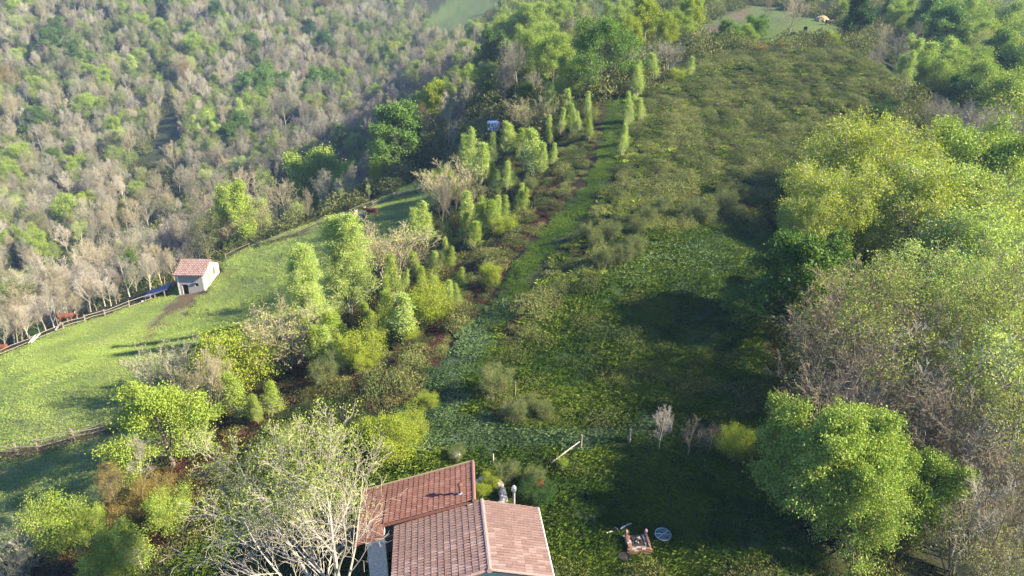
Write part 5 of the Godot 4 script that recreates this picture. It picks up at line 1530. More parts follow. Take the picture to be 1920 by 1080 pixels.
const KINDS := {
	"sparse": ["young_leafing_tree", "stem", "pale_leaf", "branchy grey tree with first leaves", "tree", "broad-leaved trees on the hillside", "sparse0", "sparse1"],
	"open": ["bare_tree", "stem", "bud_leaf", "thin leafless grey tree", "bare tree", "leafless trees round the pasture", "open0", "open1"],
	"openw": ["bare_tree", "grey_twig", "bud_leaf", "thin leafless pale tree", "bare tree", "leafless trees round the pasture", "open1", "open0"],
	"openb": ["bare_tree", "bark", "bud_leaf", "thin leafless dark-stemmed tree", "bare tree", "leafless trees round the pasture", "open0", "open1"],
	"pale": ["pale_tree", "white_twig", "pale_leaf", "tall pale tree", "tree", "broad-leaved trees on the hillside", "pale0"],
	"near": ["near_corner_tree", "bark", "lush_leaf", "large leafy green tree", "tree", "broad-leaved trees on the hillside", "near_tree0"],
	"birch": ["birch_tree", "pale_bark", "birch_leaf", "slender yellow-green birch", "birch", "birches along the edges of the grass path", "birch0", "birch1", "birch2"],
	"birchd": ["birch_tree", "pale_bark", "bright_leaf", "slender bright green birch", "birch", "birches along the edges of the grass path", "birch0", "birch1", "birch2"],
	"bigbirch": ["birch_tree", "pale_bark", "birch_leaf", "tall broad pale-green birch", "birch", "birches along the edges of the grass path", "tallbirch0", "tallbirch1"],
	"maple": ["broadleaf_tree", "bark", "maple_leaf", "round dense green tree", "tree", "broad-leaved trees on the hillside", "maple0", "maple1"],
	"lush": ["broadleaf_tree", "bark", "lush_leaf", "round light green tree", "tree", "broad-leaved trees on the hillside", "maple0", "maple1"],
	"bright": ["broadleaf_tree", "bark", "bright_leaf", "round bright spring-green tree", "tree", "broad-leaved trees on the hillside", "maple1", "maple0"],
	"yellow": ["broadleaf_tree", "bark", "yellow_leaf", "rounded yellow-green tree", "tree", "broad-leaved trees on the hillside", "oak1", "maple0"],
	"oak": ["oak_tree", "bark", "maple_leaf", "tall heaped green oak", "oak tree", "oaks on the hillside", "oak0", "oak1"],
	"oakd": ["oak_tree", "dark_bark", "oak_leaf", "dark green oak", "oak tree", "oaks on the hillside", "oak1", "oak0"],
	"deep": ["broadleaf_tree", "dark_bark", "deep_leaf", "deep green tree", "tree", "broad-leaved trees on the hillside", "maple1", "oak0"],
	"bare": ["bare_tree", "grey_twig", "bud_leaf", "leafless grey tree", "bare tree", "leafless trees round the pasture", "bare0", "bare1"],
	"bareb": ["bare_tree", "brown_twig", "bud_leaf", "leafless brown tree", "bare tree", "leafless trees round the pasture", "bare1", "bare0"],
	"barem": ["bare_tree", "mauve_twig", "bud_leaf", "leafless dusky tree", "bare tree", "leafless trees round the pasture", "bare0", "bare1"],
	"barew": ["bare_tree", "white_twig", "bud_leaf", "leafless pale tree", "bare tree", "leafless trees round the pasture", "bare1", "bare0"],
	"hazel": ["hazel_shrub", "brown_twig", "bud_leaf", "many-stemmed brown hazel", "shrub", "shrubs on the bank", "hazel0", "hazel1"],
	"hazelg": ["hazel_shrub", "grey_twig", "olive_leaf", "many-stemmed grey-green hazel", "shrub", "shrubs on the bank", "hazel1", "hazel0"],
	"bud": ["young_leafing_tree", "grey_twig", "bud_leaf", "half-bare yellowish tree", "tree", "broad-leaved trees on the hillside", "budding0", "budding1"],
	"budg": ["young_leafing_tree", "grey_twig", "birch_leaf", "half-bare pale-leaved tree", "tree", "broad-leaved trees on the hillside", "budding1", "budding0"],
	"olive": ["young_leafing_tree", "bark", "olive_leaf", "loose olive-green tree", "tree", "broad-leaved trees on the hillside", "budding0", "budding1"],
	"orange": ["young_leafing_tree", "bark", "orange_leaf", "loose orange-tinged tree", "tree", "broad-leaved trees on the hillside", "budding1", "bush0"],
	"bush": ["leafy_shrub", "bark", "bright_leaf", "bright green leafy shrub", "shrub", "shrubs on the bank", "bush0", "bush1"],
	"ybush": ["leafy_shrub", "bark", "yellow_leaf", "yellow-green leafy shrub", "shrub", "shrubs on the bank", "bush1", "bush0"],
	"obush": ["leafy_shrub", "brown_twig", "orange_leaf", "orange-brown leafy shrub", "shrub", "shrubs on the bank", "bush0", "bush1"],
	"dbush": ["leafy_shrub", "dark_bark", "deep_leaf", "dark green shrub", "shrub", "shrubs on the bank", "bush1", "bush0"],
	"pbush": ["leafy_shrub", "brown_twig", "olive_leaf", "pale olive shrub", "shrub", "shrubs on the bank", "bush0", "bush1"],
	"willow": ["willow_tree", "grey_twig", "willow_leaf", "great yellow-green willow", "willow", "", "willow0"],
}
const ZONES := ["on the far slope beyond the valley head", "on the far slope left of the dark gully", "on the far slope above the gully and right of it", "in the valley wood between gully and pasture", "in the dusky wood below the shaded valley head", "standing out in the far wood"]
const PIT := Vector2(6.80, -29.78)
const GRILL := Vector2(8.29, -30.31)
const PAN := Vector2(5.95, -28.85)
const SACK := Vector2(-3.44, -36.39)
const TUB := Vector2(-21.99, -98.04)
const TRUCK := Vector2(-2.17, -119.25)
const MOUND := Vector2(75.13, -180.87)
const COWS := [Vector2(-22.84, -98.29), Vector2(-20.36, -97.41), Vector2(-58.31, -82.84), Vector2(-61.22, -74.11), Vector2(63.61, -160.75), Vector2(74.43, -174.84)]
const BARN := Vector3(-46.18, 0, -89.20)
# ---------- built things ----------
func box_mesh(s: Vector3, bevel := 0.0) -> ArrayMesh:
	var b := MB.new()
	if bevel <= 0.0:
		b.box(Transform3D.IDENTITY, s)
		return b.mesh()
	var h := s * 0.5
	var rings: Array = [[-h.y, h.x - bevel, h.z - bevel], [-h.y + bevel, h.x, h.z], [h.y - bevel, h.x, h.z], [h.y, h.x - bevel, h.z - bevel]]
	for k in 3:
		var a: Array = rings[k]
		var c: Array = rings[k + 1]
		var p: Array[Vector3] = [Vector3(-a[1], a[0], -a[2]), Vector3(a[1], a[0], -a[2]), Vector3(a[1], a[0], a[2]), Vector3(-a[1], a[0], a[2])]
		var q: Array[Vector3] = [Vector3(-c[1], c[0], -c[2]), Vector3(c[1], c[0], -c[2]), Vector3(c[1], c[0], c[2]), Vector3(-c[1], c[0], c[2])]
		for s4 in 4:
			b.quad(p[s4], q[s4], q[(s4 + 1) % 4], p[(s4 + 1) % 4])
		if k == 0: b.quad(p[0], p[1], p[2], p[3])
		if k == 2: b.quad(q[0], q[3], q[2], q[1])
	return b.mesh()

func rod(pts: PackedVector3Array, rad: Array, sides := 7) -> ArrayMesh:
	var b := MB.new()
	b.sweep(pts, PackedFloat32Array(rad), sides, Color.WHITE, true)
	return b.mesh()

func ring(radius: float, thick: float, n := 28, y := 0.0) -> ArrayMesh:
	var p := PackedVector3Array()
	var r := PackedFloat32Array()
	for k in n + 1:
		p.append(Vector3(cos(TAU * k / n) * radius, y, sin(TAU * k / n) * radius))
		r.append(thick)
	var b := MB.new()
	b.sweep(p, r, 5)
	return b.mesh()

func stone_mesh(sd: int, s: Vector3) -> ArrayMesh:
	rng.seed = sd
	var b := MB.new()
	var rows: Array = []
	for j in 5:
		var row: Array[Vector3] = []
		var a := PI * j / 4.0
		for k in 7:
			var w := TAU * k / 7.0
			var d := Vector3(sin(a) * cos(w), -cos(a), sin(a) * sin(w))
			row.append(d.sign() * Vector3(pow(absf(d.x), 0.7), pow(absf(d.y), 0.7), pow(absf(d.z), 0.7)) * s * 0.5 * rng.randf_range(0.82, 1.12))
		rows.append(row)
	for j in 4:
		for k in 7:
			b.quad(rows[j][k], rows[j + 1][k], rows[j + 1][(k + 1) % 7], rows[j][(k + 1) % 7])
	return b.mesh()

func roof_tile(w: float, l: float, high: float) -> ArrayMesh:
	# one barrel tile lying along +x (down the slope), its crown across z, a flat lap beside it
	var b := MB.new()
	var up: Array[Vector3] = []
	var dn: Array[Vector3] = []
	for k in 6:
		var a := PI * k / 5.0
		up.append(Vector3(0, sin(a) * high * 0.85, -cos(a) * w * 0.36))
		dn.append(Vector3(l, sin(a) * high + 0.022, -cos(a) * w * 0.40))
	up.append(Vector3(0, 0.004, w * 0.62))
	dn.append(Vector3(l, 0.026, w * 0.60))
	for k in 6:
		b.quad(up[k], up[k + 1], dn[k + 1], dn[k])
	for k in 5:
		b.quad(dn[k], dn[k + 1], Vector3(l, -0.02, dn[k + 1].z), Vector3(l, -0.02, dn[k].z))
	b.quad(dn[5], dn[6], dn[6] - Vector3(0, 0.04, 0), dn[5] - Vector3(0, 0.04, 0))
	return b.mesh()

func lay_tiles(roof: Node3D, spots: Array, tile: ArrayMesh, mats: Array, eye: Vector3) -> void:
	# the 300 tiles nearest the eye are pieces of their own, the others one joined part
	spots.sort_custom(func(a: Transform3D, c: Transform3D) -> bool: return a.origin.distance_squared_to(eye) < c.origin.distance_squared_to(eye))
	rng.seed = spots.size()
	for k in mini(300, spots.size()):
		part("tile", tile, mats[rng.randi() % mats.size()], roof, spots[k])
	if spots.size() <= 300: return
	var mm := MultiMesh.new()
	mm.transform_format = MultiMesh.TRANSFORM_3D
	mm.use_colors = true
	mm.mesh = tile
	mm.instance_count = spots.size() - 300
	for k in mm.instance_count:
		var tone := rng.randf_range(0.78, 1.0)
		mm.set_instance_transform(k, spots[k + 300])
		mm.set_instance_color(k, Color(tone, tone, tone))
	var o := MultiMeshInstance3D.new()
	o.name = "tiles"
	o.multimesh = mm
	o.material_override = mats[0]
	roof.add_child(o, true)
	o.set_meta("kind", "stuff")

func slope_spots(x0: float, y0: float, x1: float, y1: float, z0: float, z1: float, courses: int, columns: int, to: Array) -> void:
	var d := Vector3(x1 - x0, y1 - y0, 0)
	var step := d / courses
	var along := d.normalized()
	var zz := Vector3(0, 0, 1 if x1 > x0 else -1)
	var up := zz.cross(along)
	for c in courses:
		for k in columns:
			var z := lerpf(z0, z1, (k + 0.5) / columns)
			var p := Vector3(x0, y0, z) + step * c + up * (0.035 + rng.randf() * 0.008)
			var bs := Basis(along, up, zz) * Basis(Vector3(0, 1, 0), rng.randfn() * 0.012)
			to.append(Transform3D(bs, p))

func wall_prism(pts: Array, z0: float, z1: float) -> ArrayMesh:
	# an upright slab with this outline (x, y), from z0 to z1
	var b := MB.new()
	var n := pts.size()
	var poly := PackedVector2Array(pts)
	var t := Geometry2D.triangulate_polygon(poly)
	for k in range(0, t.size(), 3):
		b.tri(Vector3(poly[t[k]].x, poly[t[k]].y, z1), Vector3(poly[t[k + 1]].x, poly[t[k + 1]].y, z1), Vector3(poly[t[k + 2]].x, poly[t[k + 2]].y, z1))
		b.tri(Vector3(poly[t[k]].x, poly[t[k]].y, z0), Vector3(poly[t[k + 2]].x, poly[t[k + 2]].y, z0), Vector3(poly[t[k + 1]].x, poly[t[k + 1]].y, z0))
	for k in n:
		var a := poly[k]
		var c := poly[(k + 1) % n]
		b.quad(Vector3(a.x, a.y, z0), Vector3(c.x, c.y, z0), Vector3(c.x, c.y, z1), Vector3(a.x, a.y, z1))
	return b.mesh()

func slab(x0: float, y0: float, x1: float, y1: float, z0: float, z1: float, thick: float) -> ArrayMesh:
	return wall_prism([Vector2(x0, y0), Vector2(x1, y1), Vector2(x1, y1 - thick), Vector2(x0, y0 - thick)], z0, z1)

func cap_row(roof: Node3D, a: Vector3, c: Vector3, n: int, r: float, mat: Material) -> void:
	var d := (c - a) / n
	for k in n:
		var b := MB.new()
		var w := rng.randf_range(-0.008, 0.008)
		b.sweep(PackedVector3Array([Vector3.ZERO, d * 0.5, d * 1.06]), PackedFloat32Array([r * 0.86, r * 0.93, r]), 9, Color.WHITE, true)
		part("ridge_tile", b.mesh(), mat, roof, Transform3D(Basis.IDENTITY, a + d * k + Vector3(0, w, w)))

func buildings() -> void:
	var eye := Vector3(0, 27, 0)
	# front house: ridge towards the camera, a short right slope and a long left one
	var h := thing("cottage", "small green-walled cottage with pale pink tiled roof at the bottom of the slope", "house", Vector3(-1.48, 0, -27.56), 0.115)
	part("wall", wall_prism([Vector2(-3.9, -1.5), Vector2(2.45, -1.5), Vector2(2.45, 3.9), Vector2(0, 4.52), Vector2(-3.9, 3.42)], 4.05, 4.3), M.green_wall, h)
	part("wall", wall_prism([Vector2(-3.9, -1.5), Vector2(2.45, -1.5), Vector2(2.45, 3.9), Vector2(0, 4.52), Vector2(-3.9, 3.42)], 0.2, 0.45), M.green_wall, h)
	part("wall", box_mesh(Vector3(0.25, 5.4, 3.6)), M.green_wall, h, Transform3D(Basis.IDENTITY, Vector3(2.325, 1.2, 2.25)))
	part("wall", box_mesh(Vector3(0.25, 4.9, 3.6)), M.green_wall, h, Transform3D(Basis.IDENTITY, Vector3(-3.775, 0.95, 2.25)))
	part("door", box_mesh(Vector3(0.9, 2.0, 0.07), 0.01), M.brown, h, Transform3D(Basis.IDENTITY, Vector3(0.6, 0.75, 4.33)))
	var rf := part("roof", slab(0, 4.66, 2.72, 3.96, 0, 4.53, 0.1), M.tile_b, h)
	part("roof_deck", slab(0, 4.659, -4.2, 3.46, 0.002, 4.528, 0.1), M.tile_b, rf)
	var spots: Array = []
	rng.seed = 51
	slope_spots(0.06, 4.68, 2.74, 3.98, 0.02, 4.51, 9, 26, spots)
	slope_spots(-0.06, 4.68, -4.24, 3.48, 0.02, 4.51, 14, 26, spots)
	lay_tiles(rf, spots, roof_tile(0.173, 0.335, 0.062), [M.tile_a, M.tile_b, M.tile_c, M.tile_a], h.to_local(eye))
	cap_row(rf, Vector3(0, 4.70, -0.02), Vector3(0, 4.70, 4.6), 13, 0.125, M.ridge)
	cap_row(rf, Vector3(-0.1, 4.69, 0.03), Vector3(-4.22, 3.51, 0.03), 12, 0.085, M.red_c)
	cap_row(rf, Vector3(-0.1, 4.67, 4.53), Vector3(-4.22, 3.49, 4.53), 12, 0.075, M.ridge)
	cap_row(rf, Vector3(0.1, 4.67, 4.53), Vector3(2.72, 3.99, 4.53), 8, 0.07, M.ridge)
	part("gutter", rod(PackedVector3Array([Vector3(2.80, 3.93, -0.03), Vector3(2.80, 3.93, 4.58)]), [0.05, 0.05]), M.white, h)
	# the annex behind: one long slope that falls to the left
	var an := thing("annex", "brick-red tiled lean-to annex behind the pink-roofed cottage", "house", Vector3(-2.04, 0, -30.38), 0.075)
	part("wall", wall_prism([Vector2(-5.3, -2.0), Vector2(-0.1, -2.0), Vector2(-0.1, 4.7), Vector2(-5.3, 3.32)], 0.12, 0.35), M.white_wall, an)
	part("wall", box_mesh(Vector3(0.25, 6.4, 2.7)), M.grey_wall, an, Transform3D(Basis.IDENTITY, Vector3(-0.225, 1.45, 1.72)))
	part("wall", box_mesh(Vector3(0.25, 5.2, 2.7)), M.white_wall, an, Transform3D(Basis.IDENTITY, Vector3(-5.1, 0.65, 1.72)))
	part("wall", wall_prism([Vector2(-5.3, -2.0), Vector2(-4.4, -2.0), Vector2(-4.4, 3.5), Vector2(-5.3, 3.28)], 3.0, 3.25), M.white_wall, an)
	part("fascia", box_mesh(Vector3(0.06, 0.22, 3.85)), M.red, an, Transform3D(Basis.IDENTITY, Vector3(-5.63, 3.3, 1.95)))
	part("door", box_mesh(Vector3(0.07, 1.9, 0.85), 0.01), M.slate, an, Transform3D(Basis.IDENTITY, Vector3(-5.26, 0.6, 2.2)))
	var ar := part("roof", slab(0, 4.86, -4.4, 3.68, 0, 3.08, 0.1), M.red_b, an)
	part("roof_deck", slab(-4.4, 3.679, -5.6, 3.36, 0.002, 3.9, 0.1), M.red_b, ar)
	spots = []
	slope_spots(-0.04, 4.88, -4.4, 3.71, 0.03, 3.08, 16, 18, spots)
	slope_spots(-4.4, 3.71, -5.65, 3.376, 0.03, 3.88, 5, 23, spots)
	lay_tiles(ar, spots, roof_tile(0.168, 0.31, 0.058), [M.red_a, M.red_b, M.red_c, M.red_a], an.to_local(eye))
	cap_row(ar, Vector3(-0.02, 4.92, -0.02), Vector3(-0.02, 4.92, 3.1), 10, 0.10, M.red_c)
	part("verge", slab(0.02, 4.99, -5.66, 3.47, -0.07, 0.02, 0.16), M.straw, ar)
	var fl := thing("flue_pipe", "short metal flue with rusty cap standing on the brick-red roof", "flue", Vector3(-2.55, 4.62, -27.95))
	part("pipe", rod(PackedVector3Array([Vector3(0, -0.1, 0), Vector3(0, 0.62, 0)]), [0.075, 0.075], 12), M.rust, fl)
	part("collar", rod(PackedVector3Array([Vector3(0, -0.12, 0), Vector3(0, 0.16, 0), Vector3(0, 0.24, 0)]), [0.17, 0.13, 0.09], 12), M.metal, fl)
	part("cap", rod(PackedVector3Array([Vector3(0, 0.66, 0), Vector3(0, 0.72, 0), Vector3(0, 0.8, 0)]), [0.13, 0.13, 0.02], 12), M.rust, fl)
	var f2 := thing("flue_pipe", "tall pale flue with grey cowl behind the cottage's right slope", "flue", on(0.1, -28.9))
	part("pipe", rod(PackedVector3Array([Vector3(0, -0.1, 0), Vector3(0, 4.4, 0)]), [0.065, 0.065], 12), M.grey_wall, f2)
	part("cap", rod(PackedVector3Array([Vector3(0, 4.38, 0), Vector3(0, 4.5, 0), Vector3(0, 4.68, 0), Vector3(0, 4.78, 0)]), [0.08, 0.13, 0.12, 0.05], 12), M.metal, f2)
	# the barn on the pasture
	var b := thing("barn", "white-walled stone barn with pink tiled gable roof at the pasture edge", "barn", BARN, -0.02)
	b.scale = Vector3.ONE * 0.9
	var y0 := ground(BARN.x + 0.2, BARN.z - 0.2)
	b.position.y = y0
	var w := 4.15
	var dpt := 5.6
	var ev := 3.5
	var rg := 4.75
	var fw := part("front_wall", MB.new().mesh() if false else front_wall(w, ev), M.grey_wall, b)
	part("doorway", box_mesh(Vector3(0.86, 1.75, 0.05)), M.dark, fw, Transform3D(Basis.IDENTITY, Vector3(1.1, 0.85, -0.24)))
	part("window", box_mesh(Vector3(0.42, 0.42, 0.05)), M.dark, fw, Transform3D(Basis.IDENTITY, Vector3(2.95, 1.7, -0.24)))
	part("window_hood", box_mesh(Vector3(0.75, 0.1, 0.3), 0.02), M.slate, fw, Transform3D(Basis.IDENTITY, Vector3(2.95, 2.1, 0.1)))
	var side: Array = [Vector2(0, -3.0), Vector2(dpt, -3.0), Vector2(dpt, ev), Vector2(dpt * 0.5, rg), Vector2(0, ev)]
	var turn := Basis(Vector3.UP, PI / 2)
	var rw := part("side_wall", wall_prism(side, 0.0, 0.25), M.white_wall, b, Transform3D(turn, Vector3(w - 0.25, 0, 0)))
	part("door", box_mesh(Vector3(0.75, 1.3, 0.05), 0.01), M.ochre, rw, Transform3D(Basis.IDENTITY, Vector3(1.75, 2.55, 0.27)))
	part("door", box_mesh(Vector3(0.7, 1.2, 0.05), 0.01), M.brown, rw, Transform3D(Basis.IDENTITY, Vector3(3.75, 2.65, 0.27)))
	part("lintel", box_mesh(Vector3(0.9, 0.1, 0.1), 0.01), M.slate, rw, Transform3D(Basis.IDENTITY, Vector3(2.5, 3.45, 0.28)))
	part("side_wall", wall_prism(side, 0.0, 0.25), M.white_wall, b, Transform3D(turn, Vector3(0, 0, 0)))
	part("rear_wall", box_mesh(Vector3(w - 0.5, ev + 3.0, 0.25)), M.white_wall, b, Transform3D(Basis.IDENTITY, Vector3(w * 0.5, ev * 0.5 - 1.5, -dpt + 0.125)))
	var br := part("roof", barn_slope(w, ev, rg, dpt, 1.0), M.tile_b, b)
	part("roof_deck", barn_slope(w, ev, rg, dpt, -1.0), M.tile_b, br)
	rng.seed = 77
	var tl := roof_tile(0.25, 0.42, 0.07)
	var fall := Vector3(0, ev - 0.14 - rg, dpt * 0.5 + 0.42)
	var n_c := 8
	var n_k := 18
	for c in n_c:
		for k in n_k:
			var al := fall.normalized()
			var zz := Vector3(-1, 0, 0)
			var up := zz.cross(al)
			var p := Vector3(lerpf(-0.25, w + 0.25, (k + 0.5) / n_k), rg, -dpt * 0.5) + fall * (float(c) / n_c) + up * 0.05
			part("tile", tl, [M.tile_a, M.tile_c, M.tile_c][rng.randi() % 3], br, Transform3D(Basis(al, up, zz), p))
	cap_row(br, Vector3(-0.28, rg + 0.05, -dpt * 0.5), Vector3(w + 0.28, rg + 0.05, -dpt * 0.5), 11, 0.13, M.ridge)
	# dark low shed beside it
	var s := thing("low_shed", "dark low shed with slate-grey sheet roof just left of the barn", "shed", Vector3(BARN.x - 3.7, y0 - 1.45, BARN.z - 1.2), 0.12)
	s.scale = Vector3.ONE * 0.9
	for k in 4:
		part("roof_sheet", box_mesh(Vector3(1.0, 0.05, 2.4)), M.slate, s, Transform3D(Basis(Vector3(0, 0, 1), 0.34) * Basis(Vector3(1, 0, 0), 0.12), Vector3(-1.3 + k * 0.93, 1.35 + k * 0.33, 0) + Vector3(0, 0.012 * (k % 2), 0)))
	part("wall", box_mesh(Vector3(3.4, 2.6, 0.12)), M.dark_bark, s, Transform3D(Basis(Vector3(0, 0, 1), 0.3), Vector3(0.1, 0.4, -1.0)))
	for k in 3:
		part("post", box_mesh(Vector3(0.12, 2.6, 0.12)), M.wood, s, Transform3D(Basis.IDENTITY, Vector3(-1.55 + k * 1.5, -0.2 + k * 0.5, 1.05)))
	part("sheet", box_mesh(Vector3(0.35, 0.7, 0.06), 0.01), M.white, s, Transform3D(Basis(Vector3(0, 0, 1), 0.3), Vector3(-1.9, 0.35, 1.1)))
	# grey shed half hidden under the willows
	var g := thing("small_shed", "small grey shed with a pale end wall under the yellow-green willow", "shed", on(27.6, -62.5), 0.5)
	part("wall", box_mesh(Vector3(2.6, 2.4, 0.1)), M.slate, g, Transform3D(Basis.IDENTITY, Vector3(0, 1.1, 1.2)))
	part("wall", box_mesh(Vector3(2.6, 2.4, 0.1)), M.slate, g, Transform3D(Basis.IDENTITY, Vector3(0, 1.1, -1.2)))
	part("end_wall", box_mesh(Vector3(0.1, 2.4, 2.3)), M.white_wall, g, Transform3D(Basis.IDENTITY, Vector3(-1.25, 1.1, 0)))
	part("end_wall", box_mesh(Vector3(0.1, 2.4, 2.3)), M.white_wall, g, Transform3D(Basis.IDENTITY, Vector3(1.25, 1.1, 0)))
	part("roof", box_mesh(Vector3(3.0, 0.07, 2.9), 0.01), M.metal, g, Transform3D(Basis(Vector3(1, 0, 0), 0.16), Vector3(0, 2.5, 0)))

func front_wall(w: float, ev: float) -> ArrayMesh:
	# the barn's front with a real door and window opening
	var b := MB.new()
	var z := -0.14
	for r in [[0.0, -3.0, 0.65, ev], [1.55, -3.0, 2.7, ev], [3.2, -3.0, w - 0.26, ev], [0.65, 1.75, 1.55, ev], [0.65, -3.0, 1.55, 0.0], [2.7, -3.0, 3.2, 1.45], [2.7, 1.95, 3.2, ev]]:
		b.box(Transform3D(Basis.IDENTITY, Vector3((r[0] + r[2]) * 0.5, (r[1] + r[3]) * 0.5, z)), Vector3(r[2] - r[0], r[3] - r[1], 0.25))
	return b.mesh()

func barn_slope(w: float, ev: float, rg: float, dpt: float, way: float) -> ArrayMesh:
	var b := MB.new()
	var mid := Vector3(0, rg, -dpt * 0.5)
	var low := Vector3(0, ev - 0.14, -dpt * 0.5 + way * (dpt * 0.5 + 0.42))
	var t := Vector3(0, -0.09, 0)
	var x0 := Vector3(-0.28, 0, 0)
	var x1 := Vector3(w + 0.28, 0, 0)
	b.quad(mid + x0, mid + x1, low + x1, low + x0)
	b.quad(mid + x0 + t, low + x0 + t, low + x1 + t, mid + x1 + t)
	b.quad(low + x0, low + x1, low + x1 + t, low + x0 + t)
	b.quad(mid + x0, low + x0, low + x0 + t, mid + x0 + t)
	b.quad(mid + x1, mid + x1 + t, low + x1 + t, low + x1)
	return b.mesh()

# a skin round tapered bones: distances joined with a smooth minimum, meshed as surface nets
func skin(bones: Array, cell_size: float) -> ArrayMesh:
	var lo := Vector3.ONE * 99.0
	var hi := -lo
	for q in bones:
		for e in 2:
			lo = lo.min(q[e] - Vector3.ONE * (q[2 + e] + cell_size * 2))
			hi = hi.max(q[e] + Vector3.ONE * (q[2 + e] + cell_size * 2))
	var nx := int((hi.x - lo.x) / cell_size) + 2
	var ny := int((hi.y - lo.y) / cell_size) + 2
	var nz := int((hi.z - lo.z) / cell_size) + 2
	var f := PackedFloat32Array()
	f.resize(nx * ny * nz)
	f.fill(9.0)
	for q in bones:
		var a: Vector3 = q[0]
		var ab: Vector3 = q[1] - q[0]
		var ll := maxf(ab.length_squared(), 1e-6)
		var m: float = maxf(q[2], q[3]) + cell_size * 3
		var l0: Vector3 = ((a.min(q[1]) - Vector3.ONE * m - lo) / cell_size).floor()
		var l1: Vector3 = ((a.max(q[1]) + Vector3.ONE * m - lo) / cell_size).ceil()
		for z in range(maxi(0, int(l0.z)), mini(nz, int(l1.z) + 1)):
			for y in range(maxi(0, int(l0.y)), mini(ny, int(l1.y) + 1)):
				for x in range(maxi(0, int(l0.x)), mini(nx, int(l1.x) + 1)):
					var p := lo + Vector3(x, y, z) * cell_size
					var t := clampf((p - a).dot(ab) / ll, 0, 1)
					var d := p.distance_to(a + ab * t) - lerpf(q[2], q[3], t)
					var k := (z * ny + y) * nx + x
					var o := f[k]
					var hh := clampf(0.5 + 0.5 * (o - d) / 0.07, 0, 1)
					f[k] = lerpf(o, d, hh) - 0.07 * hh * (1 - hh)
	var vid := {}
	var b := MB.new()
	var corner: Array[Vector3i] = []
	for q in 8: corner.append(Vector3i(q & 1, (q >> 1) & 1, (q >> 2) & 1))
	for z in nz - 1:
		for y in ny - 1:
			for x in nx - 1:
				var s := Vector3.ZERO
				var n := 0
				for q in 8:
					for e in 3:
						if q & (1 << e): continue
						var c0 := corner[q]
						var c1 := corner[q | (1 << e)]
						var v0 := f[((z + c0.z) * ny + y + c0.y) * nx + x + c0.x]
						var v1 := f[((z + c1.z) * ny + y + c1.y) * nx + x + c1.x]
						if (v0 < 0) != (v1 < 0):
							s += Vector3(c0).lerp(Vector3(c1), v0 / (v0 - v1))
							n += 1
				if n:
					vid[(z * ny + y) * nx + x] = b.v.size()
					b.v.append(lo + (Vector3(x, y, z) + s / n) * cell_size)
					b.c.append(Color.WHITE)
	var strides := [1, nx, nx * ny]
	for key in vid.keys():
		var x: int = key % nx
		var y: int = (key / nx) % ny
		var z: int = key / (nx * ny)
		for e in 3:
			var v0 := f[key]
			var v1 := f[key + strides[e]]
			if (v0 < 0) == (v1 < 0): continue
			var u: int = strides[(e + 1) % 3]
			var w: int = strides[(e + 2) % 3]
			if not (vid.has(key - u) and vid.has(key - w) and vid.has(key - u - w)): continue
			var ids := [vid[key], vid[key - u], vid[key - u - w], vid[key - w]]
			if v0 < 0: ids.reverse()
			for t in [0, 1, 2, 0, 2, 3]: b.i.append(ids[t])
	# smooth normals
	var nn := PackedVector3Array()
	nn.resize(b.v.size())
	for t in range(0, b.i.size(), 3):
		var c := (b.v[b.i[t + 2]] - b.v[b.i[t]]).cross(b.v[b.i[t + 1]] - b.v[b.i[t]])
		for e in 3: nn[b.i[t + e]] += c
	for k in nn.size(): b.n.append(nn[k].normalized())
	return b.mesh()

func cow_mesh() -> ArrayMesh:
	# standing, facing +x, the head lowered a little
	var bones: Array = [
		[Vector3(-0.75, 1.08, 0), Vector3(0.0, 1.0, 0), 0.30, 0.37], [Vector3(0, 1.0, 0), Vector3(0.62, 1.04, 0), 0.37, 0.31],
		[Vector3(-0.8, 1.18, 0.1), Vector3(-0.62, 1.0, 0.14), 0.2, 0.22], [Vector3(-0.8, 1.18, -0.1), Vector3(-0.62, 1.0, -0.14), 0.2, 0.22],
		[Vector3(0.6, 1.12, 0), Vector3(1.1, 1.12, 0), 0.25, 0.16], [Vector3(1.08, 1.14, 0), Vector3(1.42, 0.9, 0), 0.15, 0.09],
		[Vector3(-0.98, 1.25, 0), Vector3(-1.06, 0.65, 0), 0.04, 0.03]]
	for s in [-1.0, 1.0]:
		bones.append([Vector3(-0.72, 0.95, 0.17 * s), Vector3(-0.66, 0.72, 0.19 * s), 0.19, 0.12])
		bones.append([Vector3(-0.66, 0.72, 0.19 * s), Vector3(-0.82, 0.46, 0.19 * s), 0.11, 0.07])
		bones.append([Vector3(-0.82, 0.46, 0.19 * s), Vector3(-0.76, 0.04, 0.19 * s), 0.06, 0.06])
		bones.append([Vector3(0.52, 0.95, 0.17 * s), Vector3(0.55, 0.48, 0.17 * s), 0.15, 0.075])
		bones.append([Vector3(0.55, 0.48, 0.17 * s), Vector3(0.54, 0.04, 0.17 * s), 0.065, 0.06])
		bones.append([Vector3(1.06, 1.2, 0.1 * s), Vector3(1.0, 1.2, 0.27 * s), 0.05, 0.035])
	return skin(bones, 0.045)

func cow(mesh: ArrayMesh, mat: Material, x: float, z: float, turn: float, size: float, label: String, group := "") -> void:
	var o := thing("cow", label, "cow", on(x, z), turn, group)
	o.scale = Vector3.ONE * size
	part("body", mesh, mat, o)
	for s in [-1.0, 1.0]:
		part("horn", rod(PackedVector3Array([Vector3(1.05, 1.26, 0.09 * s), Vector3(1.1, 1.36, 0.2 * s), Vector3(1.16, 1.48, 0.19 * s)]), [0.03, 0.022, 0.006]), M.white, o)

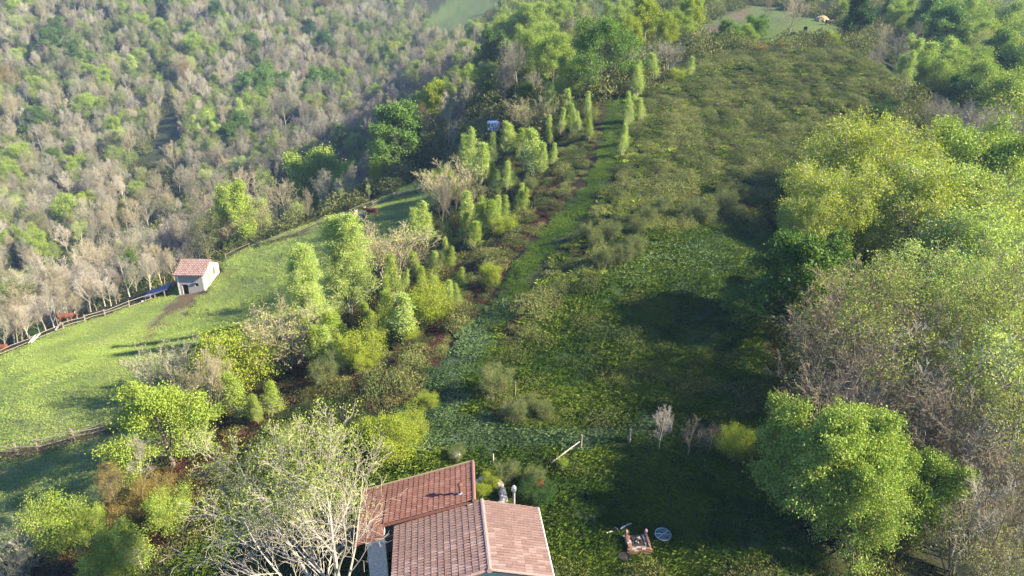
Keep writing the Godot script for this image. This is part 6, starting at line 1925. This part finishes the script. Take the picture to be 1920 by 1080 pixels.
func fence(label: String, pts: Array, gap: float, rails: int, tall: float, mat: Material, sd: int, slack := 0.12, brush := false) -> void:
	var clump := scrub_clump(260, sd, 0.13, 0.9)
	var heap: Array[Transform3D] = []
	rng.seed = sd
	var o := thing("rail_fence", label, "fence", on(pts[0].x, pts[0].y))
	var base := o.position
	var spots: Array[Vector3] = []
	for k in pts.size() - 1:
		var n := maxi(1, int(pts[k].distance_to(pts[k + 1]) / gap))
		for j in n:
			var q: Vector2 = pts[k].lerp(pts[k + 1], float(j) / n)
			spots.append(on(q.x + rnd() * 0.1, q.y + rnd() * 0.1))
	var e: Vector2 = pts[-1]
	spots.append(on(e.x, e.y))
	for k in spots.size():
		var p := spots[k] - base
		var h := tall * rnd(0.85, 1.15)
		part("post", rod(PackedVector3Array([p - Vector3.UP * 0.3, p + Vector3(rnd() * 0.12, h, rnd() * 0.12)]), [0.075, 0.06], 6), mat, o)
		if brush and k < spots.size() - 1:
			for step in 8:
				heap.append(Transform3D(Basis(Vector3.UP, rng.randf() * TAU).scaled(Vector3(0.6, rnd(0.6, 1.0), 0.6)), p.lerp(spots[k + 1] - base, step / 8.0) + Vector3(rnd() * 0.15, -0.05, rnd() * 0.15)))
		if k == 0: continue
		var p0 := spots[k - 1] - base
		for r in rails:
			var y := tall * (0.35 + 0.5 * r / maxf(1, rails - 1))
			var a := p0 + Vector3(0, y + rnd() * slack, 0.08)
			var c := p + Vector3(0, y + rnd() * slack, 0.08)
			part("rail", rod(PackedVector3Array([a, (a + c) * 0.5 + Vector3(0, rnd() * slack * 0.6, 0), c + (c - a).normalized() * 0.25]), [0.05, 0.045, 0.035], 5), mat, o)
	if heap.is_empty(): return
	var mm := MultiMesh.new()
	mm.transform_format = MultiMesh.TRANSFORM_3D
	mm.mesh = clump
	mm.instance_count = heap.size()
	for k in heap.size(): mm.set_instance_transform(k, heap[k])
	var br := MultiMeshInstance3D.new()
	br.name = "brush"
	br.multimesh = mm
	br.material_override = M.dark_bark
	o.add_child(br, true)
	br.set_meta("kind", "stuff")

func log_at(called: String, label: String, category: String, a: Vector3, c: Vector3, r: float, mat: Material) -> void:
	var o := part(numbered(called), rod(PackedVector3Array([Vector3.ZERO, (c - a) * 0.5 + Vector3(0, 0.03, 0), c - a]), [r, r * 0.9, r * 0.7]), mat, self, Transform3D(Basis.IDENTITY, a))
	tag(o, label, category)

func fences_and_things() -> void:
	fence("weathered rail fence running across the lower pasture", [Vector2(-42.60, -46.31), Vector2(-40.72, -46.24), Vector2(-37.37, -45.97), Vector2(-34.47, -46.34), Vector2(-31.62, -46.77), Vector2(-29.00, -47.23)], 1.6, 3, 1.15, M.wood, 201, 0.25, true)
	fence("rail fence of grey poles along the pasture's outer edge below the barn", [Vector2(-60.58, -69.84), Vector2(-60.37, -72.83), Vector2(-58.67, -76.15), Vector2(-56.69, -79.42), Vector2(-53.62, -83.69), Vector2(-50.21, -89.05)], 2.6, 2, 1.00, M.wood, 202, 0.20)
	fence("old post fence along the upper pasture beside the leafless trees", [Vector2(-43.49, -99.59), Vector2(-40.21, -101.27), Vector2(-36.16, -99.68), Vector2(-31.97, -99.64), Vector2(-29.02, -100.95), Vector2(-25.70, -100.93)], 2.0, 2, 1.00, M.wood, 203, 0.20, true)
	fence("post fence climbing from the cows to the top of the pasture", [Vector2(-24.64, -101.77), Vector2(-21.16, -103.01), Vector2(-18.12, -104.78), Vector2(-14.82, -105.12), Vector2(-12.48, -105.09)], 2.0, 2, 1.00, M.wood, 204, 0.20, true)
	log_at("pole", "long pale rail pole at the bottom left corner of the lower pasture", "pole", on(-33.66, -35.37, 0.90), on(-29.83, -36.33, 0.70), 0.050, M.pale_wood)
	log_at("fallen_pole", "pale fallen pole lying among the birches of the bank", "pole", on(-16.51, -67.64, 0.25), on(-13.53, -73.69, 0.50), 0.080, M.pale_wood)
	log_at("leaning_pole", "thin pale pole leaning against the short fence post behind the cottage", "pole", on(2.33, -36.01, 0.05), on(4.29, -37.22, 0.75), 0.045, M.pale_wood)
	log_at("fence_post", "short leaning fence post with the thin pole against it", "fence post", on(4.38, -37.50, -0.20), on(4.45, -37.50, 1.00), 0.090, M.wood)
	log_at("fence_post", "thick grey fence post left of the dead white shrub", "fence post", on(7.58, -37.86, -0.20), on(7.58, -37.86, 1.10), 0.100, M.wood)
	log_at("fence_post", "grey fence post behind the dead white shrub", "fence post", on(10.35, -38.72, -0.20), on(10.39, -38.72, 0.90), 0.090, M.wood)
	log_at("fence_post", "thin tall post in the pale bushes at the bend of the path", "fence post", on(0.23, -42.64, -0.20), on(0.23, -42.64, 1.30), 0.050, M.wood)
	log_at("fence_post", "pale slim post just behind the red-brown annex roof", "fence post", on(-1.17, -36.19, -0.20), on(-1.17, -36.19, 0.60), 0.060, M.pale_wood)
	log_at("feeding_post", "dark post standing between blue tub and red-brown cow", "post", on(-21.43, -97.22, -0.20), on(-21.43, -97.22, 1.40), 0.120, M.dark_bark)
	log_at("loose_rail", "white fallen rail at the pasture corner, upper one", "rail", on(-58.10, -75.42, 0.30), on(-57.49, -76.52, 0.90), 0.110, M.white_twig)
	log_at("loose_rail", "white fallen rail at the pasture corner, lower one", "rail", on(-58.49, -75.52, 0.30), on(-58.01, -76.37, 0.90), 0.110, M.white_twig)
	log_at("loose_rail", "grey rail propped up beside the shaded cow", "rail", on(-57.04, -78.47, 0.30), on(-56.96, -79.82, 0.90), 0.110, M.wood)
	log_at("split_log", "leftmost pale split log on the lawn by the fire pit", "log", on(5.22, -30.51, 0.10), on(5.62, -30.64, 0.10), 0.050, M.pale_wood)
	log_at("split_log", "pale split log nearest the fire pit corner", "log", on(6.03, -30.82, 0.10), on(6.36, -31.07, 0.10), 0.050, M.pale_wood)
	log_at("split_log", "pale split log farthest up the lawn behind the pit", "log", on(6.39, -31.07, 0.10), on(6.71, -31.21, 0.10), 0.050, M.pale_wood)
	log_at("split_log", "dull split log between the paler ones", "log", on(5.72, -30.95, 0.10), on(5.92, -30.67, 0.10), 0.050, M.wood)
	log_at("fallen_pole", "grey fallen stem lying across the wood left of the tall oak", "pole", on(-51.19, -149.42, 1.50), on(-47.74, -148.34, 1.00), 0.120, M.wood)
	# brick fire pit: three walls of laid bricks, two raised rear corners, embers inside
	var fp := thing("fire_pit", "square fire pit of old bricks with charred middle on the lawn", "fire pit", on(PIT.x, PIT.y), 0.06)
	rng.seed = 12
	var bricks: Array = []
	for k in 3: bricks.append(box_mesh(Vector3(0.24, 0.075, 0.12) * (0.94 + 0.05 * k), 0.012))
	for c in 6:
		for side in 4:
			var n := 5 if side < 2 else 4
			for k in n:
				var along := (k - (n - 1) * 0.5) * 0.255 + (0.06 if c % 2 else -0.06)
				var p := Vector3(along, 0.03 + c * 0.082, 0.58 if side == 0 else -0.58)
				var tn := 0.0
				if side >= 2:
					p = Vector3(0.55 if side == 2 else -0.55, 0.03 + c * 0.082, along)
					tn = PI / 2
				if side == 1 and c > 2: continue
				if c == 5 and (side == 0 or rng.randf() < 0.4): continue
				if c < 5: part("brick", bricks[rng.randi() % 3], [M.brick, M.stone, M.brick][rng.randi() % 3], fp, Transform3D(Basis(Vector3.UP, tn + rnd() * 0.12), Vector3(p.x * 0.76, p.y, p.z * 0.78) + Vector3(rnd(), 0, rnd()) * 0.02))
				part("brick", bricks[rng.randi() % 3], [M.brick, M.brick, M.stone, M.rust][rng.randi() % 4], fp, Transform3D(Basis(Vector3.UP, tn + rnd() * 0.07), p + Vector3(rnd(), 0, rnd()) * 0.015))
	for sx in [-1.0, 1.0]:
		for c in 4:
			part("brick", bricks[c % 3], [M.stone, M.red_a, M.brick, M.tile_c][c], fp, Transform3D(Basis(Vector3.UP, PI / 2 + rnd() * 0.15), Vector3(0.53 * sx + rnd() * 0.03, 0.47 + c * 0.08, -0.42 + rnd() * 0.03)))
	part("ash_bed", box_mesh(Vector3(0.72, 0.3, 0.76), 0.02), M.char, fp, Transform3D(Basis.IDENTITY, Vector3(0, 0.2, 0)))
	for k in 12:
		part("charred_log", stone_mesh(60 + k, Vector3(0.26, 0.1, 0.12)), M.char if k % 4 else M.stone, fp, Transform3D(Basis(Vector3.UP, rng.randf() * TAU), Vector3(rnd() * 0.26, 0.37, rnd() * 0.28)))
	# round wire grill leaning in the grass
	var gr := thing("wire_grill", "round pale wire grill lying in the grass right of the fire pit", "grill", on(GRILL.x, GRILL.y, 0.18), 0.3)
	gr.rotation.x = 0.12
	part("rim", ring(0.44, 0.018), M.grill, gr)
	for k in 21:
		var x := (k - 10) * 0.041
		var z := sqrt(maxf(0.0, 0.44 * 0.44 - x * x))
		part("wire", rod(PackedVector3Array([Vector3(x, 0, -z), Vector3(x, 0, z)]), [0.006, 0.006], 5), M.grill, gr)
	for k in 2:
		part("brace", rod(PackedVector3Array([Vector3(-0.4, 0.015, -0.15 + 0.3 * k), Vector3(0, 0.02, 0), Vector3(0.4, 0.015, -0.15 + 0.3 * k)]), [0.012, 0.012, 0.012], 5), M.metal, gr)
	var pan := thing("pan", "flat black pan lying on the grass below the fire pit", "pan", on(PAN.x, PAN.y, 0.12))
	part("dish", rod(PackedVector3Array([Vector3(0, 0.0, 0), Vector3(0, 0.03, 0)]), [0.27, 0.29], 24), M.char, pan)
	part("rim", ring(0.30, 0.022, 28, 0.06), M.char, pan)
	for k in 2:
		part("handle", ring(0.06, 0.012, 10, 0.06), M.char, pan, Transform3D(Basis.IDENTITY, Vector3(0.33 * (1 - 2 * k), 0, 0)))
	# pale stones along the gap beside the annex
	var wl := thing("rubble_wall", "curved heap of pale stones beside the annex's high wall", "stone wall", on(-1.5, -33.2))
	for k in 16:
		var t := k / 15.0
		var ang := lerpf(2.4, -0.7, t)
		var c := Vector3(cos(ang) * 1.0, 0, -sin(ang) * 1.5)
		for lv in 2:
			part("stone", stone_mesh(90 + k * 2 + lv, Vector3(0.5, 0.45, 0.42) * rnd(0.8, 1.2)), M.stone, wl, Transform3D(Basis(Vector3.UP, rng.randf() * TAU), c + Vector3(rnd() * 0.06, 0.15 + lv * 0.4, rnd() * 0.06)))
	tag(part(numbered("sack"), stone_mesh(150, Vector3(0.55, 0.35, 0.42)), M.white, self, Transform3D(Basis.IDENTITY, on(SACK.x, SACK.y, 0.3))), "crumpled white sack in the weeds beyond the brick-red roof", "sack")
	var cr := thing("crate", "small red plastic crate lying in the weeds behind the cottage", "crate", on(1.55, -34.2, 0.25), 0.5)
	part("base", box_mesh(Vector3(0.5, 0.04, 0.36)), M.red, cr)
	for k in 4:
		part("side", box_mesh(Vector3(0.5 if k < 2 else 0.36, 0.2, 0.03)), M.red, cr, Transform3D(Basis(Vector3.UP, 0.0 if k < 2 else PI / 2), Vector3(0 if k < 2 else (0.25 if k == 2 else -0.25), 0.11, (0.18 if k == 0 else -0.18) if k < 2 else 0.0)))
	# cows and their tub
	var cm := cow_mesh()
	cow(cm, M.tan_hide, COWS[0].x, COWS[0].y, 1.75, 1.0, "light tan cow seen from behind beside the blue tub")
	cow(cm, M.red_hide, COWS[1].x, COWS[1].y, 2.7, 1.0, "red-brown cow standing right of the blue tub")
	cow(cm, M.red_hide, COWS[2].x, COWS[2].y, 0.4, 1.0, "red-brown cow in the shade of the trees at the pasture edge")
	cow(cm, M.red_hide, COWS[3].x, COWS[3].y, 3.4, 1.0, "red-brown cow beside the white rails at the pasture corner")
	cow(cm, M.dark_hide, COWS[4].x, COWS[4].y, 1.2, 1.05, "dark cow near the lone bare tree on the hilltop")
	cow(cm, M.dark_hide, COWS[5].x, COWS[5].y, 0.2, 0.9, "dark cow below the straw mound on the hilltop")
	var tub := thing("feed_tub", "blue plastic feed tub between the tan and the red-brown cow", "tub", on(TUB.x, TUB.y))
	part("drum", rod(PackedVector3Array([Vector3(0, -0.1, 0), Vector3(0, 0.1, 0), Vector3(0, 0.72, 0)]), [0.34, 0.4, 0.45], 18), M.blue, tub)
	part("rim", ring(0.46, 0.03, 24, 0.72), M.blue, tub)
	# small truck behind the birches
	var tr := thing("truck", "small red truck with a white box body parked behind the birches", "truck", on(TRUCK.x, TRUCK.y), 0.25)
	part("box_body", box_mesh(Vector3(1.7, 1.5, 1.6), 0.05), M.white, tr, Transform3D(Basis.IDENTITY, Vector3(-1.0, 1.5, 0)))
	var cab := part("cab", wall_prism([Vector2(-0.1, 0.5), Vector2(1.75, 0.5), Vector2(1.75, 1.15), Vector2(1.35, 1.3), Vector2(1.0, 2.0), Vector2(-0.1, 2.05)], -0.78, 0.78), M.red, tr)
	part("windscreen", box_mesh(Vector3(0.03, 0.66, 1.3)), M.glass, cab, Transform3D(Basis(Vector3(0, 0, 1), 0.45), Vector3(1.22, 1.64, 0)))
	part("side_window", box_mesh(Vector3(0.75, 0.5, 0.03)), M.glass, cab, Transform3D(Basis.IDENTITY, Vector3(0.5, 1.62, 0.785)))
	part("chassis", box_mesh(Vector3(3.4, 0.2, 1.2), 0.02), M.char, tr, Transform3D(Basis.IDENTITY, Vector3(-0.1, 0.55, 0)))
	for sx in [-1.2, 1.1]:
		for sz in [-0.7, 0.7]:
			part("wheel", rod(PackedVector3Array([Vector3(0, 0, -0.11), Vector3(0, 0, 0.11)]), [0.36, 0.36], 16), M.char, tr, Transform3D(Basis.IDENTITY, Vector3(sx, 0.36, sz)))
	# straw mound on the hilltop
	rng.seed = 31
	var mb := MB.new()
	var rows: Array = []
	for j in 8:
		var row: Array[Vector3] = []
		for k in 20:
			var a := PI * 0.5 * j / 7.0
			var w := TAU * k / 20
			row.append(Vector3(cos(a) * cos(w) * 1.9, sin(a) * 1.6 - 0.2, cos(a) * sin(w) * 1.5) * (1.0 + rnd() * 0.06))
		rows.append(row)
	for j in 7:
		for k in 20:
			mb.quad(rows[j][k], rows[j + 1][k], rows[j + 1][(k + 1) % 20], rows[j][(k + 1) % 20])
	tag(part(numbered("straw_mound"), mb.mesh(), M.straw, self, Transform3D(Basis.IDENTITY, on(MOUND.x, MOUND.y))), "pale tan rounded straw mound on the hilltop meadow", "straw mound")

func scatter(called: String, mesh: Mesh, mat: Material, where: Array, count: int, lo: float, hi: float, tint_a: Color, tint_b: Color, x0: float, x1: float, z0: float, z1: float, squash := 1.0, lift := 0.0) -> void:
	var mm := MultiMesh.new()
	mm.transform_format = MultiMesh.TRANSFORM_3D
	mm.use_colors = true
	mm.mesh = mesh
	rng.seed = hash(called)
	var tr: Array[Transform3D] = []
	var cols: Array[Color] = []
	for k in count:
		var x := rnd(x0, x1)
		var z := rnd(z0, z1)
		if not soil_at(x, z) in where: continue
		var p := patchy.get_noise_2d(x * 3.0, z * 3.0) * 0.5 + 0.5
		if rng.randf() > 0.35 + (1.0 - p if called.begins_with("hill_") else p): continue
		var grove := sin(x * 0.055 + sin(z * 0.04) * 2.0) + sin(z * 0.06 + x * 0.02 + 1.3)
		if called in ["far_leafing_wood", "far_green_wood"] and grove < -0.3 and rng.randf() < 0.7: continue
		if called in ["gorse_scrub", "gorse_bushes", "dead_bracken", "brambles", "hill_bracken"] and not clear_of_path(x, z, 1.0): continue
		var s := rnd(lo, hi) * (0.7 + 0.6 * p)
		tr.append(Transform3D(Basis(Vector3.UP, rng.randf() * TAU).scaled(Vector3(s, s * squash * rnd(0.8, 1.25), s)), on(x, z, lift)))
		cols.append(tint_a.lerp(tint_b, clampf(smoothstep(0.3, 0.68, p) + rnd(-0.25, 0.25), 0, 1)))
	mm.instance_count = tr.size()
	for k in tr.size():
		mm.set_instance_transform(k, tr[k])
		mm.set_instance_color(k, cols[k])
	var o := MultiMeshInstance3D.new()
	o.name = numbered(called)
	o.multimesh = mm
	if mat: o.material_override = mat
	add_child(o)
	o.set_meta("kind", "stuff")
	o.set_meta("label", COVER[called][0])
	o.set_meta("category", COVER[called][1])

const COVER := {
	"pasture_grass": ["short bright grass covering the steep pasture", "grass"],
	"meadow_grass": ["long tufted grass of the shaded meadow", "grass"],
	"path_grass": ["short green grass of the track up the ridge", "grass"],
	"lawn_grass": ["short dark lawn grass around the fire pit", "grass"],
	"gorse_bushes": ["rounded gorse bushes heaped over the hill", "scrub"],
	"meadow_scrub": ["dark heath clumps scattered in the shaded meadow", "scrub"],
	"hill_bracken": ["russet dead bracken among the hilltop gorse", "bracken"],
	"hill_grass": ["rough pale grass between the gorse on the hilltop", "grass"],
	"frosty_grass": ["bluish long grass lying in patches on the slope", "grass"],
	"gorse_scrub": ["olive gorse and heather scrub covering the hill", "scrub"],
	"dead_bracken": ["red-brown dead bracken on the bank", "bracken"],
	"undergrowth": ["leafy undergrowth beneath the trees of the wood", "undergrowth"],
	"brambles": ["low dark bramble thicket beneath the nearer trees", "brambles"],
	"far_bare_wood": ["grey leafless wood filling the far valley sides", "wood"],
	"far_pale_wood": ["brownish leafless wood filling the far valley sides", "wood"],
	"far_leafing_wood": ["olive half-leafed wood filling the far valley sides", "wood"],
	"far_green_wood": ["light green trees mingled through the far wood", "wood"],
}

func grass_patch(blades: int, radius: float, tall: float, wide: float, bend: float, sd: int) -> ArrayMesh:
	rng.seed = sd
	var b := MB.new()
	for k in blades:
		var w := rng.randf() * TAU
		var r := sqrt(rng.randf()) * radius
		var p := Vector3(cos(w) * r, -0.04, sin(w) * r)
		var d := Vector3(rnd(), 0, rnd()) * bend
		var h := tall * rnd(0.5, 1.2)
		var side := Vector3(rnd(), 0, rnd()).normalized() * wide
		var tone := rnd(0.76, 1.0)
		var c := Color(tone * rnd(0.85, 1.0), tone, tone * 0.95)
		var mid := p + Vector3.UP * h * 0.6 + d * 0.35 * h
		var top := p + Vector3.UP * h * 0.85 + d * h
		b.quad(p - side, mid - side * 0.8, top, mid + side * 0.8, c)
	return b.mesh()

func scrub_clump(count: int, sd: int, size: float, tall: float) -> ArrayMesh:
	rng.seed = sd
	var b := MB.new()
	for k in count:
		var d := rdir()
		d.y = absf(d.y)
		var r := pow(rng.randf(), 0.4)
		var p := Vector3(d.x, d.y * tall, d.z) * r
		p += Vector3(fine.get_noise_2d(d.x * 9 + sd, d.z * 9), 0, 0) * 0.3
		var tone := rnd(0.5, 0.8) if rng.randf() < 0.7 else rnd(0.8, 1.0)
		b.leaf(p, (rdir() + d * 0.6).normalized(), rng.randf() * TAU, size * rnd(0.7, 1.4), size * 0.4, Color(tone, tone * rnd(0.9, 1.0), tone * 0.9))
	return b.mesh()

func two_surface(kind: String, bark: Material, leaf: Material) -> ArrayMesh:
	# a whole tree as one mesh, for the wood that is too far off to count
	var p: Dictionary = proto[kind]
	var am := ArrayMesh.new()
	for e in [["bark", bark], ["twig", bark], ["crown", leaf]]:
		if p[e[0]]:
			am.add_surface_from_arrays(Mesh.PRIMITIVE_TRIANGLES, p[e[0]].surface_get_arrays(0))
			am.surface_set_material(am.get_surface_count() - 1, e[1])
	return am

func ground_cover() -> void:
	scatter("pasture_grass", grass_patch(80, 0.75, 0.10, 0.007, 0.8, 1), M.pasture_grass, ["pasture"], 70000, 0.7, 1.6, Color(0.6, 0.72, 0.6), Color(0.95, 1, 1), -70, 0, -125, -28)
	scatter("meadow_grass", grass_patch(84, 0.55, 0.24, 0.0075, 1.2, 2), M.grass, ["meadow", "lawn", "frost"], 46000, 0.7, 1.3, Color(0.19, 0.28, 0.15), Color(0.44, 0.49, 0.3), -26, 32, -110, -22)
	scatter("lawn_grass", grass_patch(60, 0.5, 0.09, 0.010, 1.0, 12), M.grass, ["lawn"], 60000, 0.6, 1.1, Color(0.18, 0.28, 0.14), Color(0.38, 0.44, 0.25), 3, 14, -36, -24)
	scatter("path_grass", grass_patch(50, 0.5, 0.14, 0.010, 1.0, 8), M.grass, ["path"], 70000, 0.6, 1.2, Color(0.24, 0.36, 0.25), Color(0.48, 0.56, 0.42), -16, 20, -110, -34)
	scatter("frosty_grass", grass_patch(110, 0.5, 0.2, 0.0065, 1.3, 3), M.frost_grass, ["frost", "frost_low"], 40000, 0.6, 1.2, Color(0.3, 0.38, 0.26), Color(0.66, 0.72, 0.6), -16, 32, -110, -22)
	scatter("gorse_scrub", scrub_clump(460, 4, 0.13, 0.6), M.scrub, ["scrub", "bank_scrub"], 27000, 0.25, 0.85, Color(0.3, 0.42, 0.3), Color(1, 1, 0.85), -14, 72, -160, -40)
	scatter("gorse_bushes", scrub_clump(900, 14, 0.10, 0.85), M.scrub, ["scrub", "bank_scrub"], 4200, 0.5, 1.5, Color(0.4, 0.5, 0.38), Color(1, 1, 0.9), -14, 72, -160, -40)
	scatter("meadow_scrub", scrub_clump(600, 15, 0.10, 0.6), M.scrub, ["meadow"], 260, 0.5, 1.5, Color(0.2, 0.32, 0.2), Color(0.6, 0.6, 0.4), -4, 26, -66, -34)
	scatter("dead_bracken", scrub_clump(200, 5, 0.16, 0.4), M.bracken, ["bracken", "bank_scrub"], 12000, 0.4, 0.9, Color(0.55, 0.5, 0.5), Color(1, 1, 1), -40, 6, -95, -26)
	scatter("hill_bracken", scrub_clump(260, 25, 0.12, 0.5), M.bracken, ["scrub"], 1500, 0.4, 1.0, Color(0.7, 0.75, 0.6), Color(1, 1, 1), -4, 72, -150, -44)
	scatter("hill_grass", grass_patch(70, 0.6, 0.35, 0.012, 1.4, 27), M.grass, ["scrub"], 9000, 0.6, 1.3, Color(0.35, 0.4, 0.25), Color(0.75, 0.75, 0.5), -4, 72, -150, -44)
	scatter("brambles", scrub_clump(420, 9, 0.11, 0.7), M.olive_leaf, ["woods", "bracken"], 9000, 0.5, 1.4, Color(0.3, 0.42, 0.3), Color(0.95, 0.9, 0.8), -50, 75, -110, -22)
	scatter("undergrowth", scrub_clump(420, 6, 0.17, 1.1), M.olive_leaf, ["woods"], 14000, 1.3, 3.4, Color(0.4, 0.5, 0.4), Color(1, 1, 1), -280, 170, -480, -105)
	scatter("far_bare_wood", two_surface("bare0", M.grey_twig, null), null, ["woods"], 1300, 0.75, 1.15, Color.WHITE, Color.WHITE, -270, -20, -470, -135)
	scatter("far_pale_wood", two_surface("bare1", M.brown_twig, null), null, ["woods"], 900, 0.75, 1.15, Color.WHITE, Color.WHITE, -270, -20, -470, -135)
	scatter("far_leafing_wood", two_surface("far_leafing", M.bark, M.far_leaf), null, ["woods"], 3000, 0.6, 1.25, Color.WHITE, Color.WHITE, -270, -20, -470, -135)
	scatter("far_green_wood", two_surface("maple0", M.bark, M.lush_leaf), null, ["woods"], 700, 0.7, 1.2, Color.WHITE, Color.WHITE, -270, 170, -480, -150)
